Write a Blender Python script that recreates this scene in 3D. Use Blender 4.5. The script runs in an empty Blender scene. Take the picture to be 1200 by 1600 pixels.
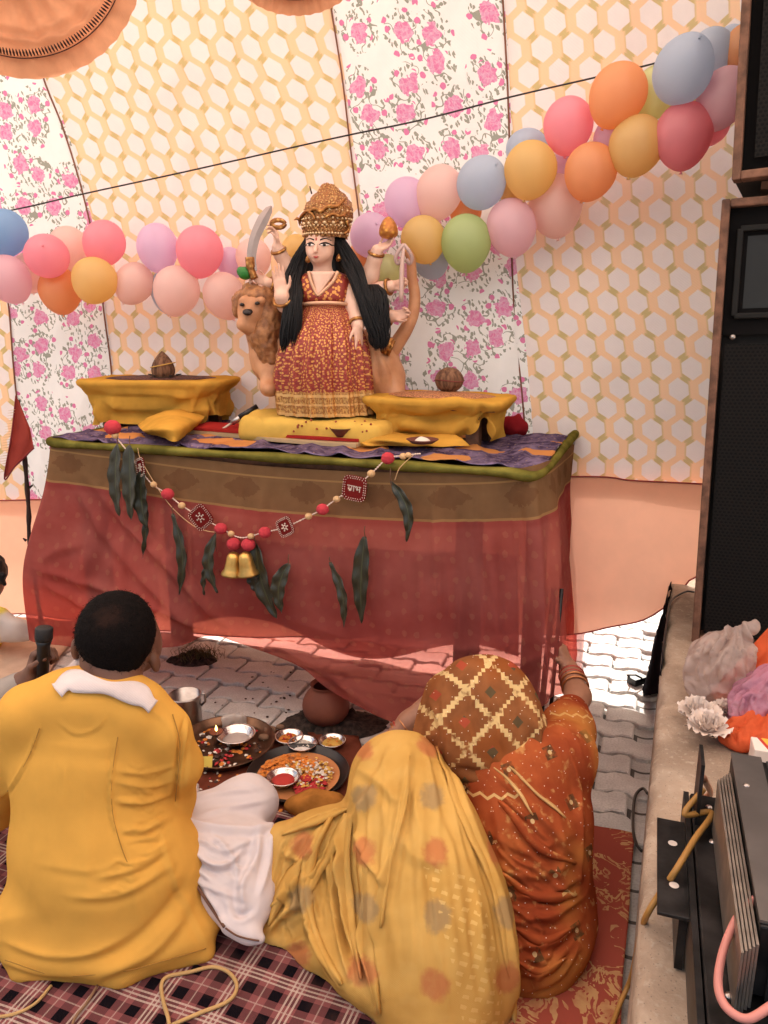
import bpy, bmesh, math, random
import numpy as np
from mathutils import Vector, Matrix, noise as mnoise

# ------------------------------------------------------------------ camera, sky, sun, exposure
scene = bpy.context.scene
COL = scene.collection
PITCH = math.radians(14.0); CAMH = 1.4; FPX = 1200.0
cam = bpy.data.cameras.new('camera'); cam_ob = bpy.data.objects.new('camera', cam); COL.objects.link(cam_ob)
cam.sensor_fit = 'VERTICAL'; cam.sensor_height = 36.0; cam.lens = 36.0 * FPX / 1600.0
cam.clip_start = 0.02; cam.clip_end = 400.0
cam_ob.location = (0, 0, CAMH); cam_ob.rotation_euler = (math.pi / 2 - PITCH, 0, 0)
scene.camera = cam_ob

SUN_EL = math.radians(42.0); SUN_AZ = math.radians(10.0)      # azimuth: from +Y towards +X
world = bpy.data.worlds.new('World'); scene.world = world; world.use_nodes = True
wn = world.node_tree; wn.nodes.clear()
sky = wn.nodes.new('ShaderNodeTexSky'); sky.sky_type = 'NISHITA'; sky.sun_disc = False
sky.sun_elevation = SUN_EL; sky.sun_rotation = SUN_AZ; sky.air_density = 1.3; sky.dust_density = 5.0; sky.ozone_density = 0.6
bg = wn.nodes.new('ShaderNodeBackground'); bg.inputs['Strength'].default_value = 0.14
wo = wn.nodes.new('ShaderNodeOutputWorld')
wn.links.new(sky.outputs[0], bg.inputs[0]); wn.links.new(bg.outputs[0], wo.inputs[0])
sun = bpy.data.lights.new('sun', 'SUN'); sun.energy = 5.0; sun.angle = math.radians(1.0); sun.color = (1.0, 0.94, 0.87)
sun_ob = bpy.data.objects.new('sun', sun); COL.objects.link(sun_ob)
sdir = Vector((math.sin(SUN_AZ) * math.cos(SUN_EL), math.cos(SUN_AZ) * math.cos(SUN_EL), math.sin(SUN_EL)))
sun_ob.rotation_euler = sdir.to_track_quat('Z', 'Y').to_euler(); sun_ob.location = sdir * 20
scene.view_settings.view_transform = 'Standard'; scene.view_settings.look = 'None'
scene.view_settings.exposure = 1.15; scene.view_settings.gamma = 1.0
scene.view_settings.use_curve_mapping = False
scene.render.engine = 'CYCLES'
scene.cycles.use_denoising = True
scene.cycles.max_bounces = 8; scene.cycles.diffuse_bounces = 5; scene.cycles.transparent_max_bounces = 16
scene.cycles.transmission_bounces = 6; scene.cycles.caustics_refractive = False; scene.cycles.caustics_reflective = False
random.seed(7); rng = np.random.default_rng(7)

# ------------------------------------------------------------------ where a point of the place lies
CP, SP = math.cos(PITCH), math.sin(PITCH)
def ray(px, py):
    u = (px - 600) / FPX; v = (800 - py) / FPX
    return np.array([u, CP + v * SP, -SP + v * CP])
CAM = np.array([0, 0, CAMH])
def W(px, py, y):                      # the point at distance y in front
    d = ray(px, py); return CAM + d * (y / d[1])
def G(px, py, z=0.0):                  # the point at height z
    d = ray(px, py); return CAM + d * ((z - CAMH) / d[2])
def onplane(px, py, p0, n):
    d = ray(px, py); return CAM + d * (np.dot(np.asarray(p0) - CAM, n) / np.dot(d, n))
def depth(p): return p[1] * CP - (p[2] - CAMH) * SP
def proj(P):
    P = np.asarray(P, float); q = P - CAM
    dd = q[..., 1] * CP - q[..., 2] * SP; up = q[..., 1] * SP + q[..., 2] * CP
    return np.stack([600 + FPX * q[..., 0] / dd, 800 - FPX * up / dd], -1)
def rpx(r, p): return r * depth(p) / FPX    # a length of r pixels at point p

# ------------------------------------------------------------------ objects
def props(o, label=None, cat=None, group=None, kind=None):
    if label: o['label'] = label
    if cat: o['category'] = cat
    if group: o['group'] = group
    if kind: o['kind'] = kind
    return o
ORG = {}
def thing(name, loc, label, cat, group=None):
    o = bpy.data.objects.new(name, None); COL.objects.link(o); o.location = tuple(float(c) for c in loc)
    o.empty_display_size = 0.05
    ORG[o.name] = np.array(loc, float); return props(o, label, cat, group)
def mesh(name, V, F, mat, parent=None, base=None, uv=None, smooth=True, mats=None, fm=None):
    """one mesh object from world-space vertices; parent: thing or part it belongs to; base: its own origin"""
    V = np.asarray(V, float)
    if parent is not None: o0 = ORG[parent.name]
    elif base is not None: o0 = np.asarray(base, float)
    else: o0 = np.array([V[:, 0].mean(), V[:, 1].mean(), V[:, 2].min()])
    me = bpy.data.meshes.new(name); me.from_pydata((V - o0).tolist(), [], [list(map(int, f)) for f in F])
    if uv is not None:
        lay = me.uv_layers.new(name='UVMap'); uv = np.asarray(uv, float)
        li = np.empty(len(me.loops), int); me.loops.foreach_get('vertex_index', li)
        lay.data.foreach_set('uv', uv[li].ravel())
    if smooth: me.polygons.foreach_set('use_smooth', [True] * len(me.polygons))
    for m in (mats or [mat]): me.materials.append(m)
    if fm is not None: me.polygons.foreach_set('material_index', [int(i) for i in fm])
    me.update()
    o = bpy.data.objects.new(name, me); COL.objects.link(o)
    if parent is not None: o.parent = parent; ORG[o.name] = o0
    else: o.location = tuple(o0); ORG[o.name] = o0
    return o
def solid(o, t, off=0.0):
    m = o.modifiers.new('thick', 'SOLIDIFY'); m.thickness = t; m.offset = off; return o
def subsurf(o, n=1):
    m = o.modifiers.new('sub', 'SUBSURF'); m.levels = n; m.render_levels = n; return o
def bev(o, w, seg=2, ang=30):
    m = o.modifiers.new('bev', 'BEVEL'); m.width = w; m.segments = seg; m.limit_method = 'ANGLE'; m.angle_limit = math.radians(ang); return o

class MB:                              # collects simple shapes into one mesh
    def __init__(s): s.V = []; s.F = []; s.U = []
    def add(s, V, F, U=None):
        b = len(s.V); s.V += [tuple(map(float, v)) for v in V]; s.F += [[int(i) + b for i in f] for f in F]
        s.U += [tuple(map(float, u)) for u in (U if U is not None else [(0, 0)] * len(V))]; return s
    def box(s, c, h, R=None):
        c = np.asarray(c, float); R = np.eye(3) if R is None else np.asarray(R)
        P = [c + R @ (np.array([x, y, z]) * h) for x in (-1, 1) for y in (-1, 1) for z in (-1, 1)]
        return s.add(P, [[0, 1, 3, 2], [4, 6, 7, 5], [0, 4, 5, 1], [2, 3, 7, 6], [0, 2, 6, 4], [1, 5, 7, 3]])
    def tube(s, pts, r, n=8, cap=True):
        V, F = tube_vf(pts, r, n, cap); return s.add(V, F)
    def lathe(s, c, prof, n=24, R=None, close=False):
        V, F = lathe_vf(c, prof, n, R); return s.add(V, F)
    def obj(s, name, mat, parent=None, smooth=True, base=None, uv=False):
        return mesh(name, s.V, s.F, mat, parent, base, smooth=smooth, uv=s.U if uv else None)
def rotz(a): c, s = math.cos(a), math.sin(a); return np.array([[c, -s, 0], [s, c, 0], [0, 0, 1.0]])
def rotx(a): c, s = math.cos(a), math.sin(a); return np.array([[1.0, 0, 0], [0, c, -s], [0, s, c]])
def roty(a): c, s = math.cos(a), math.sin(a); return np.array([[c, 0, s], [0, 1.0, 0], [-s, 0, c]])
def frame_from(z, x=(1, 0, 0)):
    z = np.asarray(z, float); z = z / np.linalg.norm(z); x = np.asarray(x, float); x = x - z * np.dot(x, z)
    if np.linalg.norm(x) < 1e-6: x = np.array([0, 1.0, 0]) - z * z[1]
    x = x / np.linalg.norm(x); return np.stack([x, np.cross(z, x), z], 1)
def smoothline(pts, n=6):              # Catmull-Rom through the points
    P = np.asarray(pts, float); out = []
    Q = np.vstack([2 * P[0] - P[1], P, 2 * P[-1] - P[-2]])
    for i in range(1, len(Q) - 2):
        p0, p1, p2, p3 = Q[i - 1:i + 3]
        for t in np.linspace(0, 1, n, endpoint=False):
            out.append(.5 * (2 * p1 + (p2 - p0) * t + (2 * p0 - 5 * p1 + 4 * p2 - p3) * t * t + (3 * p1 - p0 - 3 * p2 + p3) * t ** 3))
    out.append(P[-1]); return np.array(out)
def tube_vf(pts, r, n=8, cap=True):
    P = np.asarray(pts, float); m = len(P); r = np.broadcast_to(np.asarray(r, float), (m,))
    T = np.gradient(P, axis=0); T /= np.linalg.norm(T, axis=1)[:, None] + 1e-12
    V = []; x = frame_from(T[0], (0.31, 0.2, 0.9))[:, 0]
    a = np.arange(n) * 2 * math.pi / n
    for i in range(m):
        x = x - T[i] * np.dot(x, T[i]); x /= np.linalg.norm(x) + 1e-12; y = np.cross(T[i], x)
        V += list(P[i] + r[i] * (np.cos(a)[:, None] * x + np.sin(a)[:, None] * y))
    F = [[i * n + j, i * n + (j + 1) % n, (i + 1) * n + (j + 1) % n, (i + 1) * n + j] for i in range(m - 1) for j in range(n)]
    if cap: F += [list(range(n))[::-1], [(m - 1) * n + j for j in range(n)]]
    return V, F
def lathe_vf(c, prof, n=24, R=None):   # profile (r, z)
    c = np.asarray(c, float); R = np.eye(3) if R is None else R; a = np.arange(n) * 2 * math.pi / n; V = []
    for r, z in prof:
        V += [c + R @ np.array([r * math.cos(t), r * math.sin(t), z]) for t in a]
    m = len(prof)
    F = [[i * n + j, i * n + (j + 1) % n, (i + 1) * n + (j + 1) % n, (i + 1) * n + j] for i in range(m - 1) for j in range(n)]
    return V, F
def grid_vf(P, close_u=False):
    nu, nv = P.shape[:2]; V = P.reshape(-1, 3); F = []
    for i in range(nu if close_u else nu - 1):
        for j in range(nv - 1):
            k = (i + 1) % nu; F.append([i * nv + j, k * nv + j, k * nv + j + 1, i * nv + j + 1])
    return V, F
def interp_grid(rows, nu, nv):         # rows: control net [a][b][3+] -> smooth surface
    A = np.asarray(rows, float); na, nb, k = A.shape
    B = np.stack([resample(A[i], nv) for i in range(na)])
    return np.stack([resample(B[:, j], nu) for j in range(nv)], 1)
def resample(P, n):
    P = np.asarray(P, float); m = len(P); Q = np.vstack([2 * P[0] - P[1], P, 2 * P[-1] - P[-2]])
    t = np.linspace(0, m - 1, n); i = np.minimum(t.astype(int), m - 2); f = (t - i)[:, None]
    p0, p1, p2, p3 = Q[i], Q[i + 1], Q[i + 2], Q[i + 3]
    return .5 * (2 * p1 + (p2 - p0) * f + (2 * p0 - 5 * p1 + 4 * p2 - p3) * f * f + (3 * p1 - p0 - 3 * p2 + p3) * f ** 3)
def snoise(P, s, seed=0):              # smooth vector-free noise on points
    off = Vector((seed * 7.3, seed * 3.1, seed * 5.7))
    return np.array([mnoise.noise(Vector(p) * s + off) for p in np.asarray(P).reshape(-1, 3)]).reshape(np.asarray(P).shape[:-1])
def normals_of(V, F):
    V = np.asarray(V, float); N = np.zeros_like(V); F = np.asarray([f[:4] if len(f) >= 4 else list(f) + [f[0]] for f in F])
    n = np.cross(V[F[:, 2]] - V[F[:, 0]], V[F[:, 3]] - V[F[:, 1]])
    for k in range(4): np.add.at(N, F[:, k], n)
    return N / (np.linalg.norm(N, axis=1)[:, None] + 1e-12)
def seg_dist(p, line):                 # distance of 2d points to a polyline
    p = np.asarray(p); best = np.full(len(p), 1e9); L = np.asarray(line, float); tt = np.zeros(len(p)); sd = np.zeros(len(p))
    for i in range(len(L) - 1):
        a, b = L[i], L[i + 1]; ab = b - a; t = np.clip(((p - a) @ ab) / (ab @ ab + 1e-9), 0, 1)
        q = p - a - t[:, None] * ab; d = np.linalg.norm(q, axis=1); m = d < best
        best[m] = d[m]; tt[m] = (i + t[m]) / (len(L) - 1); sd[m] = np.sign(ab[0] * q[m, 1] - ab[1] * q[m, 0])
    return best, tt, sd
def folds(V, F, strokes, flip=1, facing=0.05):
    """press folds into a cloth: each stroke is (line, width, height); a fold has a ridge and a softer hollow beside it"""
    V = np.array(V, float); N = normals_of(V, F) * flip; view = V - CAM; view /= np.linalg.norm(view, axis=1)[:, None]
    fac = np.clip((-(N * view).sum(1) - facing) / .25, 0, 1) if facing is not None else 1.0
    px = proj(V); D = np.zeros(len(V))
    for st in strokes:
        line, w, h = st[:3]; side = st[3] if len(st) > 3 else 1
        L = smoothline(line, 6); d, t, s = seg_dist(px, L)
        taper = np.clip(np.minimum(t, 1 - t) * 5, 0, 1) * .8 + .2
        D += taper * h * (np.exp(-(d / w) ** 1.35) - .55 * np.exp(-((d - 1.7 * w) / w) ** 2) * (s * side > 0))
    return V + N * (D * fac)[:, None]

def flow(lines, n, w, h, seed=1, neg=.3):
    """many loose folds running between guide lines"""
    rs = random.Random(seed); A = [resample(np.asarray(l, float), 9) for l in lines]; out = []
    for _ in range(n):
        t = rs.uniform(0, len(A) - 1); i = min(int(t), len(A) - 2); f = t - i; L = A[i] * (1 - f) + A[i + 1] * f
        a = rs.uniform(0, .55); b = min(1, a + rs.uniform(.3, .6)); k0 = int(a * 8); k1 = max(k0 + 3, int(b * 8) + 1); q = L[k0:k1] + np.array([[rs.gauss(0, 2.2), rs.gauss(0, 2.2)] for _ in range(len(L[k0:k1]))])
        if len(q) >= 3: out.append((q, rs.uniform(*w), rs.uniform(*h) * (-1 if rs.random() < neg else 1), rs.choice((-1, 1))))
    return out

# ------------------------------------------------------------------ soft solids (smooth union of round cones / ellipsoids -> surface)
def rc(a, b, ra, rb, k=0.03, neg=False): return ('rc', np.asarray(a, float), np.asarray(b, float), ra, rb, k, neg)
def el(c, r, R=None, k=0.03, neg=False): return ('el', np.asarray(c, float), np.asarray(r, float), np.eye(3) if R is None else R, None, k, neg)
def bx(c, h, R=None, rd=.01, k=0.02, neg=False): return ('bx', np.asarray(c, float), np.asarray(h, float), np.eye(3) if R is None else R, rd, k, neg)
def chain(pts, k=0.03):                # pts: (point, radius)
    return [rc(pts[i][0], pts[i + 1][0], pts[i][1], pts[i + 1][1], k) for i in range(len(pts) - 1)]
def pchain(pts, k=0.03):               # pts: (px, py, y, radius px)
    q = []
    for px, py, y, r in pts: p = W(px, py, y); q.append((p, rpx(r, p)))
    return chain(q, k)
def pel(px, py, y, rx, rz, ry=None, k=0.03, R=None):
    p = W(px, py, y); s = depth(p) / FPX; return el(p, (rx * s, ry if ry else rx * s, rz * s), R, k)
def sdf_of(pr, P):
    t = pr[0]
    if t == 'rc':
        _, a, b, ra, rb, k, neg = pr; ab = b - a; h = np.clip((P - a) @ ab / (ab @ ab + 1e-12), 0, 1)
        return np.linalg.norm(P - a - h[..., None] * ab, axis=-1) - (ra + (rb - ra) * h)
    if t == 'el':
        _, c, r, R, _, k, neg = pr; q = (P - c) @ R
        k0 = np.linalg.norm(q / r, axis=-1); k1 = np.linalg.norm(q / (r * r), axis=-1); return k0 * (k0 - 1) / (k1 + 1e-9)
    _, c, h, R, rd, k, neg = pr; q = np.abs((P - c) @ R) - (h - rd)
    return np.linalg.norm(np.maximum(q, 0), axis=-1) + np.minimum(q.max(-1), 0) - rd
def bound_of(pr):
    if pr[0] == 'rc': return np.minimum(pr[1] - pr[3], pr[2] - pr[4]), np.maximum(pr[1] + pr[3], pr[2] + pr[4])
    if pr[0] == 'el': e = np.abs(pr[3]) @ pr[2]; return pr[1] - e, pr[1] + e
    e = np.abs(pr[3]) @ pr[2]; return pr[1] - e, pr[1] + e
def blob(prims, h=0.008, zmin=None, smooth=1):
    lo = np.min([bound_of(p)[0] for p in prims if not p[6]], 0) - 3 * h; hi = np.max([bound_of(p)[1] for p in prims if not p[6]], 0) + 3 * h
    n = np.ceil((hi - lo) / h).astype(int) + 1; f = np.full(n, 1.0)
    ax = [lo[i] + h * np.arange(n[i]) for i in range(3)]
    for p in prims:
        a, b = bound_of(p); k = p[5]; m = 4 * h + 1.6 * k
        i0 = np.clip(np.floor((a - m - lo) / h).astype(int), 0, n); i1 = np.clip(np.ceil((b + m - lo) / h).astype(int) + 1, 0, n)
        if (i1 <= i0).any(): continue
        X, Y, Z = np.meshgrid(*[ax[i][i0[i]:i1[i]] for i in range(3)], indexing='ij')
        d = sdf_of(p, np.stack([X, Y, Z], -1)); sl = tuple(slice(i0[i], i1[i]) for i in range(3)); g = f[sl]
        if p[6]:
            hh = np.maximum(k - np.abs(g + d), 0) / k; f[sl] = np.maximum(g, -d) + hh * hh * k * .25
        else:
            hh = np.maximum(k - np.abs(g - d), 0) / k; f[sl] = np.minimum(g, d) - hh * hh * k * .25
    if zmin is not None:
        Zz = ax[2][None, None, :]; f = np.maximum(f, zmin - Zz)
    return nets(f, lo, h, smooth)
def nets(f, lo, h, smooth=1):
    ins = f < 0; nx, ny, nz = f.shape
    c = np.zeros((nx - 1, ny - 1, nz - 1), int)
    for dx in (0, 1):
        for dy in (0, 1):
            for dz in (0, 1): c += ins[dx:nx - 1 + dx, dy:ny - 1 + dy, dz:nz - 1 + dz]
    act = np.argwhere((c > 0) & (c < 8)); idx = -np.ones(c.shape, int); idx[tuple(act.T)] = np.arange(len(act))
    acc = np.zeros((len(act), 3)); cnt = np.zeros(len(act))
    cor = [(x, y, z) for x in (0, 1) for y in (0, 1) for z in (0, 1)]
    for a in cor:
        for k in range(3):
            if a[k]: continue
            b = list(a); b[k] = 1
            fa = f[tuple((act + a).T)]; fb = f[tuple((act + b).T)]; m = (fa < 0) != (fb < 0)
            t = fa[m] / (fa[m] - fb[m]); pa = np.repeat(np.array([a], float), m.sum(), 0); pa[:, k] += t
            acc[m] += pa; cnt[m] += 1
    V = lo + h * (act + acc / cnt[:, None]); F = []
    for k in range(3):
        o1, o2 = [(1, 2), (2, 0), (0, 1)][k]
        s0 = [slice(1, -1)] * 3; s0[k] = slice(0, -1); s1 = [slice(1, -1)] * 3; s1[k] = slice(1, None)
        A = ins[tuple(s0)]; B = ins[tuple(s1)]
        for sgn in (0, 1):
            e = np.argwhere((A & ~B) if sgn == 0 else (~A & B))
            if not len(e): continue
            off = np.ones(3, int); off[k] = 0; e = e + off
            q = []
            for d1, d2 in ((-1, -1), (0, -1), (0, 0), (-1, 0)):
                cc = e.copy(); cc[:, o1] += d1; cc[:, o2] += d2; q.append(idx[tuple(cc.T)])
            q = np.stack(q, 1); F.append(q if sgn == 0 else q[:, ::-1])
    F = np.vstack(F); F = F[(F >= 0).all(1)]
    for _ in range(smooth):
        S = np.zeros_like(V); n = np.zeros(len(V))
        for a, b in ((0, 1), (1, 2), (2, 3), (3, 0)):
            np.add.at(S, F[:, a], V[F[:, b]]); np.add.at(n, F[:, a], 1); np.add.at(S, F[:, b], V[F[:, a]]); np.add.at(n, F[:, b], 1)
        V = V * .4 + .6 * S / n[:, None]
    return V, F
# ------------------------------------------------------------------ materials
class S:                               # a socket with arithmetic
    def __init__(s, nt, sock): s.nt = nt; s.k = sock
    def _m(s, op, *a, clamp=False):
        n = s.nt.nodes.new('ShaderNodeMath'); n.operation = op; n.use_clamp = clamp
        for i, v in enumerate((s,) + a):
            if isinstance(v, S): s.nt.links.new(v.k, n.inputs[i])
            else: n.inputs[i].default_value = v
        return S(s.nt, n.outputs[0])
    def __add__(s, o): return s._m('ADD', o)
    __radd__ = __add__
    def __sub__(s, o): return s._m('SUBTRACT', o)
    def __rsub__(s, o): return (s * -1.0) + o
    def __mul__(s, o): return s._m('MULTIPLY', o)
    __rmul__ = __mul__
    def __truediv__(s, o): return s._m('DIVIDE', o)
    def fract(s): return s._m('FRACT')
    def floor(s): return s._m('FLOOR')
    def abs(s): return s._m('ABSOLUTE')
    def sin(s): return s._m('SINE')
    def min(s, o): return s._m('MINIMUM', o)
    def max(s, o): return s._m('MAXIMUM', o)
    def pow(s, o): return s._m('POWER', o)
    def mod(s, o): return s._m('FLOORED_MODULO', o)
    def lt(s, o): return s._m('LESS_THAN', o)
    def gt(s, o): return s._m('GREATER_THAN', o)
    def sqrt(s): return s._m('SQRT')
    def ss(s, a, b):                   # smooth step from a (0) to b (1)
        n = s.nt.nodes.new('ShaderNodeMapRange'); n.interpolation_type = 'SMOOTHSTEP'
        s.nt.links.new(s.k, n.inputs['Value']); n.inputs['From Min'].default_value = a; n.inputs['From Max'].default_value = b
        return S(s.nt, n.outputs[0])
class NT:
    def __init__(s, name):
        s.m = bpy.data.materials.new(name); s.m.use_nodes = True; s.t = s.m.node_tree; s.t.nodes.clear()
        s.out = s.t.nodes.new('ShaderNodeOutputMaterial'); s.tc = s.t.nodes.new('ShaderNodeTexCoord')
    def sock(s, v): return v.k if isinstance(v, S) else v
    def setin(s, inp, v):
        if isinstance(v, S): s.t.links.new(v.k, inp)
        elif hasattr(v, 'is_output'): s.t.links.new(v, inp)
        elif isinstance(v, (tuple, list)) and len(v) == 3 and len(inp.default_value) == 4: inp.default_value = (*v, 1)
        else: inp.default_value = v
    def uv(s): return s.xyz(s.tc.outputs['UV'])
    def ob(s): return s.xyz(s.tc.outputs['Object'])
    def xyz(s, sock):
        n = s.t.nodes.new('ShaderNodeSeparateXYZ'); s.t.links.new(sock, n.inputs[0]); return [S(s.t, n.outputs[i]) for i in range(3)]
    def vec(s, x, y, z=0.0):
        n = s.t.nodes.new('ShaderNodeCombineXYZ')
        for i, v in enumerate((x, y, z)): s.setin(n.inputs[i], v)
        return n.outputs[0]
    def noise(s, scale, detail=3, vec=None, rough=.55, dist=0.0):
        n = s.t.nodes.new('ShaderNodeTexNoise'); n.inputs['Scale'].default_value = scale; n.inputs['Detail'].default_value = detail
        n.inputs['Roughness'].default_value = rough; n.inputs['Distortion'].default_value = dist
        s.t.links.new(vec if vec is not None else s.tc.outputs['Object'], n.inputs['Vector']); return S(s.t, n.outputs['Fac'])
    def voro(s, scale, vec=None, rnd=1.0, feature='F1', out='Distance', dim='3D'):
        n = s.t.nodes.new('ShaderNodeTexVoronoi'); n.voronoi_dimensions = dim; n.feature = feature; n.inputs['Scale'].default_value = scale; n.inputs['Randomness'].default_value = rnd
        s.t.links.new(vec if vec is not None else s.tc.outputs['Object'], n.inputs['Vector'])
        return S(s.t, n.outputs[out]) if out != 'Color' else n.outputs['Color']
    def mix(s, f, a, b, mode='MIX'):
        n = s.t.nodes.new('ShaderNodeMix'); n.data_type = 'RGBA'; n.blend_type = mode
        s.setin(n.inputs[0], f); s.setin(n.inputs[6], a); s.setin(n.inputs[7], b); return n.outputs[2]
    def ramp(s, f, stops):
        n = s.t.nodes.new('ShaderNodeValToRGB'); s.setin(n.inputs[0], f); e = n.color_ramp.elements
        while len(e) < len(stops): e.new(0.5)
        for q, (p, c) in zip(e, stops): q.position = p; q.color = (*c, 1)
        return n.outputs[0]
    def rand(s):
        n = s.t.nodes.new('ShaderNodeObjectInfo'); return S(s.t, n.outputs['Random'])
    def bump(s, h, strength=.3, dist=.002):
        n = s.t.nodes.new('ShaderNodeBump'); n.inputs['Strength'].default_value = strength; n.inputs['Distance'].default_value = dist
        s.setin(n.inputs['Height'], h); return n.outputs[0]
    def bsdf(s, color, rough=.6, metal=0.0, normal=None, spec=.4, **kw):
        n = s.t.nodes.new('ShaderNodeBsdfPrincipled'); s.setin(n.inputs['Base Color'], color); s.setin(n.inputs['Roughness'], rough)
        s.setin(n.inputs['Metallic'], metal); n.inputs['Specular IOR Level'].default_value = spec
        for k, v in kw.items(): s.setin(n.inputs[k], v)
        if normal is not None: s.t.links.new(normal, n.inputs['Normal'])
        return n.outputs[0]
    def node(s, t, **kw):
        n = s.t.nodes.new(t)
        for k, v in kw.items(): s.setin(n.inputs[k], v)
        return n.outputs[0]
    def mixs(s, f, a, b):
        n = s.t.nodes.new('ShaderNodeMixShader'); s.setin(n.inputs[0], f); s.t.links.new(a, n.inputs[1]); s.t.links.new(b, n.inputs[2]); return n.outputs[0]
    def done(s, sh): s.t.links.new(sh, s.out.inputs[0]); return s.m
def plain(name, color, rough=.6, metal=0.0, vary=.12, scale=12.0, bump=0.0, bscale=80, spec=.4, **kw):
    n = NT(name); v = n.noise(scale, 4)
    col = n.mix(v.ss(.3, .75), tuple(c * (1 - vary) for c in color), tuple(min(1, c * (1 + vary)) for c in color))
    nm = n.bump(n.noise(bscale, 3), bump, .002) if bump else None
    return n.done(n.bsdf(col, rough, metal, nm, spec, **kw))
def cloth_shader(n, col, tcol=None, trans=.3, weave=900, wb=.25, sheen=.0, wr=0.0, wrs=25, gloss=0.0, grough=.4, sheer=None):
    x, y, z = n.ob()
    h = (x * weave).sin() * (z * weave + y * weave).sin() * .5 + n.noise(320, 2) * .8
    if wr: h = h + n.noise(wrs, 3, dist=.6) * (wr * 30)
    nm = n.bump(h, wb, .0012)
    a = n.node('ShaderNodeBsdfDiffuse', Color=col, Normal=nm)
    if gloss: a = n.mixs(gloss, a, n.node('ShaderNodeBsdfGlossy', Color=col, Roughness=grough, Normal=nm))
    if trans: a = n.mixs(trans, a, n.node('ShaderNodeBsdfTranslucent', Color=tcol if tcol is not None else col, Normal=nm))
    if sheer is not None: a = n.mixs(sheer[0], a, n.node('ShaderNodeBsdfTransparent', Color=sheer[1]))
    return n.done(a)
def cloth(name, color, vary=.1, **kw):
    n = NT(name); v = n.noise(9, 4); c = n.mix(v.ss(.25, .75), tuple(q * (1 - vary) for q in color), tuple(min(1, q * (1 + vary)) for q in color))
    return cloth_shader(n, c, **kw)
# ------------------------------------------------------------------ ground and paving
TR = math.radians(20.0)                                   # the altar, plinth and paving share this turn
UX = np.array([math.cos(TR), -math.sin(TR), 0]); WY = np.array([math.sin(TR), math.cos(TR), 0]); ZZ = np.array([0, 0, 1.0])
def m_paver(name, sheet=False):
    n = NT(name); r = n.rand()
    v = n.noise(7, 5); f = n.noise(160, 3)
    c = n.mix(v.ss(.3, .7), (.50, .46, .43), (.68, .64, .60))
    c = n.mix(r * .4, c, (.42, .40, .385)); c = n.mix(f.ss(.35, .75) * .35, c, (.2, .17, .15))
    c = n.mix(n.noise(2.2, 3).ss(.52, .7) * .4, c, (.19, .15, .12))
    if sheet:
        x, y, z = n.ob(); u = x * float(math.cos(TR)) - y * float(math.sin(TR)); w_ = x * float(math.sin(TR)) + y * float(math.cos(TR)); far = (x * x + (y - 2.0) * (y - 2.0)).sqrt()
        row = (w_ / .1125).floor(); du = ((u / .2245 + row.mod(2.0) * .5).fract() - .5).abs(); dw = ((w_ / .1125 + (u * 55).sin() * .08).fract() - .5).abs()
        c = n.mix((du.gt(.47)).max(dw.gt(.45)), c, (.05, .042, .036)); c = n.mix(.25, c, (.10, .08, .07))
    return n.done(n.bsdf(c, .75, 0, n.bump(f + v * .6, .5, .003), .3))
M_PAVER = m_paver('paver_concrete'); M_JOINT = m_paver('paver_joint_soil', True)
ground = mesh('ground', [(-60, -60, -.018), (60, -60, -.018), (60, 60, -.018), (-60, 60, -.018)], [[0, 1, 2, 3]], M_JOINT, base=(0, 0, 0), smooth=False)
props(ground, kind='structure')
def paver_mesh():
    L, B, n = .224, .112, 5; a = .0085; up = []; dn = []
    wave = [(-.5, 0), (-.36, 0), (-.24, 1), (-.04, 1), (.04, 0), (.20, 0), (.30, 1), (.42, 1), (.5, 0)]
    for t, w in wave: up.append((t * L, B / 2 + (w - .5) * 2 * a)); dn.append((t * L, -B / 2 + (w - .5) * 2 * a))
    ring = dn + up[::-1]; V = []; k = len(ring); g = .0052
    def inset(p, d): return (p[0] - math.copysign(min(d, abs(p[0])), p[0]) * (abs(p[0]) > .48 * L), p[1] - math.copysign(d, p[1]))
    for d, z in ((g, -.03), (g, -.004), (g + .005, .0)):
        V += [(*inset(p, d), z) for p in ring]
    F = [[i * k + j, i * k + (j + 1) % k, (i + 1) * k + (j + 1) % k, (i + 1) * k + j] for i in range(2) for j in range(k)]
    m = k // 2
    for j in range(m - 1): F.append([2 * k + j, 2 * k + j + 1, 2 * k + k - 2 - j, 2 * k + k - 1 - j])
    me = bpy.data.meshes.new('paver'); me.from_pydata(V, [], F); me.materials.append(M_PAVER); me.update(); return me
PAV = paver_mesh()
spots = []
for i in range(-14, 14):
    for j in range(8, 36):
        p = UX * (i * .2245 + (.112 if j % 2 else 0)) + WY * (j * .1125)
        q = proj(p); inside = -60 < q[0] < 1110 and 940 < q[1] < 1330 and p[1] > 1.7
        if not inside: continue
        if q[0] > 1045 or (q[1] < 965): continue
        if G(q[0], q[1])[1] > 3.75: continue
        if q[0] < -20 or (q[0] < 110 and q[1] > 1080): continue
        cov = (420 < q[0] < 880 and q[1] > 1260) or (q[0] < 250 and q[1] > 1100) or (250 < q[0] < 900 and q[1] > 1290)
        if not cov: spots.append(p)
for p in spots[:300]:
    o = bpy.data.objects.new('paver', PAV); COL.objects.link(o); o.parent = ground
    o.location = (p[0], p[1], random.uniform(-.004, .003)); o.rotation_euler = (random.gauss(0, .011), random.gauss(0, .011), -TR + random.gauss(0, .006))
print('pavers', len(spots))

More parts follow.
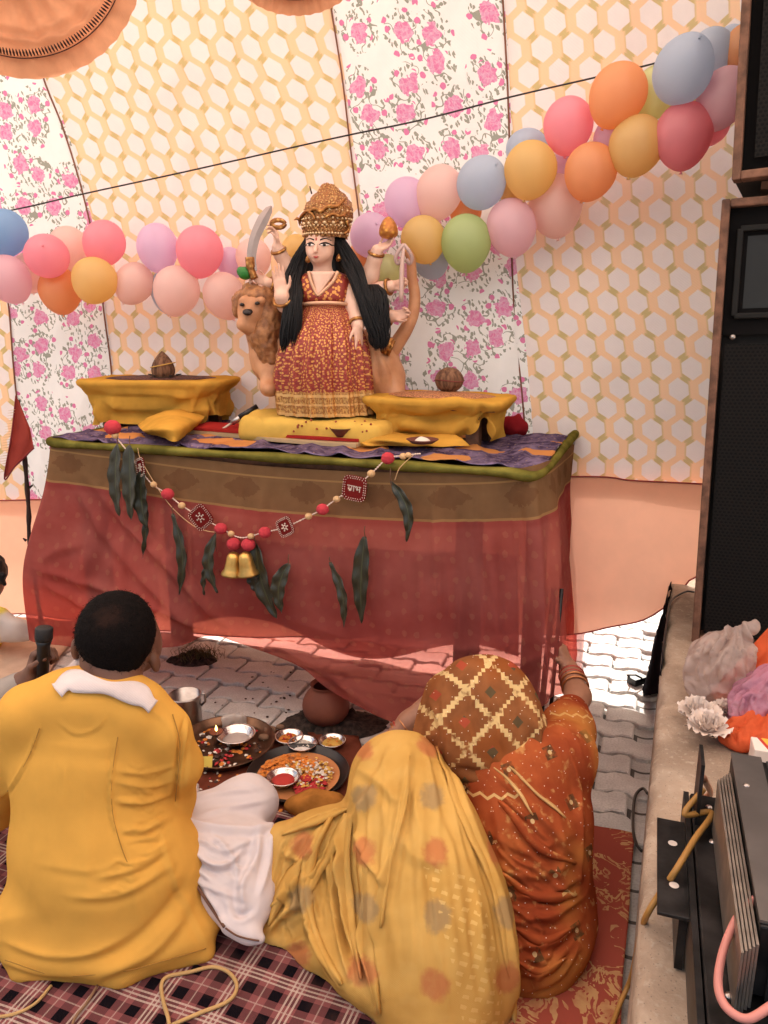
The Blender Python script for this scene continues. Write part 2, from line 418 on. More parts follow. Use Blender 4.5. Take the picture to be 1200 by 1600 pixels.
# concrete plinth along the right
PZ = .42
pe0 = G(985, 1600, PZ); pe1 = G(1046, 898, PZ); pdir = (pe1 - pe0) / np.linalg.norm(pe1 - pe0); pn = np.array([pdir[1], -pdir[0], 0])
def m_concrete():
    n = NT('old_concrete'); v = n.noise(5, 6, rough=.65); s = n.noise(2.2, 4); f = n.noise(90, 4)
    c = n.ramp(v, [(.3, (.24, .17, .12)), (.5, (.40, .30, .22)), (.72, (.54, .44, .34))])
    c = n.mix(s.ss(.5, .68) * .6, c, (.17, .12, .085)); c = n.mix(f.ss(.55, .7) * .35, c, (.52, .45, .36))
    c = n.mix(n.voro(120).lt(.16) * .5, c, (.12, .09, .07))
    return n.done(n.bsdf(c, .85, 0, n.bump(v * .7 + f * .5, .7, .008), .25))
M_CONC = m_concrete()
nu, nv = 150, 36; L0, L1 = -1.4, 2.22
P = np.zeros((nu, nv, 3)); U = np.linspace(L0, L1, nu)
cross = [(-.004, .0), (-.004, .12), (0, .26), (.0, .36), (.002, .405), (.012, PZ - .003), (.03, PZ)] + [(.03 + 1.5 * t, PZ) for t in np.linspace(.02, 1, nv - 7)]
for i, u in enumerate(U):
    for j, (a, z) in enumerate(cross):
        P[i, j] = pe0 * [1, 1, 0] + pdir * u + pn * a + ZZ * z
nz = snoise(P, 9, 1); n2 = snoise(P, 30, 2)
edge = np.exp(-((np.arange(nv) - 5) / 2.2) ** 2)[None, :]
P += (pn * (np.maximum(nz, -.1) * .022 + n2 * .008)[..., None]) * edge[..., None]; P[..., 2] += (nz * .004 + n2 * .0015) * (np.arange(nv) > 3) - edge * np.maximum(nz + .1, 0) * .012
V, F = grid_vf(P); plinth = mesh('concrete_plinth', V, [f[::-1] for f in F], M_CONC, base=(pe0[0], pe0[1], 0))
props(plinth, kind='structure')
end = [P[-1, j] for j in range(nv)]
def plinth_pt(u, a, z=0): return pe0 * [1, 1, 0] + pdir * u + pn * a + ZZ * (PZ + z)

# mats and carpets
def m_plaid():
    n = NT('plaid_weave'); x, y, z = n.uv(); p = .132
    def stripe(t):
        f = (t / p).fract(); w1 = ((f - .10).abs()).lt(.017).max((f - .18).abs().lt(.017)).max((f - .26).abs().lt(.017)); dk = (f - .43).abs().lt(.105).max((f - .90).abs().lt(.095)); thin = (f - .67).abs().lt(.012)
        return w1.max(thin * .6), dk
    wx, dx = stripe(x); wy, dy = stripe(y); tw = ((x + y) * 1700).sin().ss(-.9, .9)
    c = n.mix(.5, (.24, .085, .085), (.19, .06, .06))
    c = n.mix(((dx + dy) * .5) * .95, c, (.012, .009, .011)); c = n.mix((dx * dy), c, (.008, .006, .008))
    c = n.mix((wx * (tw * .5 + .35)).max(wy * (.85 - tw * .5)), c, (.56, .46, .38))
    c = n.mix(n.noise(6, 3).ss(.5, .75) * .35, c, (.12, .06, .05))
    return cloth_shader(n, c, trans=0, weave=1400, wb=.4, wr=.03, wrs=18)
def floor_sheet(name, quad, z, mat, label, cat, nu=60, nv=60, amp=.004, thick=.004):
    A, B, C, D = [np.array([*q, z]) for q in quad]; s = np.linspace(0, 1, nu)[:, None, None]; t = np.linspace(0, 1, nv)[None, :, None]
    P = (A * (1 - s) + B * s) * (1 - t) + (D * (1 - s) + C * s) * t
    P[..., 2] += amp * (snoise(P, 5, 4) + .5 * snoise(P, 14, 5)) + amp
    e = np.minimum(np.minimum(s, 1 - s), np.minimum(t, 1 - t))[..., 0]; P[..., :2] += (snoise(P, 4, 8)[..., None] * .012) * (e < .03)[..., None]
    V, F = grid_vf(P); uv = np.stack([V @ UX, V @ WY], 1)
    o = mesh(name, V, F, mat, base=(V[:, 0].mean(), V[:, 1].mean(), z), uv=uv); solid(o, thick, -1); return props(o, label, cat)
def quad_uw(u0, u1, w0, w1): return [tuple((UX * u + WY * w)[:2]) for u, w in ((u0, w0), (u1, w0), (u1, w1), (u0, w1))]
floor_sheet('plaid_mat', quad_uw(-1.75, -.40, .62, 1.93), .004, m_plaid(), 'pink, black and white plaid mat spread under the seated people', 'mat', 110, 90)
def m_redcarpet():
    n = NT('red_floral_carpet'); x, y, z = n.uv(); vec = n.vec(x, y, 0.0)
    d = n.noise(9, 3, vec, dist=2.2); e = n.noise(20, 3, vec, dist=.5); v2 = n.voro(4.6, vec, .7, dim='2D')
    leaf = ((d - .5).abs()).lt(.035) * v2.lt(.5) + (d.gt(.60) * v2.lt(.40))
    c = n.mix(n.noise(3, 3, vec), (.24, .050, .036), (.36, .085, .055)); c = n.mix((leaf._m('MINIMUM', 1.0)) * (e.ss(.2, .6)) * .75, c, (.52, .33, .14))
    return cloth_shader(n, c, trans=0, weave=1500, wb=.5, wr=.02)
floor_sheet('floral_carpet', quad_uw(-.415, .022, .5, 2.0), .004, m_redcarpet(), 'red carpet with gold floral pattern beside the concrete ledge', 'carpet', 70, 80, thick=.005)
floor_sheet('pale_ground_sheet', [(-2.9, 2.35), (-1.32, 2.5), (-1.42, 3.42), (-2.9, 3.6)], .006, cloth('pale_sheet', (.52, .36, .26), .15, trans=0, wr=.05, wrs=9), 'pale peach sheet on the paving behind the red altar cloth', 'ground sheet', 50, 40, .012)

# ------------------------------------------------------------------ the tent
wa = np.array([-1.72, 3.52, 0]); wb_ = np.array([.73, 2.93, 0]); wu = (wb_ - wa) / np.linalg.norm(wb_ - wa); wn_ = np.array([wu[1], -wu[0], 0])   # towards the camera
if wn_[1] > 0: wn_ = -wn_
def wall_sz(px, py): p = onplane(px, py, wa, wn_); return np.array([np.dot(p - wa, wu), p[2]])
def wall_p(s, z, off=0.0):
    lean = .16 * np.maximum(np.asarray(z) - 2.05, 0) ** 2
    return wa + wu * np.asarray(s)[..., None] + ZZ * np.asarray(z)[..., None] + wn_ * (np.asarray(off) + lean)[..., None]
seams_px = [[(-70, -40), (-40, 150), (0, 380), (15, 480), (25, 600), (48, 790)],
            [(52, -40), (68, 105), (100, 200), (130, 300), (152, 400), (165, 500), (176, 590), (188, 790)],
            [(518, -40), (521, 10), (536, 120), (548, 230), (561, 330), (575, 450), (592, 640), (600, 790)],
            [(785, -40), (787, 5), (794, 150), (798, 300), (803, 480), (818, 640), (828, 790)]]
seams = [np.array([wall_sz(*q) for q in smoothline(s, 5)]) for s in seams_px]
Ztop, Zlow = 2.85, .45
def seam_s(k, z):
    if k < 0: return np.full_like(z, -3.2)
    if k > 3: return np.full_like(z, 4.2)
    a = seams[k][np.argsort(seams[k][:, 1])]; r = np.interp(z, a[:, 1], a[:, 0])
    top = a[-1]; return np.where(z > top[1], top[0] + (z - top[1]) * .15, r)
PINK = (.80, .60, .50)
def m_lattice(sx=.104, h=.077):
    n = NT('lattice_print_canvas'); x, y, z = n.uv(); x = x + (n.noise(3, 2) - .5) * .02 + y * .05; y = y + (n.noise(2.3, 2) - .5) * .02
    def cell(ox, oy):
        dx = ((x / sx + ox).fract() - .5) * sx; dy = ((y / (2 * h) + oy).fract() - .5) * (2 * h)
        m1 = dx.abs() * (2 / sx); m2 = dy.abs() * (1.5 / h) + dx.abs() / sx; return dx, dy, m1, m2, m1.max(m2)
    A, B = cell(0.0, 0.0), cell(.5, .5); isB = B[4].lt(A[4])
    pick = lambda k: A[k] * (1 - isB) + B[k] * isB
    ax = pick(0).abs() / sx; ay = pick(1).abs() / h; white = ax.ss(.35, .31) * (ay * 1.80 + ax * 1.78).ss(1.06, .96)
    dx = A[0] * (1 - isB) - B[0] * isB                                   # gold runs on this side of each cell
    gold = dx.ss(.005, .013) * dx.ss(.044, .030) * (1 - white)
    base = n.mix(n.noise(40, 3), (.78, .67, .62), (.83, .72, .67))
    pr = n.mix(white, n.mix(gold, (.88, .54, .28), (.56, .40, .13)), base)
    pale = n.mix(white, n.mix(gold * .8, (.94, .87, .88), (.86, .81, .76)), (.91, .90, .97))
    return cloth_shader(n, pr, tcol=pale, trans=.030, weave=700, wb=.3, wr=.02, wrs=6)
def m_floral():
    n = NT('rose_print_canvas'); x, y, z = n.uv(); vec = n.vec(x, y, 0.0)
    d = n.voro(7.2, vec, .66, dim='2D'); w = n.noise(34, 2, vec); d2 = n.voro(17.0, vec, .8, dim='2D')
    rose = (d + (w - .5) * .40).lt(.235); core = n.voro(52, n.vec(x + (w - .5) * .05, y + (n.noise(31, 2, vec) - .5) * .06, 0.0), 1.0, 'DISTANCE_TO_EDGE', dim='2D'); lines = core.lt(.09)
    bud = (d2 + (w - .5) * .3).lt(.17) * d.gt(.33) * d.lt(.58)
    lv = n.vec(x * 1.0 + (w * .04), y * .55 + x * .3, 0.0); l1 = n.voro(60, lv, .9, dim='2D')
    leaf = l1.lt(.27) * d.gt(.2) * d.lt(.52) * n.noise(7, 2, vec).gt(.36)
    tw = ((n.noise(12, 1, vec) - .5).abs()).lt(.010) * d.lt(.5) * d.gt(.22)
    base = n.mix(n.noise(30, 3), (.80, .775, .74), (.86, .835, .80))
    def build(pk1, pk2, gr, bs, ln):
        c = n.mix(leaf.max(tw), bs, gr); c = n.mix(bud, c, pk1)
        return n.mix(rose, c, n.mix(lines * .30, n.mix(n.noise(60, 1, vec).ss(.4, .6), pk1, pk2), ln))
    pr = build((.68, .18, .34), (.68, .30, .45), (.30, .30, .24), base, (.84, .62, .68))
    pale = build((.74, .48, .72), (.78, .58, .78), (.50, .50, .47), (.95, .95, .94), (.94, .82, .88))
    return cloth_shader(n, pr, tcol=pale, trans=.030, weave=700, wb=.3, wr=.02, wrs=6)
top = smoothline([wall_sz(*q) for q in ((-260, 782), (-60, 780), (60, 778), (200, 772), (500, 756), (890, 742), (990, 748), (1095, 753), (1250, 762), (1500, 775))], 8)
tent = thing('tent_wall', wall_p(np.array(0.), np.array(0.)), 'printed canvas tent wall of lattice and rose panels behind the altar', 'tent wall')
M_LAT, M_FLO = m_lattice(), m_floral()
M_CORD = plain('dark_hem_cord', (.20, .075, .04), .8)
for k in range(-1, 4):
    nz_, ns = 120, 70 if k in (0, 2) else 110
    z = np.linspace(Zlow, Ztop, nz_); s0 = seam_s(k, z); s1 = seam_s(k + 1, z); t = np.linspace(0, 1, ns)
    Sg = s0[:, None] * (1 - t) + s1[:, None] * t; Zg = np.repeat(z[:, None], ns, 1)
    zl = np.interp(Sg, top[:, 0], top[:, 1]) - .05; Zg = zl + (Zg - Zlow) * (Ztop - zl) / (Ztop - Zlow)
    base_pt = wall_p(Sg, Zg); off = snoise(base_pt, 1.6, k + 20) * .045 + snoise(base_pt * [1, 1, .3], 5, k + 30) * .018 + .008 * (1 - 2 * np.abs(snoise(base_pt * [1, 1, .5], 7, k + 40)))
    Q = wall_p(Sg, Zg, off * np.minimum(1, 6 * np.minimum(t, 1 - t))[None, :])
    V, F = grid_vf(Q); uv = np.stack([(Sg - (s1[:, None] if k == -1 else s0[:, None])).ravel(), Zg.ravel()], 1)
    uv[:, 0] += .37 * (k + 2)
    mesh('rose_panel' if k in (0, 2) else 'lattice_panel', V, F, M_FLO if k in (0, 2) else M_LAT, tent, uv=uv)
for k in range(4):
    z = np.linspace(.62, Ztop, 60); q = wall_p(seam_s(k, z), z, .006 + 0 * z); mb = MB(); mb.tube(q, .0035, 6)
    mb.obj('seam', M_CORD, tent)
# orange skirt hung over the foot of the wall
bot = smoothline([wall_sz(*q) for q in ((-260, 965), (-60, 970), (60, 955), (300, 985), (600, 990), (860, 985), (950, 975), (1005, 964), (1050, 932), (1088, 893), (1200, 880))], 8)
ss_ = np.linspace(max(top[0, 0], bot[0, 0]), 3.3, 150); zt = np.interp(ss_, top[:, 0], top[:, 1]); zb = np.interp(ss_, bot[:, 0], bot[:, 1]); tt = np.linspace(0, 1, 40)
Zg = zt[:, None] * (1 - tt) + zb[:, None] * tt; Sg = np.repeat(ss_[:, None], 40, 1)
bp = wall_p(Sg, Zg); off = .035 + .02 * tt[None, :] * snoise(bp, 3, 50) + .014 * tt[None, :] * np.sin(Sg * 13 + 2 * snoise(bp, 1.5, 51))
V, F = grid_vf(wall_p(Sg, Zg, off))
sk = mesh('tent_skirt', V, F, cloth('orange_skirt_cloth', (.90, .46, .29), .05, trans=.15, tcol=(.92, .50, .36), wr=.02), tent)
for line in (0, -1):
    mb = MB(); mb.tube(wall_p(Sg, Zg, off + .002)[:, line], .003, 6); mb.obj('hem', plain('skirt_hem', (.32, .05, .04), .8), sk)
# tent roof cloth; side cloth added out of view to warm the light
M_ROOF = cloth('roof_cloth', (.84, .70, .60), .05, trans=.62, tcol=(.93, .79, .70), wr=.01)
def big_sheet(name, quad, label, mat, sag=0.0):
    A, B, C, D = map(np.array, quad); s = np.linspace(0, 1, 30)[:, None, None]; t = np.linspace(0, 1, 30)[None, :, None]
    P = (A * (1 - s) + B * s) * (1 - t) + (D * (1 - s) + C * s) * t; P[..., 2] -= sag * (np.sin(s * math.pi) * np.sin(t * math.pi))[..., 0]
    V, F = grid_vf(P); return props(mesh(name, V, F, mat), label, 'tent cloth')
r0, r1 = wall_p(np.array(-3.2), np.array(2.85)), wall_p(np.array(4.2), np.array(2.85))
big_sheet('tent_roof', (tuple(r0), tuple(r1), (3.6, -1.4, 3.25), (-4.2, -1.4, 3.25)), 'peach tent roof cloth stretched overhead', M_ROOF, .12)
big_sheet('warm_side_cloth', ((2.5, 2.65, 0.05), (2.9, -.6, 0.05), (2.9, -.6, 3.1), (2.5, 2.65, 2.9)), 'peach side cloth added out of view to warm the light', M_ROOF)
# unseen half-open sheet added outside to shade the lower part of the wall
ad = sdir / math.hypot(sdir[0], sdir[1])
def shade_at(s, z, dist=6.0): p = wall_p(np.array(s), np.array(z)); return p + np.array(ad) * dist
blk = [shade_at(-5.0, 1.0), shade_at(.9, 1.60), shade_at(2.45, 1.83), shade_at(4.4, 2.0), shade_at(4.4, .27), shade_at(2.45, .27), shade_at(.9, .27), shade_at(-5.0, .18)]
def m_blocker():
    n = NT('sun_blocker'); return cloth_shader(n, (.55, .48, .40), trans=.4, sheer=(.6, (1, 1, 1)))
blk_ob = mesh('sun_blocker', blk, [[0, 1, 6, 7], [1, 2, 5, 6], [2, 3, 4, 5]], m_blocker(), smooth=False); solid(blk_ob, .004)
props(blk_ob, 'unseen cream sheet added outside to shade the lower tent wall', 'shade net')

# scalloped ceiling drapes at the top
M_SWAG = cloth('orange_swag', (.72, .36, .20), .15, trans=.4, wr=.05, wrs=10)
def swag(center, rx, ry, y, label, rim=.16, tilt=0.0):
    c = W(*center, y); s = depth(c) / FPX; base = c; t = thing('ceiling_swag', base, label, 'ceiling drape', 'scalloped drapes under the tent roof')
    th = np.linspace(-math.pi * .02, math.pi * 1.02, 90)
    def pt(r, a, o=0):                 # r 0..1; hangs from the roof, bellied towards the floor and viewer
        return c + s * (np.array([1., 0, 0]) * (rx * r * math.cos(a))) + np.array([0, -1., 0]) * (.10 * math.cos(r * math.pi / 2) * math.sin(a) + o) - ZZ * (s * ry * r * math.sin(a))
    R = np.linspace(.02, 1 - rim, 60)
    Q = np.array([[pt(r, a, .006 * math.sin(r * 46 + 5 * mnoise.noise(Vector((a * 1.5, r * 4, 1)))) + .016 * mnoise.noise(Vector((a * 3, r * 6, 5))) + .006 * math.sin(a * 22 + r * 7)) for a in th] for r in R])
    V, F = grid_vf(Q); mesh('gathered_cloth', V, F, M_SWAG, t)
    R = np.linspace(1 - rim - .02, 1, 10); Q = np.array([[pt(r, a, .018 + .004 * math.sin(a * 40)) for a in th] for r in R])
    V, F = grid_vf(Q); mesh('border', V, F, M_SWAG, t)
    mb = MB()
    n = int(rx * .5)
    for i in range(n):
        a = math.pi * (i + .5) / n; p = pt(1 - rim - .01, a, .030); q = pt(1 - rim - .055, a, .034)
        mb.tube([p, .5 * (p + q), q], [.0016, .0030, .001], 5)
    mb.tube([pt(1 - rim, a, .026) for a in th], .0014, 5)
    fr = mb.obj('ball_fringe', plain('dark_fringe', (.045, .012, .01), .8), t); props(fr, kind='stuff')
    return t
swag((36, -70), 190, 178, 2.3, 'large orange gathered ceiling drape with dark fringe at the top left', .14)
swag((462, -66), 110, 84, 2.5, 'orange ceiling drape edge with dark fringe above the idol', .18)
# black wire strung along the wall
mb = MB(); pts = [W(px, py, y) for px, py, y in ((-120, 352, 3.2), (20, 328, 3.15), (130, 303, 3.1), (300, 266, 3.02), (450, 232, 2.95), (545, 211, 2.9), (660, 187, 2.85), (800, 151, 2.78), (930, 121, 2.7), (1030, 97, 2.66), (1150, 60, 2.6))]
mb.tube(smoothline(pts, 8), .0032, 6); props(mb.obj('wire', plain('black_wire', (.02, .016, .014), .5)), 'thin black wire strung across the printed tent wall', 'wire')
# ------------------------------------------------------------------ altar table and its cloths
HT = .98
FL, FR = np.array([-1.17, 2.73, 0]), np.array([.44, 2.16, 0]); tu = (FR - FL) / np.linalg.norm(FR - FL); tw = np.array([-tu[1], tu[0], 0])
TWID = np.linalg.norm(FR - FL); TDEP = .64
def T(u, w, z=0.0): return FL + tu * u + tw * w + ZZ * z       # table coordinates: along the front, inwards, height
TROT = np.stack([tu, tw, ZZ], 1)
M_WOOD = plain('dark_wood', (.10, .045, .025), .6, vary=.4, scale=30)
tab = thing('altar_table', T(TWID / 2, TDEP / 2), 'tall wooden table under the red altar cloth', 'table')
mb = MB(); mb.box(T(TWID / 2, TDEP / 2, HT - .02), (TWID / 2 - .02, TDEP / 2 - .02, .018), TROT); mb.obj('tabletop', M_WOOD, tab, False)
for u, w, du, dw in ((TWID / 2, .06, TWID / 2 - .06, .015), (TWID / 2, TDEP - .06, TWID / 2 - .06, .015), (.06, TDEP / 2, .015, TDEP / 2 - .08), (TWID - .06, TDEP / 2, .015, TDEP / 2 - .08)):
    mb = MB(); mb.box(T(u, w, HT - .09), (du, dw, .052), TROT); mb.obj('apron', M_WOOD, tab, False)
for u, w in ((.07, .07), (TWID - .21, .07), (.07, TDEP - .07), (TWID - .07, TDEP - .07)):
    mb = MB(); mb.box(T(u, w, (HT - .04) / 2), (.035, .035, (HT - .04) / 2), TROT); mb.obj('leg', M_WOOD, tab, False)
# a metal rod foot by the woman's hand
rod = thing('metal_stand', W(862, 1060, 2.16) * [1, 1, 0], 'black metal stand leg at the right corner of the altar', 'stand')
for dx, r in ((0, .009), (.022, .006), (-.02, .006)):
    p = W(866, 920, 2.14) + np.array([dx, 0, 0]); q = W(846, 1105, 2.10) + np.array([dx * 1.3, 0, 0]); q2 = p + (q - p) * (p[2] / (p[2] - q[2])); mb = MB(); mb.tube([p, q2], r, 8); mb.obj('rod', plain('black_metal', (.02, .018, .02), .35, .6), rod)

# purple brocade on the top
def m_purple():
    n = NT('purple_brocade'); x, y, z = n.uv(); v = n.noise(16, 3, dist=1.2); sp = n.voro(38, n.vec(x, y, 0.0), .3, dim='2D')
    c = n.mix(v.ss(.3, .7), (.055, .036, .075), (.23, .17, .27)); c = n.mix(sp.lt(.12) * .5, c, (.40, .27, .20))
    pa = n.voro(3.1, n.vec(x, y * 1.5, 0.0), .75, dim='2D'); c = n.mix((pa + (n.noise(18, 2) - .5) * .2).lt(.24), c, (.62, .27, .09))
    return cloth_shader(n, c, trans=0, weave=1200, wb=.3, wr=.06, wrs=22, gloss=.4, grough=.28)
us = np.linspace(-.012, TWID + .012, 150); ws = np.linspace(-.01, TDEP + .01, 60); Ug, Wg = np.meshgrid(us, ws, indexing='ij')
Q = T(0, 0) + Ug[..., None] * tu + Wg[..., None] * tw + ZZ * (HT + .004)
rid = 1 - 2 * np.abs(snoise(Q, 7, 3)); Q[..., 2] += .030 * np.maximum(rid - .45, 0) ** 1.4 + .006 * snoise(Q, 16, 4) + .004
V, F = grid_vf(Q); pur = mesh('purple_tablecloth', V, F, m_purple(), uv=np.stack([Ug.ravel(), Wg.ravel()], 1)); solid(pur, .003, 1)
props(pur, 'shiny purple brocade cloth with orange patches on the altar top', 'tablecloth')

# red sheer cloth hung round the table
nf = np.array([tu[1], -tu[0], 0]); nf = nf if nf[1] < 0 else -nf
def fr(px, py, o=0.0): return onplane(px, py, FL + nf * (.012 + o), nf)
def rt(px, py, o=0.0): return onplane(px, py, FR + tu * (.012 + o), tu)
cols = [
 [T(-.03, .64, HT), T(-.05, .62, .72), T(-.08, .60, .45), T(-.04, .58, .12)],
 [T(-.035, .36, HT), T(-.07, .34, .72), T(-.13, .30, .46), T(-.05, .34, .10)],
 [fr(84, 684, -.05), fr(73, 765, .01), fr(41, 888, .02), fr(57, 995, .01)],
 [fr(112, 692, .01), fr(106, 778, .02), fr(88, 895, .05), fr(95, 1010, .04)],
 [fr(200, 703, .012), fr(192, 795, .02), fr(182, 905, .045), fr(180, 1020, .04)],
 [fr(300, 716, .012), fr(294, 808, .02), fr(280, 915, .035), fr(268, 1010, .02)],
 [fr(400, 727, .012), fr(392, 822, .018), fr(372, 920, .02), fr(352, 996, -.03)],
 [fr(500, 734, .012), fr(494, 840, .016), fr(484, 950, .012), fr(476, 1052, -.03)],
 [fr(600, 738, .012), fr(598, 855, .016), fr(596, 990, .015), fr(604, 1126, .0)],
 [fr(700, 738, .012), fr(704, 868, .016), fr(706, 1010, .02), fr(712, 1150, .02)],
 [fr(790, 734, .012), fr(800, 862, .018), fr(808, 1000, .03), fr(815, 1120, .04)],
 [fr(845, 724, .002), fr(858, 840, .012), fr(868, 960, .025), fr(876, 1085, .035)],
 [rt(884, 706, .005), rt(888, 800, .012), rt(897, 930, .03), rt(906, 1078, .045)],
 [rt(903, 684, .006), rt(893, 780, .0), rt(905, 905, .03), rt(921, 1056, .05)],
 [T(TWID + .01, .62, HT), T(TWID, .60, .75), T(TWID + .02, .60, .5), T(TWID + .04, .6, .16)]]
CN = interp_grid(cols, 260, 120)
arc = np.zeros(CN.shape[:2]); arc[:, 1:] = np.cumsum(np.linalg.norm(np.diff(CN, axis=1), axis=2), 1)
hor = np.concatenate([[0], np.cumsum(np.linalg.norm(np.diff(CN[:, 20], axis=0), axis=1))]); uvd = np.stack([np.repeat(hor[:, None], CN.shape[1], 1).ravel(), arc.ravel()], 1)
V, F = grid_vf(CN); N0 = normals_of(V, F); flip = 1 if np.median((N0 * nf).sum(1)) > 0 else -1
depthf = np.clip(arc.ravel() / .9, 0, 1)
V = V + N0 * flip * (depthf * (.010 * np.sin(uvd[:, 0] * 22 + 3 * snoise(V, 2, 5)) + .012 * snoise(V * [1, 1, .4], 5, 6)))[:, None]
redfolds = [([(132, 740), (215, 832), (300, 925), (372, 990)], 9, .016), ([(112, 745), (175, 850), (270, 950), (330, 992)], 8, .012), ([(165, 790), (265, 880), (345, 975)], 7, .010, -1),
 ([(52, 888), (140, 912), (260, 958), (330, 985)], 8, .016), ([(58, 905), (130, 945), (235, 985)], 6, .010), ([(60, 880), (90, 860), (130, 850)], 7, .007),
 ([(330, 985), (415, 1000), (500, 1038), (585, 1046)], 9, .013), ([(360, 998), (430, 1022), (505, 1052), (600, 1120)], 6, .009), ([(430, 960), (560, 1000), (700, 1015), (850, 1000)], 12, .006),
 ([(858, 735), (868, 850), (872, 980), (878, 1070)], 7, .014), ([(892, 740), (896, 830), (908, 940), (914, 1040)], 6, .010), ([(820, 760), (832, 900), (838, 1040)], 14, .007), ([(700, 1090), (790, 1055), (870, 1010)], 10, .008), ([(560, 960), (640, 880), (720, 860)], 16, .004)]
redfolds += flow([[(110, 720), (60, 890), (75, 990)], [(300, 740), (285, 890), (290, 1000)], [(500, 760), (490, 900), (480, 1040)], [(700, 760), (705, 920), (710, 1120)], [(850, 750), (868, 900), (880, 1060)], [(895, 720), (905, 900), (918, 1050)]], 70, (3, 10), (.003, .009), 5)
V = folds(V, F, redfolds, flip)
def m_red(name, sheer):
    n = NT(name); x, y, z = n.uv(); vec = n.vec(x, y, 0.0)
    band = y.lt(.150); mot = ((x * 27).sin() * .5 + .5); sc = (y - .030) / .085
    paisley = ((sc - .55).abs() * 1.5 + (1 - mot) * .95 + (n.noise(45, 2, vec) - .5) * .9).lt(.62) * sc.gt(.1)
    bc = n.mix(n.noise(20, 3, vec), (.22, .115, .055), (.31, .175, .085)); bc = n.mix(paisley * .30, bc, (.12, .040, .022)); bc = n.mix((y - .146).abs().lt(.004) + (y - .035).abs().lt(.003), bc, (.42, .24, .10))
    spr = (n.voro(20, n.vec(x, y * .8, 0.0), .35, dim='2D') + (n.noise(70, 2, vec) - .5) * .25).lt(.17)
    rc_ = n.mix(n.noise(5, 4, vec).ss(.25, .75), (.34, .075, .065), (.47, .14, .115)); rc_ = n.mix(spr * .22, rc_, (.55, .26, .15))
    rc_ = n.mix((y - .16).ss(.02, 0.0) * .5, rc_, (.30, .05, .05))
    c = n.mix(band, rc_, bc); sh = (1 - band) * (y.ss(.50, .66) * sheer * 1.3 + .12) + .02
    return cloth_shader(n, c, trans=.35, weave=1300, wb=.35, wr=.02, wrs=14, gloss=.05, sheer=(sh, (.95, .42, .36)))
red = mesh('red_altar_cloth', V, F, m_red('red_sheer_sari', .24), base=T(TWID / 2, 0, 0), uv=uvd)
props(red, 'sheer red cloth with brown patterned border draped round the altar table', 'altar cloth')
# olive satin roll along its upper edge
edge = CN[2:-1, 0].copy(); edge[:, 2] = HT + .006; edge = smoothline(edge[::6], 3); mb = MB()
nn = len(edge); rr = .0145 + .0025 * np.sin(np.arange(nn) * .35)
edge2 = edge + nf * .006 + ZZ * (-.008); mb.tube(edge2, rr, 12)
mb.obj('green_border_roll', cloth('olive_satin', (.15, .13, .028), .45, trans=0, gloss=.3, grough=.35, wr=.04), red)
# inner layer of the same cloth, turned up behind the front
ti = np.linspace(0, 1, 90); inner = np.array([[fr(300 + 510 * t, 845 + 22 * t - 30 * max(0, .35 - t), -.10), fr(300 + 510 * t, 930, -.09), fr(300 + 510 * t, 975 + 60 * t - 20 * math.sin(t * 9), -.08)] for t in ti])
inner = np.stack([resample(r, 24) for r in inner]); V, F = grid_vf(inner)
mesh('inner_fold', V + (snoise(V, 4, 9) * .02)[:, None] * nf, F, m_red('red_inner', .2), red, uv=np.stack([V @ tu, V[:, 2] * 0 + .4], 1))
# loose threads at the right edge
mb = MB()
for k in range(7):
    p = rt(900 + k * 1.5, 868 + 9 * k, .02); pts = [p]
    for j in range(6): pts.append(pts[-1] + np.array([.006 + .003 * math.sin(j + k), -.004, -.018 - .003 * k]))
    mb.tube(smoothline(pts, 3), .0016, 5)
props(mb.obj('fringe', plain('red_thread', (.5, .1, .07), .8), red), kind='stuff')

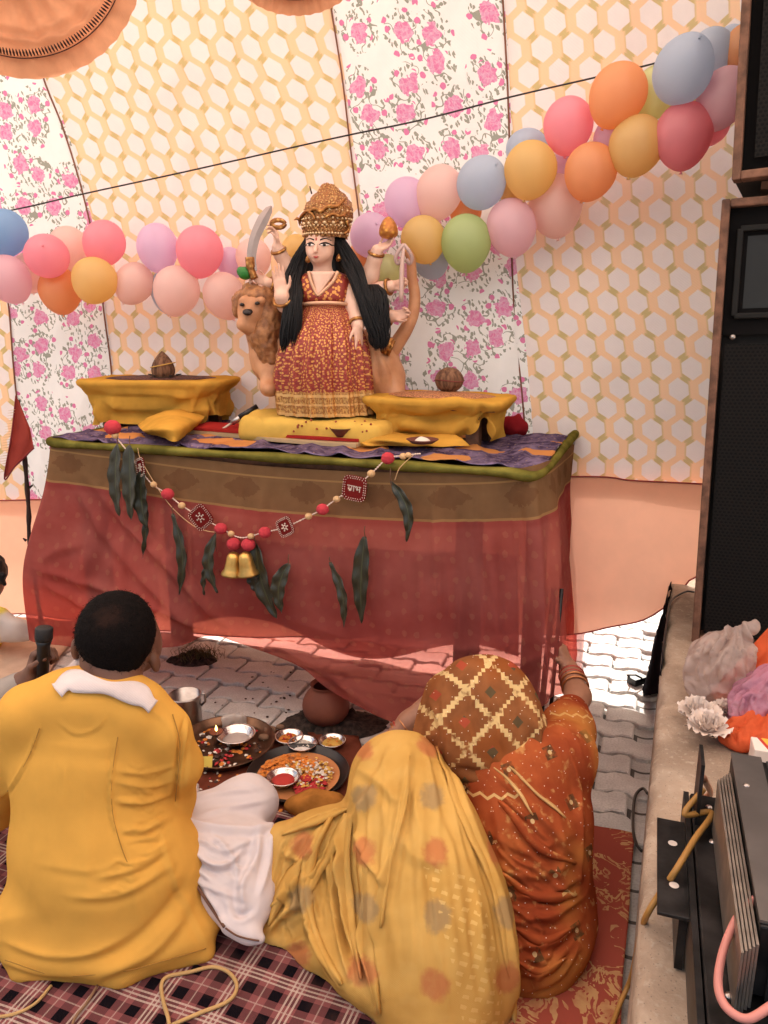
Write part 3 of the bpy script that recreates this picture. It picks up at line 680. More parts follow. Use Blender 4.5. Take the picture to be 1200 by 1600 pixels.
# ------------------------------------------------------------------ the two low stools with yellow cloths
M_YEL = cloth('yellow_cotton', (.66, .35, .06), .14, trans=.22, wr=.05, wrs=16)
M_YELBASE = cloth('yellow_base_cloth', (.68, .42, .09), .12, trans=.1, wr=.04, wrs=12)
def low_stool(cx, cy, hx, hy, zt, rot, lab, clab, hemf, seed, folds_=()):
    c = np.array([cx, cy, HT + .012]); R = rotz(rot); st = thing('low_stool', c, lab, 'stool')
    for sx in (-1, 1):
        for sy in (-1, 1):
            mb = MB(); mb.box(c + R @ np.array([sx * (hx - .10), sy * (hy - .075), (zt - c[2]) / 2]), (.022, .022, (zt - c[2]) / 2), R); mb.obj('leg', M_WOOD, st, False)
    mb = MB(); mb.box(c + R @ np.array([0, 0, zt - c[2] - .020]), (hx - .022, hy - .022, .014), R); mb.obj('seat_board', M_WOOD, st, False)
    n = 220; th = np.arange(n) * 2 * math.pi / n; e = 7.0
    sq = lambda a: np.sign(np.cos(a)) * np.abs(np.cos(a)) ** (2 / e); sq2 = lambda a: np.sign(np.sin(a)) * np.abs(np.sin(a)) ** (2 / e)
    rows = []; hem = np.array([hemf(a) for a in th])
    wav = np.array([mnoise.noise(Vector((math.cos(a) * 2.2, math.sin(a) * 2.2, seed))) for a in th]) + .7 * np.sin(th * 13 + seed + 2 * np.sin(th * 2))
    prof = [(.3, 0, .002), (.6, 0, .002), (.85, 0, .003), (.97, 0, .003), (1.0, .000, .003), (1.0, .006, .001), (1.0, .010, -.006), (1.0, .008, -.016), (1.0, .001, -.023), (.985, 0, -.030)]
    for k, (s, out, dz) in enumerate(prof):
        x = (hx * s + out) * sq(th); y = (hy * s + out) * sq2(th); z = np.full(n, zt + dz) + (.0016 * wav if k > 3 else 0)
        rows.append(np.stack([x, y, z], 1))
    for t in np.linspace(.08, 1, 26):
        z0 = zt - .030; z = z0 + (hem - z0) * t; push = -.024 * min(1, t * 5) - .010 * t + .012 * t * wav + .010 * math.sin(t * 7) * np.sin(th * 5 + seed)
        x = (hx * .985 + push) * sq(th); y = (hy * .985 + push) * sq2(th); rows.append(np.stack([x, y, z], 1))
    Q = np.array(rows); Q = Q @ R.T + [cx, cy, 0]; Q = Q.transpose(1, 0, 2); V, F = grid_vf(Q, True); V = np.array(V)
    F = [f[::-1] for f in F]
    V = V + normals_of(V, F) * (snoise(V, 14, seed) * .004)[:, None]
    pq = proj(V); x0, x1 = pq[:, 0].min(), pq[:, 0].max(); y0, y1 = pq[:, 1].min(), pq[:, 1].max(); fl_ = list(folds_) + flow([[(x0, y0 + 22), (x0 + 20, y0 + 50), (x0 + 50, y1)], [((x0 + x1) / 2, y0 + 20), ((x0 + x1) / 2 - 20, y0 + 50), ((x0 + x1) / 2, y1)], [(x1, y0 + 22), (x1 - 25, y0 + 50), (x1 - 40, y1)]], 26, (3, 7), (.002, .006), seed)
    if folds_: V = folds(V, F, fl_, -1 if (normals_of(V, F)[:, 1] * (V[:, 1] - cy)).mean() < 0 else 1)
    V[:, 2] = np.maximum(V[:, 2], HT + .022)
    cl = mesh('yellow_stool_cloth', V, F, M_YEL); props(cl, clab, 'cloth'); return st
lc = (W(248, 596, 3.08) + W(248, 590, 3.2)) / 2
low_stool(-.885, 3.085, .285, .155, 1.176, -TR * .3, 'low wooden stool on the altar left of the idol', 'mustard yellow cloth draped over the stool left of the idol',
          lambda a: HT + .012 + .05 * max(0, math.cos(a - 5.75)) ** 6 + .012 * (1 + math.sin(3 * a + 1)), 3, [([(150, 622), (215, 640), (290, 618), (305, 650)], 8, .016), ([(240, 668), (262, 645), (330, 640)], 7, .016), ([(160, 610), (260, 615), (350, 618)], 6, .006)])
low_stool(.195, 2.665, .238, .15, 1.147, -TR, 'low wooden stool on the altar right of the idol', 'mustard yellow cloth draped over the stool right of the idol',
          lambda a: HT + .012 + .10 * max(0, math.cos(a - 5.5)) ** 10 + .012 * (1 + math.sin(3 * a)), 6, [([(590, 690), (640, 660), (700, 630), (740, 625)], 9, .016), ([(600, 650), (660, 670), (690, 690)], 9, .013), ([(690, 690), (730, 655), (750, 630)], 8, .015), ([(585, 640), (640, 645), (720, 632)], 7, .006)])
# tail of the left cloth hanging over the purple cloth
def soft_sheet(name, net, mat, label, cat, nu=50, nv=30, amp=.004, fl=(), parent=None, thick=.002, flip=1):
    Q = interp_grid(net, nu, nv); V, F = grid_vf(Q); V = np.array(V); N = normals_of(V, F); V = V + N * (snoise(V, 18, 3) * amp + snoise(V, 45, 4) * amp * .3)[:, None]
    if fl: V = folds(V, F, fl, flip if np.median((normals_of(V, F) * (CAM - V)).sum(1)) > 0 else -flip)
    t = np.linspace(0, 1, nv); ug, vg = np.meshgrid(np.linspace(0, 1, nu), t, indexing='ij')
    o = mesh(name, V, F, mat, parent, uv=np.stack([ug.ravel(), vg.ravel()], 1)); solid(o, thick); return props(o, label, cat) if parent is None else o
zt = HT + .03
soft_sheet('yellow_cloth_tail', [[G(215, 664, zt), G(222, 672, zt + .02), G(232, 678, zt)], [G(240, 648, zt + .05), G(250, 668, zt + .045), G(255, 684, zt)], [G(280, 640, zt + .06), G(285, 662, zt + .05), G(275, 690, zt)], [G(320, 642, zt + .035), G(318, 655, zt + .03), G(300, 672, zt)]], M_YEL, 'loose mustard cloth end lying on the purple cloth below the left stool', 'cloth')
soft_sheet('yellow_cloth_fold', [[G(555, 682, zt), G(560, 689, zt), G(570, 696, zt - .004)], [G(590, 676, zt + .02), G(600, 686, zt + .02), G(620, 697, zt - .004)], [G(640, 674, zt + .02), G(655, 686, zt + .012), G(690, 698, zt - .004)], [G(700, 672, zt + .03), G(720, 684, zt + .02), G(735, 697, zt - .004)]], M_YEL, 'loose mustard cloth edge lying on the altar below the right stool', 'cloth')
# seeds / rice spread on the stool tops, coconuts on them
def heap(name, c, rx, ry, h, mat, label, cat, rot=0.0, parent=None, n=34, seed=1, rough=.35):
    V = []; F = []
    for i in range(9):
        r = i / 8
        for j in range(n):
            a = j * 2 * math.pi / n; p = np.array([rx * r * math.cos(a), ry * r * math.sin(a), 0]); nz = mnoise.noise(Vector((p[0] * 40, p[1] * 40, seed)))
            p[:2] *= 1 + .12 * mnoise.noise(Vector((math.cos(a) * 2, math.sin(a) * 2, seed + 3))) * r
            p[2] = h * (1 - r ** 2) * (1 + rough * nz) + (.0006 if r < 1 else -.002); V.append(np.asarray(c) + rotz(rot) @ p)
    for i in range(8):
        for j in range(n): F.append([i * n + j, i * n + (j + 1) % n, (i + 1) * n + (j + 1) % n, (i + 1) * n + j])
    o = mesh(name, V, F, mat, parent)
    return props(o, label, cat) if parent is None else o
M_SEED = plain('dark_seeds', (.10, .035, .025), .7, vary=.8, scale=160, bump=.8, bscale=300)
M_RICE = plain('red_grain', (.42, .17, .07), .7, vary=.7, scale=190, bump=.8, bscale=300)
heap('grain_spread', (-.885, 3.085, 1.181), .22, .11, .008, M_SEED, 'dark grain spread over the left yellow stool', 'grain')
heap('grain_spread', (.195, 2.665, 1.152), .19, .11, .010, M_RICE, 'reddish grain spread over the right yellow stool', 'grain', -TR)
def m_coconut():
    n = NT('coconut_husk'); x, y, z = n.ob(); f = n.noise(90, 4, n.vec(x * 1.0, y * 1.0, z * .12)); c = n.mix(f.ss(.3, .7), (.075, .032, .018), (.24, .12, .065))
    return n.done(n.bsdf(c, .8, 0, n.bump(f, .8, .004), .25))
M_COCO = m_coconut()
cc = W(255, 577, 3.05); r = rpx(19, cc)
coco = thing('coconut', W(255, 593, 3.05), 'pointed brown coconut standing in a cup on the left stool', 'coconut', 'coconuts on the stools')
mb = MB(); mb.lathe(cc - ZZ * r * .9, [(0, 0), (r * .75, r * .1), (r * 1.0, r * .65), (r * .96, r * 1.1), (r * .72, r * 1.65), (r * .35, r * 2.1), (r * .06, r * 2.35), (0, r * 2.4)], 20); subsurf(mb.obj('husk', M_COCO, coco))
mb = MB(); mb.tube([cc + np.array([r * 1.0 * math.cos(a), r * 1.0 * math.sin(a), r * .35 + .2 * r * math.cos(a)]) for a in np.linspace(0, 6.28, 26)], .0022, 5); mb.obj('thread', plain('yellow_thread', (.6, .35, .08), .8), coco)
mb = MB(); mb.lathe(cc - ZZ * r * .95, [(0, 0), (r * .8, 0), (r * 1.15, r * .35), (r * 1.18, r * .38)], 20)
for k in range(5):
    a = k * 1.3 + .3; p = cc + np.array([math.cos(a), math.sin(a), -.5]) * r; mb.tube([p, p + np.array([math.cos(a) * .02, math.sin(a) * .02, .004])], [.004, .001], 5)
solid(mb.obj('leaf_cup', plain('dark_leaf_cup', (.05, .03, .02), .7), coco), .002)
cc = W(702, 594, 2.70); r = rpx(22, cc)
coco = thing('coconut', W(702, 612, 2.70), 'round brown coconut lying on the grain of the right stool', 'coconut', 'coconuts on the stools')
V, F = blob([el(cc, (r * 1.03, r, r * .9))], r / 9); V = V + (snoise(V, 60, 2) * .0015)[:, None] * normals_of(V, F); mesh('husk', V, F, M_COCO, coco)
mb = MB(); mb.tube([cc + np.array([r * 1.05 * math.cos(a), r * 1.02 * math.sin(a), .003 * math.sin(2 * a)]) for a in np.linspace(0, 6.28, 26)], .0018, 5); mb.obj('thread', plain('dark_red_thread', (.2, .04, .03), .8), coco)
# red cloth bundle behind the right stool, red folded strip in front of the idol
cb = W(806, 668, 2.80)
V, F = blob([el(cb, (.045, .04, .032)), el(cb + [-.03, .0, .01], (.03, .03, .025)), rc(cb + [0, 0, .01], cb + [.01, 0, .045], .022, .008)], .006); V = V + (snoise(V, 40, 5) * .006)[:, None] * normals_of(V, F)
props(mesh('red_cloth_bundle', V, F, cloth('maroon_cloth', (.30, .02, .025), wr=.06)), 'small dark red cloth bundle at the right end of the altar', 'cloth bundle')
za = HT + .026
def strip(name, a, b, wid, z, thick, mat, label, cat, parent=None, n=30):
    line = [G(*q, z) for q in a]; L = smoothline(line, 6); mb = MB(); V = []
    for i, p in enumerate(L):
        o = tw * wid; V += [p + [0, 0, -thick], p, p + o, p + o + [0, 0, -thick]]
    F = [[4 * i + k, 4 * i + (k + 1) % 4, 4 * i + 4 + (k + 1) % 4, 4 * i + 4 + k] for i in range(len(L) - 1) for k in range(4)] + [[0, 1, 2, 3], [4 * len(L) - 1, 4 * len(L) - 2, 4 * len(L) - 3, 4 * len(L) - 4]]
    o = mesh(name, V, F, mat, parent, smooth=False); return props(o, label, cat) if parent is None else o
fs = thing('folded_red_cloth', G(430, 685, HT), 'red cloth with a cream edge folded in front of the idol', 'cloth')
strip('cream_edge', [(286, 672), (360, 678), (430, 685), (520, 692), (556, 694)], None, .10, HT + .030, .012, cloth('cream_edge', (.62, .45, .26)), None, None, fs)
strip('red_cloth', [(290, 667), (360, 672), (430, 678), (500, 683), (560, 686)], None, .16, HT + .042, .010, cloth('crimson_cloth', (.42, .035, .03), wr=.04), None, None, fs)
# little bowls, plate, black-handled thing on the altar
M_DARKCLAY = plain('dark_clay', (.14, .04, .025), .7)
mb = MB(); c = W(534, 674, 2.55); c[2] = HT + .044; mb.lathe(c, [(0, .0), (.018, .0), (.040, .028), (.042, .03), (.038, .028), (.016, .004), (0, .004)], 20); props(mb.obj('clay_bowl', M_DARKCLAY), 'small dark red clay bowl in front of the yellow base', 'bowl')
mb = MB(); c = G(660, 692, HT + .045); mb.lathe(c, [(0, 0), (.035, 0), (.052, .012), (.050, .013), (.034, .004), (0, .004)], 22); pl = mb.obj('small_plate', M_DARKCLAY); props(pl, 'small plate of white sweets at the foot of the right stool', 'plate')
heap('white_sweets', c + ZZ * .006, .026, .022, .013, plain('white_sweet', (.75, .66, .55), .7, bump=.5, bscale=120), None, None, parent=pl)
pen = thing('incense_holder', G(385, 650, HT + .06), 'slim black and silver holder leaning by the yellow base', 'holder')
a = W(362, 661, 2.78); b = W(403, 634, 2.80); mb = MB(); mb.tube([a, a + (b - a) * .45], .010, 10); mb.obj('silver_grip', plain('silver', (.5, .47, .45), .3, .9), pen)
mb = MB(); mb.tube([a + (b - a) * .3, a + (b - a) * .98], [.012, .009], 10); mb.obj('black_barrel', plain('black_gloss', (.015, .013, .012), .3), pen)
mb = MB(); mb.tube([a + (b - a) * -.5, a], .004, 8); mb.obj('tip', plain('pale_stick', (.6, .5, .4), .6), pen)
mb = MB(); c = G(330, 655, HT + .02); mb.box(c, (.045, .02, .012), TROT); props(bev(mb.obj('incense_box', plain('dark_box', (.07, .02, .016), .5), smooth=False), .002), 'dark little box under the edge of the left stool', 'box')
# ------------------------------------------------------------------ tools for figures
def hand_prims(wrist, d, n, L, side=1, curl=(.3, .3, .35, .4), thumb=.5, spread=.06, k=None, thumb_out=.75):
    """palm, four fingers and a thumb; d: wrist to fingertips, n: the way the palm faces, side: +1/-1 which edge has the thumb"""
    d = np.asarray(d, float); d = d / np.linalg.norm(d); n = np.asarray(n, float); n = n - d * np.dot(n, d); n /= np.linalg.norm(n); x = np.cross(d, n) * side
    w = np.asarray(wrist, float); k = k or .03 * L; pr = []
    P = lambda a, b, c: w + x * a * L + d * b * L + n * c * L
    pr += [rc(P(.02, -.05, 0), P(.03, .2, 0), .105 * L, .115 * L, .06 * L), rc(P(.13, .14, 0), P(.15, .47, 0), .085 * L, .065 * L, .06 * L), rc(P(.04, .16, -.01), P(.05, .49, 0), .085 * L, .07 * L, .06 * L),
           rc(P(-.05, .16, -.01), P(-.05, .47, 0), .085 * L, .07 * L, .06 * L), rc(P(-.12, .14, 0), P(-.14, .43, 0), .08 * L, .06 * L, .06 * L)]
    for i, (ox, oy, fl) in enumerate(((.15, .48, .42), (.05, .51, .48), (-.05, .49, .44), (-.145, .44, .35))):
        p = P(ox, oy, 0); ang = 0.0; f = (1.5 - i) * spread
        for sgl, rr in ((.46, .052), (.32, .046), (.22, .040)):
            ang += curl[i] * (1.0 if sgl > .4 else 1.15)
            v = (d * math.cos(f) + x * math.sin(f)) * math.cos(ang) + n * math.sin(ang); q = p + v * fl * sgl * L
            pr.append(rc(p, q, rr * L, rr * .92 * L, .02 * L)); p = q
    p = P(.12, .10, .02); a = thumb_out
    v = d * math.cos(a) + x * math.sin(a) + n * .25 * thumb; v /= np.linalg.norm(v); q = p + v * .24 * L; pr.append(rc(p, q, .075 * L, .058 * L, .05 * L))
    v2 = d * math.cos(a - .35) + x * math.sin(a - .35) + n * .9 * thumb; v2 /= np.linalg.norm(v2); q2 = q + v2 * .18 * L; pr.append(rc(q, q2, .056 * L, .048 * L, .02 * L))
    v3 = d * math.cos(a - .6) + x * math.sin(a - .6) * .8 + n * 1.2 * thumb; v3 /= np.linalg.norm(v3); pr.append(rc(q2, q2 + v3 * .13 * L, .048 * L, .038 * L, .02 * L))
    return pr
def surf_many(prims, pts, off):        # the points of a solid that show at some pixels
    pts = np.asarray(pts, float); u = (pts[:, 0] - 600) / FPX; v = (800 - pts[:, 1]) / FPX
    d = np.stack([u, CP + v * SP, -SP + v * CP], 1); d /= np.linalg.norm(d, axis=1)[:, None]; n = len(pts); t = np.full(n, .3); bt = t.copy(); bs = np.full(n, 9.)
    for _ in range(60):
        P = CAM + d * t[:, None]; s = None
        for q in prims:
            if q[6]: continue
            e = sdf_of(q, P)
            if s is None: s = e
            else: hh = np.maximum(q[5] - np.abs(s - e), 0) / q[5]; s = np.minimum(s, e) - hh * hh * q[5] * .25
        m = s < bs; bs[m] = s[m]; bt[m] = t[m]
        if (s < .0004).all() or (t > 6).all(): break
        t = t + np.where(s < .0004, 0, np.maximum(s, .0003) * .85)
    return CAM + d * (bt - off)[:, None]
def surf(prims, px, py, off=0.0): return surf_many(prims, [(px, py)], np.array([off]))[0]
def skin_mat(name, c1, c2, rough=.5, sss=.0, scale=14):
    n = NT(name); v = n.noise(scale, 4); f = n.noise(240, 2)
    return n.done(n.bsdf(n.mix(v.ss(.3, .7), c1, c2), rough, 0, n.bump(f + v, .12, .001), .4))

# ------------------------------------------------------------------ the idol
IY = 2.75
M_IDOL = skin_mat('painted_plaster_skin', (.74, .44, .32), (.82, .53, .40), .32)
def m_gold(name='idol_gold', base=(.74, .42, .13), dark=(.34, .14, .04), sc=60, metal=.75):
    n = NT(name); v = n.voro(sc, None, .9); w = n.noise(sc * 1.6, 3); c = n.mix((v + w * .4).ss(.2, .75), base, dark)
    return n.done(n.bsdf(c, .38, metal, n.bump(v * -1.0 + w * .5, .9, .004), .5))
M_GOLD = m_gold(); M_GOLDFINE = m_gold('crown_gold', (.78, .48, .18), (.30, .12, .04), 150, .6)
idol = thing('goddess_idol', W(510, 652, IY), 'many-armed goddess idol in red and gold with crown and long black hair, riding a lion', 'idol')
# yellow cloth covered base it stands on
b0 = W(505, 655, 2.74); zb = HT + .02
V, F = blob([bx(np.array([b0[0] + .02, 2.76, HT + .050]), (.27, .19, .044), rotz(-TR), .03), el(np.array([b0[0] - .18, 2.80, HT + .05]), (.11, .13, .045), None, .05)], .01, zmin=HT + .012)
V = V + (snoise(V, 9, 2) * .010 + snoise(V, 30, 3) * .003)[:, None] * normals_of(V, F)
props(mesh('idol_base_cloth', V, F, M_YELBASE), 'yellow cloth covered base under the goddess idol', 'idol base')
mb = MB()
for k in range(26):
    px = random.uniform(425, 580); py = random.uniform(652, 676); c = W(px, py, 2.58 if py > 662 else 2.62)
    p = surf([bx(np.array([b0[0] + .02, 2.76, HT + .050]), (.27, .19, .044), rotz(-TR), .03)], px, py, -.001); mb.lathe(p, [(0, .004), (.0035, .002), (.004, -.003)], 6)
props(mb.obj('fallen_petals', plain('dark_petal', (.28, .05, .02), .8)), 'dark red specks fallen on the yellow base', 'petals', kind='stuff')

def ring(cx, cy, y, rx, ry): p = W(cx, cy, y); s = depth(p) / FPX; return p, rx * s, ry
def loft(rows, n=72, flare=None):      # rows: (px centre, py, y, rx px, depth/width ratio)
    out = []
    for i, (cx, cy, y, rx, q) in enumerate(rows): p = W(cx, cy, y); r = rx * depth(p) / FPX; out.append([*p, r, r * q])
    return np.array(out)
def loft_vf(rows, nrow, n, pleat=lambda a, t: 0.0):
    A = resample(loft(rows), nrow); Q = np.zeros((n, nrow, 3)); th = np.arange(n) * 2 * math.pi / n
    for j in range(nrow):
        t = j / (nrow - 1)
        for i, a in enumerate(th):
            s = 1 + pleat(a, t); Q[i, j] = A[j, :3] + [A[j, 3] * s * math.cos(a), A[j, 4] * s * math.sin(a), 0]
    V, F = grid_vf(Q, True); uv = np.stack([np.repeat(th, nrow) / 6.283, np.tile(np.linspace(0, 1, nrow), n)], 1); return V, F, uv
def m_dress():
    n = NT('red_gold_brocade'); x, y, z = n.uv(); w = n.vec(x * 7.0, y * 3.6, 0.0); v = n.voro(13.0, w, .85, dim='2D'); v2 = n.noise(22, 3, w)
    x1, y1, z1 = n.ob()
    red_ = n.mix(v2.ss(.35, .65), (.22, .022, .018), (.36, .050, .032)); fl = (v + (v2 - .5) * .7).lt(.30)
    c = n.mix(fl * .9, red_, (.72, .36, .10)); hem = y.gt(.80) * y.lt(1.01); bars = n.noise(34, 3, n.vec(x * 9.0, y * 1.2, 0.0)).ss(.42, .58); lines = ((y - .83).abs().lt(.010)).max((y - .90).abs().lt(.008)).max((y - .985).abs().lt(.012))
    gold = n.mix(bars * .75, (.72, .42, .14), (.30, .08, .03)); gold = n.mix(lines, gold, (.80, .50, .20))
    c = n.mix(hem, c, gold); met = hem * .65 + fl * .5
    return n.done(n.bsdf(c, .42, met, n.bump(v2 + fl * .4, .5, .003), .4))
skirt = [(508, 474, IY - .02, 35, .75), (508, 484, IY - .02, 39, .78), (508, 505, IY - .02, 52, .8), (506, 540, IY - .03, 66, .8), (504, 580, IY - .03, 73, .78), (506, 615, IY - .03, 73, .75), (509, 646, IY - .03, 72, .72)]
V, F, uv = loft_vf(skirt, 60, 180, lambda a, t: (.075 * math.sin(a * 17 + 1.5 * math.sin(a * 3)) + .04 * math.sin(a * 41)) * min(1, t * 2.2) * (.5 + .5 * t) * .9)
V = folds(V, F, [([(515, 490), (505, 540), (508, 590), (512, 640)], 5, .012), ([(530, 490), (545, 545), (560, 610)], 5, .010), ([(490, 490), (470, 545), (455, 610)], 5, .010, -1)], 1)
mesh('skirt', V, F, m_dress(), idol, uv=uv)
bod = [(507, 426, IY + .015, 26, .8), (506, 431, IY + .01, 38, .62), (506, 440, IY, 43, .60), (505, 452, IY - .01, 43, .62), (506, 466, IY - .015, 40, .66), (507, 476, IY - .01, 36, .68), (508, 486, IY - .01, 36, .7)]
def m_bodice():
    n = NT('bodice_brocade'); v = n.voro(75, None, .9); w = n.noise(120, 2); fl = (v + (w - .5) * .4).lt(.40)
    c = n.mix(fl, (.28, .032, .02), (.74, .33, .09)); return n.done(n.bsdf(c, .45, fl * .5, n.bump(w + fl * .5, .5, .003)))
V, F, uv = loft_vf(bod, 30, 90); V = folds(V, F, [([(478, 445), (490, 458), (500, 474)], 4, .005), ([(535, 445), (525, 458), (515, 474)], 4, .005, -1)], 1); mesh('bodice', V, F, m_bodice(), idol, uv=uv)
for sg, a0, b0_, b1_ in ((-1, 470, 462, 455), (1, 543, 549, 553)):
    V, F = blob(pchain([(a0, 440, IY + .01, 12), (b0_, 450, IY + .005, 14), (b1_, 464, IY, 13)], .02), .005); mesh('sleeve', V, F, bpy.data.materials['bodice_brocade'], idol)
Q = np.zeros((9, 9, 3))
for i in range(9):
    for j in range(9):
        t_ = i / 8; py_ = 424 + 36 * t_; w_ = (1 - t_) * 21 + .5; Q[i, j] = W(505 - 8 * t_ + w_ * (j / 4 - 1), py_, IY - .064 - .010 * t_ + .012 * (j / 4 - 1) ** 2 * (1 - t_))
V, F = grid_vf(Q); solid(mesh('chest', V, F, M_IDOL, idol), .004)
M_TRIM = plain('gold_trim', (.72, .42, .26), .45, .3)
bodp = [el(W(505, 453, IY), (rpx(44, W(505, 453, IY)), .068, rpx(24, W(505, 453, IY))))]
for line in ([(482, 424), (486, 440), (493, 456), (497, 462)], [(528, 424), (520, 440), (505, 455), (497, 462)]):
    mb = MB(); mb.tube(smoothline([W(px, py, IY - .062 - .010 * (py - 424) / 38) for px, py in line], 5), .0055, 8); mb.obj('neckline_trim', M_TRIM, idol)
mb = MB(); mb.tube([W(508 + 39 * math.cos(a), 478 + 5 * math.sin(a) * -1, IY - .015 - .075 * math.sin(a)) for a in np.linspace(0, math.pi, 24)], .006, 8); mb.obj('waist_cord', M_TRIM, idol)
# head
c = W(500, 388, IY - .02); s = depth(c) / FPX
headp = [el(c, (22.5 * s, 25 * s, 27 * s), None, .01), el(W(501, 372, IY - .01), (23 * s, 25 * s, 16 * s), None, .01), rc(W(495, 404, IY - .055), W(499, 402, IY - .03), 6.5 * s, 9 * s, .016), el(W(487, 396, IY - .058), (6 * s, 6 * s, 6 * s), None, .014), el(W(508, 397, IY - .050), (7.5 * s, 6 * s, 7 * s), None, .014),
         rc(W(493.5, 381, IY - .074), W(492.5, 392.5, IY - .088), 2.0 * s, 2.9 * s, .007), rc(W(490.5, 394, IY - .080), W(496, 394, IY - .080), 2.0 * s, 2.0 * s, .005),
         rc(W(489.5, 401.3, IY - .0785), W(497.5, 401.0, IY - .0785), 1.2 * s, 1.2 * s, .003), rc(W(490.5, 403.2, IY - .076), W(496.5, 403, IY - .076), 1.4 * s, 1.4 * s, .003),
         rc(W(504, 410, IY - .005), W(505, 445, IY), 14 * s, 17 * s, .014), rc(W(486, 440, IY), W(528, 440, IY), 13 * s, 13 * s, .02)]
V, F = blob(headp, .0030, smooth=1); mesh('head', V, F, M_IDOL, idol)
M_INK = plain('painted_black', (.018, .010, .008), .4); M_WHITE = plain('painted_white', (.82, .74, .68), .3); M_LIP = plain('painted_lip', (.42, .05, .04), .35)
def on(px, py, o=.0008): return surf(headp, px, py, o)
for ex, ew in ((484.8, 6.6), (507.5, 8.2)):
    L = [on(ex - ew + 2 * ew * t, 382.2 + .8 * math.sin(t * 3.14), .0004) for t in np.linspace(0, 1, 9)]; mb = MB(); mb.tube(L, [.0006 + .0036 * math.sin(t * math.pi) for t in np.linspace(0, 1, 9)], 8); mb.obj('eye', M_WHITE, idol)
    mb = MB(); p = on(ex - .8, 382.6, .0042); mb.lathe(p, [(0, .0040), (.0042, .0030), (.0062, 0), (.0042, -.0030), (0, -.0040)], 12); mb.obj('iris', M_INK, idol)
    sg = -1 if ex < 490 else 1
    L = [on(ex - ew - .5 + (2 * ew + 1 + (5 if sg > 0 else 2)) * t if sg > 0 else ex + ew - (2 * ew + 2) * t, 382 - 3.6 * math.sin(min(t * 1.15, 1) * 3.14) + (1.6 * t), .001) for t in np.linspace(0, 1, 12)]; mb = MB(); mb.tube(L, [.0015 + .0014 * math.sin(t * 3.14) for t in np.linspace(0, 1, 12)], 6); mb.obj('eyelid', M_INK, idol)
    L = [on(ex - sg * (ew - 1) + sg * (2 * ew + 1) * t, 374.8 + 2.2 * t - 3.2 * math.sin(t * 3.0), .0006) for t in np.linspace(0, 1, 12)]; mb = MB(); mb.tube(L, [.0018 * (1.2 - t) + .0003 for t in np.linspace(0, 1, 12)], 6); mb.obj('eyebrow', M_INK, idol)
mb = MB(); mb.tube([on(489.3 + 8.4 * t, 401.6 - .5 * math.sin(t * 9.4), .0006) for t in np.linspace(0, 1, 9)], [.0006 + .0030 * math.sin(t * math.pi) for t in np.linspace(0, 1, 9)], 8); mb.obj('lips', M_LIP, idol)
mb = MB(); p = on(494, 373.5, .001); mb.tube([p + [0, 0, .007], p, p - [0, 0, .006]], [.0008, .0030, .0008], 8); mb.obj('forehead_mark', M_LIP, idol)
for px, py, yy in ((481, 404, IY - .03), (529, 402, IY - .02)):
    mb = MB(); p = W(px, py, yy); mb.lathe(p, [(0, .012), (.004, .008), (.010, -.004), (.007, -.012), (0, -.014)], 12); mb.obj('earring', M_GOLD, idol)
# crown
cr = [(509, 373, IY + .0, 33, .95), (509, 366, IY, 35, .95), (510, 352, IY, 37.5, .95), (512, 338, IY, 39, .95), (514, 322, IY + .005, 36, .95), (515, 308, IY + .01, 26, .95), (514, 297, IY + .01, 15, .95), (512, 289, IY + .01, 7, .95), (512, 288, IY + .01, .5, .95)]
V, F, uv = loft_vf(cr, 44, 80); V = np.array(V); N = normals_of(V, F); pxy = proj(V)
low = np.clip((pxy[:, 1] - 318) / 20, 0, 1); V = V + N * (low * .0045 * np.sin(uv[:, 0] * 6.283 * 22) * np.sin(pxy[:, 1] * .55) + (1 - low) * .004 * np.sin(pxy[:, 1] * .5 + 3 * np.sin(uv[:, 0] * 18.8)) + .003 * snoise(V, 70, 1))[:, None]
mesh('crown', V, F, M_GOLDFINE, idol, uv=uv)
crp = [el(W(511, 345, IY), (40 * s, 38 * s, 58 * s))]
mb = MB()
for row, py, n_, r in ((0, 367, 22, .0042), (1, 356, 18, .0036), (2, 344, 16, .0042), (3, 332, 12, .0034), (4, 352, 9, .006)):
    A = resample(loft(cr), 120); i = np.argmin(np.abs(proj(A[:, :3])[:, 1] - py)); q = A[i]
    for k in range(n_):
        a = math.pi + math.pi * (k + .5) / n_; mb.lathe([q[0] + (q[3] + .001) * math.cos(a), q[1] + (q[4] + .001) * math.sin(a), q[2]], [(0, r), (r * .8, r * .6), (r, 0), (r * .8, -r * .6), (0, -r)], 8)
props(mb.obj('crown_beads', plain('pale_gold_beads', (.85, .62, .36), .3, .5), idol), kind='stuff')
mb = MB()
for rr_, pp in ((.005, [(470, 352), (468, 345), (472, 336), (480, 330), (488, 335), (492, 343)]), (.006, [(538, 312), (526, 322), (512, 322), (502, 330), (492, 326), (482, 332)]), (.005, [(545, 330), (532, 338), (520, 334), (508, 340)]), (.005, [(541, 345), (545, 358), (538, 366)])):
    mb.tube(smoothline([surf(crp, *q, .002) for q in pp], 5), rr_, 8)
mb.obj('crown_scrollwork', M_GOLD, idol)
mb = MB(); mb.tube([W(470, 345, IY - .02), W(464, 341, IY - .03), W(459, 344, IY - .035)], [.007, .005, .001], 8); mb.obj('crown_wing', M_GOLD, idol)
mb = MB(); mb.tube([W(487, 303, IY - .03), W(484, 291, IY - .035)], [.003, .002], 6); mb.obj('crown_pin', M_INK, idol)
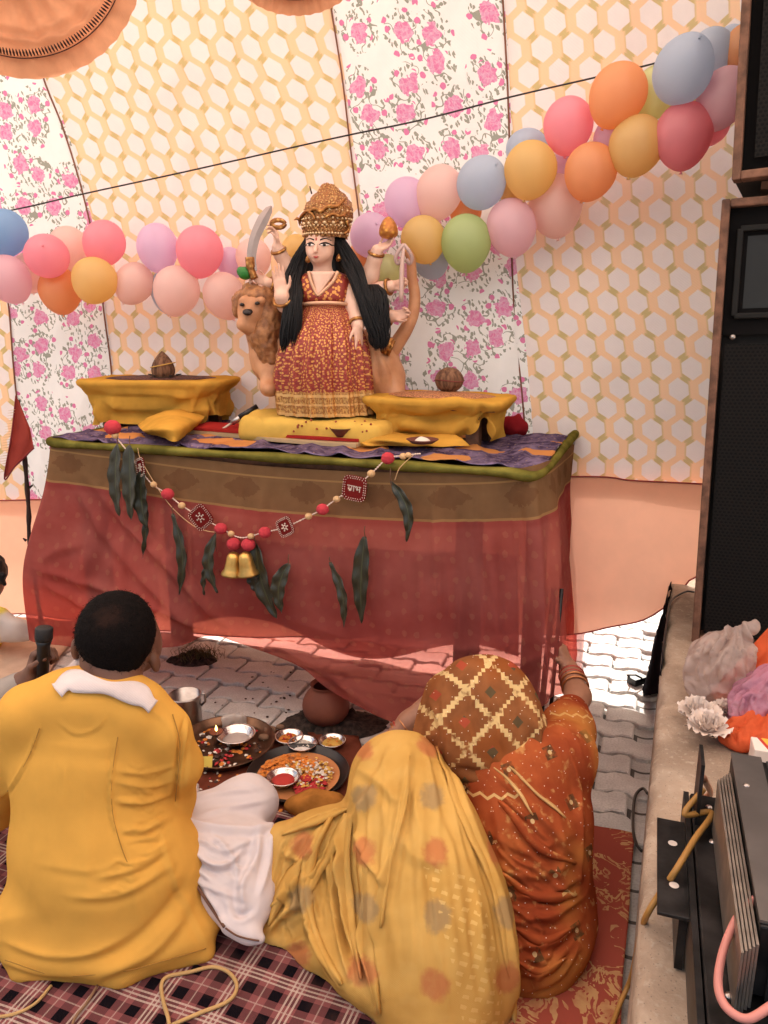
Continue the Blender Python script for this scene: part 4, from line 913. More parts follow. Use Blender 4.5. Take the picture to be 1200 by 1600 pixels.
# hair
def m_hair(name='black_wig', c=(.006, .0055, .006)):
    n = NT(name); x, y, z = n.ob(); f = n.noise(60, 3, n.vec(x * 4.0, y * 4.0, z * .25)); return n.done(n.bsdf(n.mix(f, c, tuple(q * 2.2 for q in c)), .55, 0, n.bump(f, .6, .004), .25))
M_HAIR = m_hair()
def lock(name, pts, parent, mat=None, k=.03, h=.006):
    pr = []
    for (a, b) in zip(pts[:-1], pts[1:]): pr += pchain([a, b], k)
    V, F = blob(pr, h); N = normals_of(V, F); V = V + N * (.004 * snoise(V * [6, 6, .5], 10, 3) + .0025 * snoise(V * [6, 6, .4], 28, 4))[:, None]; return mesh(name, V, F, mat or M_HAIR, parent)
def strands(pts, n=60, seed=1, r=.0024):
    n = int(n * 2.6)
    rs = random.Random(seed); C = resample(np.array([[*W(a, b, c), d * depth(W(a, b, c)) / FPX] for a, b, c, d in pts]), 26); mb = MB()
    for k in range(n):
        a = rs.uniform(0, 6.283); q = math.sqrt(rs.random()); ox, oy = q * math.cos(a), q * math.sin(a) * .55; m = rs.randint(20, 26); ph = rs.uniform(0, 6); P = []
        for i in range(m): P.append(C[i, :3] + np.array([1., 0, 0]) * C[i, 3] * (ox + .10 * math.sin(i * .5 + ph)) + np.array([0, 1., 0]) * C[i, 3] * (oy + .10 * math.sin(i * .4 + ph * 2)))
        mb.tube(P, np.interp(np.arange(m), [0, 3, m - 5, m - 1], [r, r, r * .9, r * .15]), 5)
    return mb.obj('hair_lock', M_HAIR, idol)
strands([(486, 372, IY + .0, 8), (472, 398, IY + .0, 11), (463, 420, IY - .0, 13), (458, 440, IY - .03, 14), (459, 468, IY - .08, 13), (456, 500, IY - .095, 15), (452, 530, IY - .10, 15), (450, 550, IY - .10, 11)], 110, 1)
strands([(528, 372, IY - .01, 9), (539, 395, IY + .0, 13), (549, 415, IY - .01, 15), (560, 440, IY - .05, 13), (573, 475, IY - .075, 13), (586, 510, IY - .085, 14), (591, 530, IY - .085, 13), (592, 548, IY - .085, 11)], 110, 2)
strands([(583, 445, IY - .02, 8), (590, 460, IY - .05, 14), (591, 490, IY - .07, 17), (592, 530, IY - .075, 16), (592, 546, IY - .075, 9)], 70, 3)
strands([(450, 458, IY, 9), (436, 468, IY, 13), (424, 478, IY, 15), (418, 488, IY, 13), (420, 498, IY, 8)], 60, 4)
lock('hair_back', [(508, 372, IY + .05, 26), (508, 400, IY + .06, 26), (508, 430, IY + .06, 30), (508, 470, IY + .05, 30)], idol, h=.008)
# arms and hands
def arm(pts, d, n, L, side, curl, thumb=.5, k=.012, name='arm', bang=True, **kw):
    pr = pchain(pts, k); w = W(*pts[-1][:3]); pr += hand_prims(w, d, n, L, side, curl, thumb, **kw)
    V, F = blob(pr, .0032); a = mesh(name, V, F, M_IDOL, idol)
    if bang:
        p = W(*pts[-1][:3]); q = W(*pts[-2][:3]); dd = (q - p) / np.linalg.norm(q - p); r = rpx(pts[-1][3], p) * 1.25; f = frame_from(dd)
        c0 = p + dd * .012; mb = MB(); mb.tube([c0 + f[:, 0] * r * math.cos(t) + f[:, 1] * r * math.sin(t) for t in np.linspace(0, 6.283, 22)], .0058, 8); mb.obj('bangle', M_GOLD, a)
    return a
up = np.array([0, 0, 1.]); fw = np.array([0, -1., 0]); rt_ = np.array([1., 0, 0])
arm([(466, 440, IY + .03, 11), (450, 418, IY + .03, 13), (437, 396, IY + .01, 10), (433, 386, IY, 8.5)], up + rt_ * -.08, -rt_ + fw * .5, .088, 1, (.5, .45, .6, .7), .9)
arm([(455, 455, IY + .03, 11), (432, 448, IY + .01, 10), (418, 442, IY - .01, 8)], -rt_ * .8 + up * .3, fw + up * .2, .075, 1, (.9, .9, .9, .9), .9)
arm([(458, 462, IY - .01, 13), (446, 474, IY - .06, 14), (440, 463, IY - .085, 12)], up + rt_ * -.12, fw, .105, 1, (.05, .02, .05, .1), .3, spread=.04)
arm([(450, 470, IY + .04, 10), (425, 456, IY + .02, 9), (408, 450, IY, 8)], -rt_ * .9 + up * .35, up + fw * .6, .07, 1, (.8, .8, .8, .8), .9)
arm([(560, 452, IY + .03, 14), (578, 430, IY + .03, 14), (586, 404, IY + .01, 11), (589, 391, IY, 9)], rt_ * .9 + up * .45, fw * .6 + up * .8, .082, -1, (.35, .3, .3, .35), .6)
arm([(570, 458, IY + .03, 12), (595, 452, IY + .02, 11), (612, 447, IY, 9)], rt_ + up * .25, fw * .9 + up * .4, .085, 1, (.85, .85, .85, .9), .8)
arm([(572, 490, IY + .03, 12), (595, 496, IY + .02, 11), (612, 494, IY, 10)], rt_ + up * .15, fw * .9 + up * .4, .095, 1, (.8, .8, .85, .9), .8)
arm([(543, 452, IY + .0, 15), (552, 480, IY - .03, 14), (557, 500, IY - .06, 11), (559, 509, IY - .075, 10)], up * -1 + rt_ * .08 + fw * .2, rt_ * -.6 + fw * -.5, .10, -1, (.12, .15, .2, .25), .3)
# what the hands hold
mb = MB(); L = smoothline([W(396, 424, IY - .03), W(393, 400, IY - .03), (W(398, 372, IY - .03)), W(410, 345, IY - .03), W(424, 322, IY - .03)], 8); n_ = len(L); wid = np.interp(np.arange(n_), [0, n_ * .3, n_ * .75, n_ - 3, n_ - 1], [.012, .016, .019, .013, .003]); V = []; F = []
T_ = np.gradient(L, axis=0); T_ /= np.linalg.norm(T_, axis=1)[:, None]; Nn = np.cross(T_, fw)
for i in range(n_): V += [L[i] - Nn[i] * wid[i], L[i] + fw * .004, L[i] + Nn[i] * wid[i], L[i] - fw * .004]
F = [[4 * i + k, 4 * i + (k + 1) % 4, 4 * i + 4 + (k + 1) % 4, 4 * i + 4 + k] for i in range(n_ - 1) for k in range(4)]
mesh('scimitar_blade', V, F, plain('dull_steel', (.42, .33, .30), .4, .7), idol, smooth=False)
mb = MB(); mb.tube(smoothline([W(390, 402, IY - .03), W(392, 420, IY - .03), W(398, 436, IY - .03)], 5), [.016] * 5 + [.013] * 6, 10); mb.obj('scimitar_hilt', M_GOLD, idol)
V, F = blob([el(W(383, 427, IY - .02), (.024, .02, .022)), el(W(376, 424, IY - .02), (.014, .012, .016), None, .004), el(W(390, 423, IY - .02), (.014, .012, .018), None, .004)], .004); mesh('lotus_bud', V, F, plain('bright_green', (.02, .16, .02), .4), idol)
mb = MB(); p = W(435, 350, IY - .01); mb.tube([p + np.array([.022 * math.cos(a), -.004, .012 * math.sin(a)]) for a in np.linspace(0, 6.283, 20)], .008, 8); mb.obj('gold_ring', M_GOLD, idol)
p = W(607, 372, IY); mb = MB(); mb.lathe(p, [(0, -.004), (.026, 0), (.034, .012), (.033, .028), (.026, .048), (.012, .066), (0, .07)], 22); o = mb.obj('gold_conch', m_gold('orange_gold', (.75, .36, .05), (.45, .16, .03), 60, .4), idol); subsurf(o)
mb = MB(); mb.tube(smoothline([W(631, 386, IY - .02), W(628, 420, IY - .03), W(627, 472, IY - .03)], 4), [.006, .006, .007, .007, .008, .008, .008, .008, .007], 8); mb.obj('mace_rod', plain('pale_pink_paint', (.62, .42, .36), .4), idol)
for sg in (-1, 1):
    mb = MB(); mb.tube(smoothline([W(631, 382, IY - .02), W(631 + sg * 8, 392, IY - .025), W(631 + sg * 13, 404, IY - .02), W(631 + sg * 9, 412, IY - .015), W(631 + sg * 4, 405, IY - .02)], 5), .0065, 8); mb.obj('mace_loop', plain('pale_mauve_paint', (.50, .34, .31), .4), idol)
# lion: head, mane, body, paw, tail
M_LION = skin_mat('painted_lion', (.46, .20, .09), (.60, .30, .15), .5); M_MANE = skin_mat('painted_mane', (.20, .075, .028), (.46, .20, .075), .5, scale=40)
LY = IY + .03
lion = [el(W(398, 480, LY - .03), (.058, .060, .060)), rc(W(388, 492, LY - .07), W(395, 498, LY - .03), .034, .040), rc(W(380, 507, LY - .09), W(396, 516, LY - .05), .024, .03, .012), el(W(382, 470, LY - .07), (.020, .02, .016), None, .01), el(W(408, 470, LY - .08), (.018, .02, .016), None, .01),
        rc(W(410, 500, LY + .02), W(440, 560, LY + .05), .075, .10), rc(W(440, 560, LY + .05), W(560, 570, LY + .10), .11, .13), el(W(592, 578, LY + .06), (.078, .10, .125), None, .05), rc(W(424, 560, LY - .0), W(420, 605, LY - .06), .045, .030), el(W(421, 607, LY - .08), (.030, .04, .026), None, .02),
        rc(W(612, 590, LY + .05), W(616, 625, LY), .05, .04)]
V, F = blob(lion, .007); V = folds(V, F, [([(585, 545), (590, 575), (598, 610)], 3.5, -.007), ([(598, 555), (612, 585), (614, 612)], 3.5, -.007), ([(576, 560), (590, 590), (588, 612)], 3, -.006)], 1)
V = V + (snoise(V, 30, 3) * .002)[:, None] * normals_of(V, F); mesh('lion_body', V, F, M_LION, idol)
mb = MB()
V, F = blob([el(W(404, 462, LY - .02), (.056, .060, .034)), el(W(375, 478, LY - .0), (.025, .05, .045), None, .02), el(W(420, 498, LY - .02), (.05, .06, .075), None, .04), rc(W(410, 525, LY - .04), W(424, 562, LY - .04), .052, .03), rc(W(392, 452, LY - .02), W(382, 462, LY - .04), .02, .014)], .006)
V = V + (.010 * np.abs(snoise(V * [1, 1, .5], 45, 6)) + .004 * snoise(V, 90, 2))[:, None] * normals_of(V, F); mesh('lion_mane', V, F, M_MANE, idol)
mb = MB(); p = W(387, 488, LY - .115); mb.lathe(p, [(0, .012), (.016, .006), (.018, 0), (.010, -.008), (0, -.013)], 12, rotx(.4)); mb.obj('lion_nose', M_INK, idol)
for px, py in ((378, 476), (402, 474)):
    mb = MB(); mb.lathe(W(px, py, LY - .098), [(0, .007), (.008, .003), (.009, 0), (.007, -.004), (0, -.006)], 10); mb.obj('lion_eye', M_INK, idol)
mb = MB(); L = smoothline([W(604, 560, LY + .05), W(618, 540, LY + .03), W(634, 515, LY + .02), W(645, 490, LY + .02), W(648, 462, LY + .02), W(644, 435, LY + .02), W(642, 405, LY + .02), W(636, 392, LY + .02)], 6)
mb.tube(L, np.interp(np.arange(len(L)), [0, 18, len(L) - 1], [.030, .022, .014]), 12); mb.obj('lion_tail', M_LION, idol)
mb = MB(); mb.tube([W(600, 552, IY + .01), W(612, 528, IY - .0)], [.016, .012], 8); mb.tube([W(606, 556, IY), W(616, 532, IY)], .006, 8); mb.obj('gold_sash_end', M_GOLD, idol)
# ------------------------------------------------------------------ people
SKIN_D = skin_mat('brown_skin', (.115, .050, .030), (.17, .078, .048), .5); SKIN_M = skin_mat('warm_brown_skin', (.26, .115, .065), (.34, .16, .095), .5)
def wrinkle(V, F, big=.006, small=.002, seed=1, s1=7, s2=24, st=(1, 1, 1)):
    N = normals_of(V, F); a = 1 - 2 * np.abs(snoise(V * np.array(st), s1, seed)); b = snoise(V * np.array(st), s2, seed + 2)
    return V + N * (big * (a - .5) + small * b)[:, None]
def planar_uv(V, up=(0, .55, .83)):
    up = np.array(up) / np.linalg.norm(up); return np.stack([V[:, 0], V @ up], 1)
def part_blob(name, prims, h, mat, parent, strokes=(), wr=(.0, .0), seed=1, zmin=None, st=(1, 1, 1), uvup=(0, .55, .83), smooth=1, s1=7, s2=24):
    V, F = blob(prims, h, zmin, smooth)
    if wr[0] or wr[1]: V = wrinkle(V, F, wr[0], wr[1], seed, s1, s2, st)
    if strokes: V = folds(V, F, strokes, 1)
    if zmin is not None: V[:, 2] = np.maximum(V[:, 2], zmin)
    return mesh(name, V, F, mat, parent, uv=planar_uv(V, uvup))
def ribbon(prims, line, wpx, mat, parent, arch=.010, off=.004, name='pleat', nseg=7, taper=True):
    L2 = smoothline(line, nseg); T2 = np.gradient(L2, axis=0); T2 /= np.linalg.norm(T2, axis=1)[:, None]; Nn = np.stack([-T2[:, 1], T2[:, 0]], 1); m = len(L2); Q = np.zeros((m, 7, 3)); rs = random.Random(int(line[0][0]))
    pp = []; oo = []
    for i in range(m):
        wd = wpx * (.5 + .12 * math.sin(i * .45 + line[0][1])) * (min(1, .35 + 3 * min(i, m - 1 - i) / m) if taper else 1)
        for j in range(7): t = (j / 6 - .5) * 2; pp.append(L2[i] + Nn[i] * t * wd); oo.append(off + arch * (1 - t * t) + .004 * (j == 0))
    Q = surf_many(prims, pp, np.array(oo)).reshape(m, 7, 3)
    Q = Q + (snoise(Q, 20, 2) * .003)[..., None]; V, F = grid_vf(Q); V = np.array(V); o = mesh(name, V, F, mat, parent, uv=planar_uv(V)); solid(o, .0015); return o
# ---- man in yellow
man = thing('person', (-.62, 1.55, 0), 'man in a yellow tunic and white wrap sitting cross-legged with his back to us', 'person')
M_KURTA = cloth('yellow_kurta', (.70, .365, .072), .06, trans=.06, wr=.03, wrs=22, weave=1500, wb=.2)
kur = pchain([(48, 1112, 1.57, 44), (110, 1095, 1.58, 42), (165, 1092, 1.585, 44), (215, 1112, 1.585, 40), (252, 1142, 1.585, 36)], .06)
kur += [pel(140, 1200, 1.58, 124, 102, .115, .05), pel(136, 1300, 1.56, 112, 115, .125, .06), el((-.635, 1.55, .15), (.215, .17, .18), None, .08), el((-.635, 1.525, .05), (.265, .175, .075), None, .06),
        rc(W(235, 1430, 1.47), G(322, 1490, .012), .055, .010, .06), rc(W(150, 1440, 1.46), G(190, 1528, .012), .06, .012, .06), rc(W(40, 1440, 1.46), G(30, 1520, .012), .07, .012, .06), rc(G(190, 1526, .012), G(318, 1494, .010), .012, .010, .03), rc(G(40, 1520, .012), G(190, 1526, .012), .014, .012, .03)]
kur += pchain([(262, 1144, 1.585, 36), (282, 1195, 1.60, 31), (274, 1246, 1.66, 28), (200, 1210, 1.84, 26)], .03)
kur += pchain([(44, 1118, 1.57, 42), (10, 1200, 1.62, 36), (-10, 1265, 1.72, 30), (60, 1230, 1.86, 26)], .03)
kf = [([(288, 1122), (281, 1170), (276, 1215), (274, 1258)], 4, -.009, -1), ([(182, 1150), (173, 1215), (174, 1270), (186, 1318)], 3.2, .0045), ([(62, 1135), (45, 1180), (18, 1228), (-5, 1250)], 3.2, .0045, -1),
      ([(184, 1205), (225, 1208), (272, 1196)], 5, .006), ([(182, 1252), (225, 1254), (268, 1240)], 5, .008), ([(190, 1296), (228, 1296), (262, 1280)], 6, .009), ([(180, 1222), (230, 1230), (270, 1220)], 4, .005),
      ([(150, 1372), (205, 1358), (268, 1318)], 7, .011), ([(110, 1402), (190, 1396), (268, 1352)], 8, .010), ([(60, 1350), (140, 1360), (200, 1345)], 8, .004), ([(128, 1512), (200, 1478), (262, 1420), (290, 1376)], 13, -.017), ([(150, 1528), (235, 1490), (290, 1430)], 9, .012),
      ([(0, 1468), (70, 1492), (140, 1490), (200, 1462)], 8, .010), ([(0, 1500), (60, 1520), (130, 1524)], 6, .007), ([(252, 1300), (272, 1370), (310, 1450), (330, 1492)], 7, .008), ([(92, 1128), (118, 1146), (150, 1138), (170, 1110)], 4, .005), ([(60, 1160), (150, 1170), (190, 1160)], 14, .004), ([(225, 1100), (262, 1130), (280, 1180)], 7, .004), ([(296, 1150), (296, 1200), (285, 1245)], 6, .005)]
kf = [(a[0], a[1] * .8, a[2] * (1.3 if i_ < 3 else 1.0 if i_ < 7 else .6), *a[3:]) for i_, a in enumerate(kf)]
kf += flow([[(190, 1185), (230, 1190), (275, 1178)], [(185, 1250), (230, 1256), (272, 1244)], [(190, 1320), (235, 1316), (266, 1296)], [(150, 1400), (215, 1385), (268, 1340)]], 26, (1.8, 3.2), (.002, .0045), 3) + flow([[(60, 1150), (40, 1300), (10, 1480)], [(110, 1160), (100, 1300), (80, 1500)], [(160, 1170), (160, 1300), (170, 1500)], [(230, 1310), (250, 1400), (310, 1480)]], 16, (6, 15), (.0008, .002), 4)
tunic = part_blob('tunic', kur, .0055, M_KURTA, man, kf, (.0012, .0010), 3, .006, (1, 1, .55), s1=6, s2=16)
M_DHOTI = cloth('white_dhoti', (.74, .65, .63), .06, trans=.12, wr=.03, wrs=14)
dh = pchain([(210, 1375, 1.62, 58), (300, 1300, 1.70, 50), (388, 1256, 1.78, 42)], .04) + pchain([(388, 1258, 1.78, 40), (340, 1320, 1.74, 40), (240, 1390, 1.66, 40)], .04)
dh += pchain([(262, 1310, 1.60, 30), (330, 1330, 1.62, 46), (402, 1326, 1.64, 36)], .05) + pchain([(330, 1350, 1.58, 40), (352, 1400, 1.53, 32), (372, 1446, 1.47, 14)], .05) + pchain([(402, 1330, 1.63, 30), (398, 1400, 1.53, 26), (392, 1462, 1.45, 8)], .05) + pchain([(355, 1448, 1.45, 8), (408, 1468, 1.44, 6)], .03)
df = [([(300, 1250), (345, 1238), (405, 1232)], 4, .005), ([(310, 1275), (360, 1262), (418, 1250)], 4, .006), ([(265, 1275), (330, 1292), (400, 1296), (436, 1285)], 5, .012), ([(270, 1300), (320, 1345), (352, 1352), (385, 1320)], 5, .012), ([(285, 1330), (320, 1380), (360, 1400)], 5, .010), ([(405, 1290), (400, 1340), (378, 1385), (382, 1420)], 6, .014), ([(425, 1290), (418, 1350), (405, 1400)], 5, .010), ([(300, 1360), (340, 1420), (352, 1450)], 5, .009), ([(360, 1395), (372, 1430), (395, 1420)], 5, -.010), ([(310, 1310), (350, 1330), (395, 1310)], 4, .008), ([(330, 1300), (365, 1345), (372, 1380)], 4, .009), ([(340, 1230), (380, 1222), (415, 1236)], 4, .003)]
df += flow([[(270, 1285), (340, 1296), (435, 1288)], [(280, 1320), (340, 1370), (400, 1390)], [(300, 1370), (345, 1430), (400, 1460)]], 20, (3, 6), (.002, .005), 6)
part_blob('white_wrap', dh, .005, M_DHOTI, man, df, (.004, .0015), 8, .006, s1=8, s2=20)
mb = MB(); mb.tube(smoothline([surf(dh, *q, .006) for q in ((262, 1306), (276, 1332), (294, 1362), (318, 1400), (338, 1430), (350, 1448))], 5), .0038, 6); mb.tube(smoothline([surf(dh, *q, .004) for q in ((352, 1450), (370, 1462), (392, 1468), (405, 1470))], 4), .0022, 6); mb.obj('brown_border', plain('brown_border', (.16, .07, .04), .8), man)
hc = W(184, 988, 1.66); hs = depth(hc) / FPX; HR = rotz(-.25) @ rotx(.10)
hp = [el(hc, (57 * hs, .093, 64 * hs), HR, .02), rc(W(178, 1020, 1.635), W(170, 1078, 1.60), 43 * hs, 50 * hs, .03), el(hc + HR @ np.array([0, .055, -.06]), (45 * hs, .06, 50 * hs), HR, .03), el(W(119, 1014, 1.645), (7 * hs, .016, 20 * hs), HR @ roty(.1), .006), el(W(242, 1034, 1.665), (7 * hs, .016, 19 * hs), HR @ roty(-.1), .006), rc(hc + HR @ np.array([0, .10, -.03]), hc + HR @ np.array([0, .12, -.05]), .012, .016, .015)]
part_blob('head', hp, .005, SKIN_D, man)
def m_shorthair():
    n = NT('short_black_hair'); v = n.noise(420, 3); x, y, z = n.ob(); lx = x - float(hc[0] + .62 + .006); ly = y - float(hc[1] - 1.55 - .055); lz = z - float(hc[2] + .045)
    bald = ((lx * lx + ly * ly + lz * lz).sqrt() + (n.noise(60, 3) - .5) * .03).ss(.050, .018)
    c = n.mix(v.ss(.35, .7), (.003, .002, .002), (.010, .007, .006)); c = n.mix(bald * .40, c, (.060, .026, .017))
    return n.done(n.bsdf(c, .85, 0, n.bump(v, .5, .003), .08))
hr = [el(hc + HR @ np.array([0, -.004, .008]), (57.5 * hs, .092, 62 * hs), HR, .01), rc(W(181, 1000, 1.625), W(180, 1046, 1.612), 50 * hs, 36 * hs, .03), el(hc + HR @ np.array([0, .085, -.05]), (70 * hs, .055, 60 * hs), HR, .012, True), el(W(110, 1030, 1.66), (19 * hs, .05, 34 * hs), HR, .01, True), el(W(254, 1046, 1.67), (22 * hs, .05, 34 * hs), HR, .01, True)]
V, F = blob(hr, .0045); V = V + (snoise(V, 130, 3) * .0016 + snoise(V, 30, 5) * .0012)[:, None] * normals_of(V, F); hair_ = mesh('hair', V, F, m_shorthair(), man); N_ = normals_of(V, F); mb = MB(); rs = random.Random(3)
for k in range(5200):
    i = rs.randrange(len(V)); p = V[i] + np.array([rs.gauss(0, .002) for _ in range(3)]); d_ = N_[i] * .75 + np.array([rs.gauss(0, .25), rs.gauss(0, .25), -.55 + rs.gauss(0, .25)]); d_ /= np.linalg.norm(d_); L_ = rs.uniform(.0025, .006); sd_ = np.cross(d_, [rs.random(), rs.random(), .3]); sd_ = sd_ / np.linalg.norm(sd_) * .0007
    mb.add([p - sd_ - N_[i] * .001, p + sd_ - N_[i] * .001, p + d_ * L_], [[0, 1, 2]])
props(mb.obj('short_strands', bpy.data.materials['short_black_hair'], hair_, smooth=False), kind='stuff')
part_blob('collar', pchain([(96, 1072, 1.585, 8), (118, 1064, 1.57, 10), (165, 1072, 1.555, 11), (210, 1082, 1.57, 10), (234, 1096, 1.605, 8)], .03) + pchain([(100, 1058, 1.60, 12), (130, 1040, 1.66, 12), (200, 1050, 1.69, 12), (234, 1084, 1.63, 12)], .02), .005, cloth('white_collar', (.70, .60, .57), trans=.1), man, [([(110, 1050), (160, 1052), (215, 1070)], 4, .006), ([(98, 1068), (160, 1080), (232, 1094)], 4, .005)], (.002, .001))
ribbon(kur + hp[1:2], [(90, 1078), (112, 1064), (165, 1074), (214, 1086), (240, 1104)], 30, bpy.data.materials['white_collar'], man, .005, .008, 'collar_fold', 8, False)
M_SEAM = plain('tunic_stitching', (.40, .20, .035), .9)
for line in ([(184, 1152), (175, 1215), (176, 1270), (188, 1318), (200, 1350)], [(62, 1138), (45, 1182), (18, 1228), (2, 1246)], [(270, 1116), (281, 1160), (278, 1210), (274, 1252)], [(8, 1500), (90, 1524), (190, 1518), (262, 1500), (322, 1482)]):
    mb = MB(); L2 = smoothline(line, 8); mb.tube(surf_many(kur, L2, np.full(len(L2), .003)), .0011, 5); mb.obj('seam', M_SEAM, man)
# ---- person at the left edge holding up a microphone
pm = thing('person', (-1.45, 1.95, 0), 'person at the left edge in a grey sleeve raising a hand with a microphone', 'person')
M_GREY = cloth('grey_white_sleeve', (.42, .37, .33), .1, wr=.03)
hw = W(52, 1062, 1.80)
part_blob('shirt', pchain([(30, 1070, 1.795, 20), (-10, 1098, 1.77, 26), (-90, 1140, 1.76, 32), (-190, 1090, 1.92, 40)], .04) + [rc((-1.45, 1.95, .22), (-1.45, 1.98, .50), .17, .16, .06), rc((-1.59, 1.98, .54), (-1.31, 1.95, .54), .065, .065, .05), el((-1.45, 2.0, .12), (.24, .2, .13), None, .06)], .009, M_GREY, pm, (), (.004, .002), 4, .006)
Lh = .155; hd = np.array([.30, .12, .95]); grip = hand_prims(hw, hd, np.array([.9, -.25, .05]), Lh, -1, (1.0, 1.05, 1.1, 1.1), .9, thumb_out=.5) + pchain([(52, 1062, 1.80, 20), (34, 1068, 1.795, 19)], .02)
part_blob('hand', grip, .0038, SKIN_D, pm)
part_blob('head', [el((-1.46, 2.0, .75), (.078, .095, .105)), rc((-1.45, 1.98, .58), (-1.45, 1.99, .68), .05, .05), el((-1.46, 2.09, .73), (.02, .02, .03), None, .02)], .008, SKIN_D, pm)
part_blob('hair', [el((-1.46, 1.985, .775), (.083, .092, .095))], .008, M_HAIR, pm)
mic = thing('microphone', W(66, 1060, 1.78), 'black microphone held upright by the raised hand at the left edge', 'microphone')
a, b = W(66, 1072, 1.765), W(69, 980, 1.775); ax_ = (b - a); M_MIC = plain('black_plastic', (.012, .011, .011), .35)
mb = MB(); mb.tube([a, a + ax_ * .7, a + ax_ * .78], [.014, .016, .020], 12); mb.obj('handle', M_MIC, mic)
mb = MB(); mb.tube([a + ax_ * .78, a + ax_ * .82, a + ax_ * .98, a + ax_ * 1.0], [.020, .0215, .0215, .018], 14); mb.obj('head_grille', plain('dark_mesh', (.03, .028, .028), .5, .5, bump=.8, bscale=600), mic)
# ---- child at far left
ch = thing('person', W(-25, 1010, 3.15) * [1, 1, 0], 'child in yellow and white clothes partly in view at the far left', 'person')
part_blob('clothes', pchain([(-45, 965, 3.1, 34), (-40, 1000, 3.1, 40)], .05) + pchain([(-40, 955, 3.08, 18), (0, 966, 3.0, 15), (24, 980, 2.98, 13)], .03) + pchain([(-10, 988, 3.02, 18), (36, 986, 3.0, 14), (46, 990, 3.0, 11)], .03), .01, None, ch, (), (.006, .003), 5, .012)
def m_child():
    n = NT('yellow_white_clothes'); x, y, z = n.ob(); f = n.noise(9, 2); c = n.mix((x + (f - .5) * .10 - z * .3).ss(.12, .15), (.68, .55, .10), (.62, .55, .50)); c = n.mix((n.voro(22, None, .8)).lt(.16) * x.lt(.02), c, (.03, .03, .02)); return cloth_shader(n, c, trans=.1, wr=.04)
ch.children[0].data.materials[0] = m_child()
part_blob('head', [el(W(-26, 905, 3.12), (.085, .09, .105)), rc(W(-28, 925, 3.12), W(-28, 952, 3.1), .045, .045)], .009, SKIN_D, ch)
V, F = blob([el(W(-26, 893, 3.12), (.093, .10, .095)), rc(W(4, 900, 3.08), W(7, 915, 3.08), .016, .006, .01)], .008); mesh('hair', V + (snoise(V, 40, 2) * .008)[:, None] * normals_of(V, F), F, M_HAIR, ch)

# ---- figure under the yellow dotted saree
def m_dotted():
    n = NT('yellow_dotted_saree'); x, y, z = n.uv(); px, py = .150, .112
    w = (n.noise(5, 2) - .5) * .05
    def dots(cx, cy, r, sx, sy, soft=.006):
        a = (((x + w - cx) / sx).fract() - .5) * sx; b = (((y + w - cy) / sy).fract() - .5) * sy; d = (a * a + b * b).sqrt() + (n.noise(60, 3) - .5) * .022; return d.ss(r + soft * 1.3, r - soft * 1.3)
    dr = dots(.03, .02, .027, px * 1.0, py * 2); dg = dots(.03, .02 + py, .027, px * 1.0, py * 2)
    c = n.mix(n.noise(7, 3).ss(.3, .7), (.58, .325, .08), (.72, .43, .12)); c = n.mix(dr * .65, c, (.52, .14, .07)); c = n.mix(dg * .62, c, (.30, .22, .13))
    band = ((x * .8 + y * .75) + (n.noise(6, 2) - .5) * .05); zar = (((x * 90 + y * 330) + n.noise(40, 2) * 2.5).sin().gt(.35)) * ((x * 240 - y * 90 + n.noise(30, 2) * 3.0).sin().gt(-.2)) * n.noise(28, 2).gt(.42)
    lowm = y.lt(float(G(640, 1470, .16) @ (np.array([0, .55, .83]) / np.linalg.norm([0, .55, .83]))) - .62 * 0) 
    o = n.ob(); reg = (((o[0] - o[1] * .0) - .035 + o[1] * .42).abs()).lt(.055) * (o[1].lt(-.10))
    c = n.mix(zar * reg * .5, c, (.85, .60, .22)); c = n.mix(n.noise(30, 4).ss(.5, .7) * .18, c, (.70, .46, .16))
    return cloth_shader(n, c, trans=.16, wr=.03, wrs=10, weave=1200, gloss=.06)
M_DOT = m_dotted()
yw = thing('person', G(640, 1480, 0), 'person bowed low under a yellow saree with red and grey dots, in the foreground', 'person')
yp = [pel(612, 1222, 1.66, 66, 62, .08, .06)] + pchain([(632, 1205, 1.66, 52), (650, 1300, 1.56, 84), (676, 1400, 1.46, 98), (690, 1490, 1.38, 102), (690, 1570, 1.32, 100)], .09)
yp += pchain([(590, 1280, 1.64, 50), (566, 1350, 1.58, 52), (566, 1440, 1.50, 52), (590, 1530, 1.40, 46), (600, 1590, 1.34, 40)], .05) + pchain([(560, 1285, 1.64, 26), (505, 1300, 1.64, 26), (450, 1318, 1.64, 28), (424, 1400, 1.56, 26), (428, 1458, 1.50, 18)], .05)
yp += pchain([(500, 1310, 1.62, 34), (490, 1400, 1.54, 36), (505, 1490, 1.44, 24), (530, 1526, 1.41, 14)], .05) + pchain([(428, 1462, 1.50, 14), (480, 1508, 1.44, 16), (545, 1560, 1.385, 18), (590, 1620, 1.33, 18)], .04)
yp += [el((float(yw.location[0]), 1.42, .05), (.20, .16, .07), None, .06)]
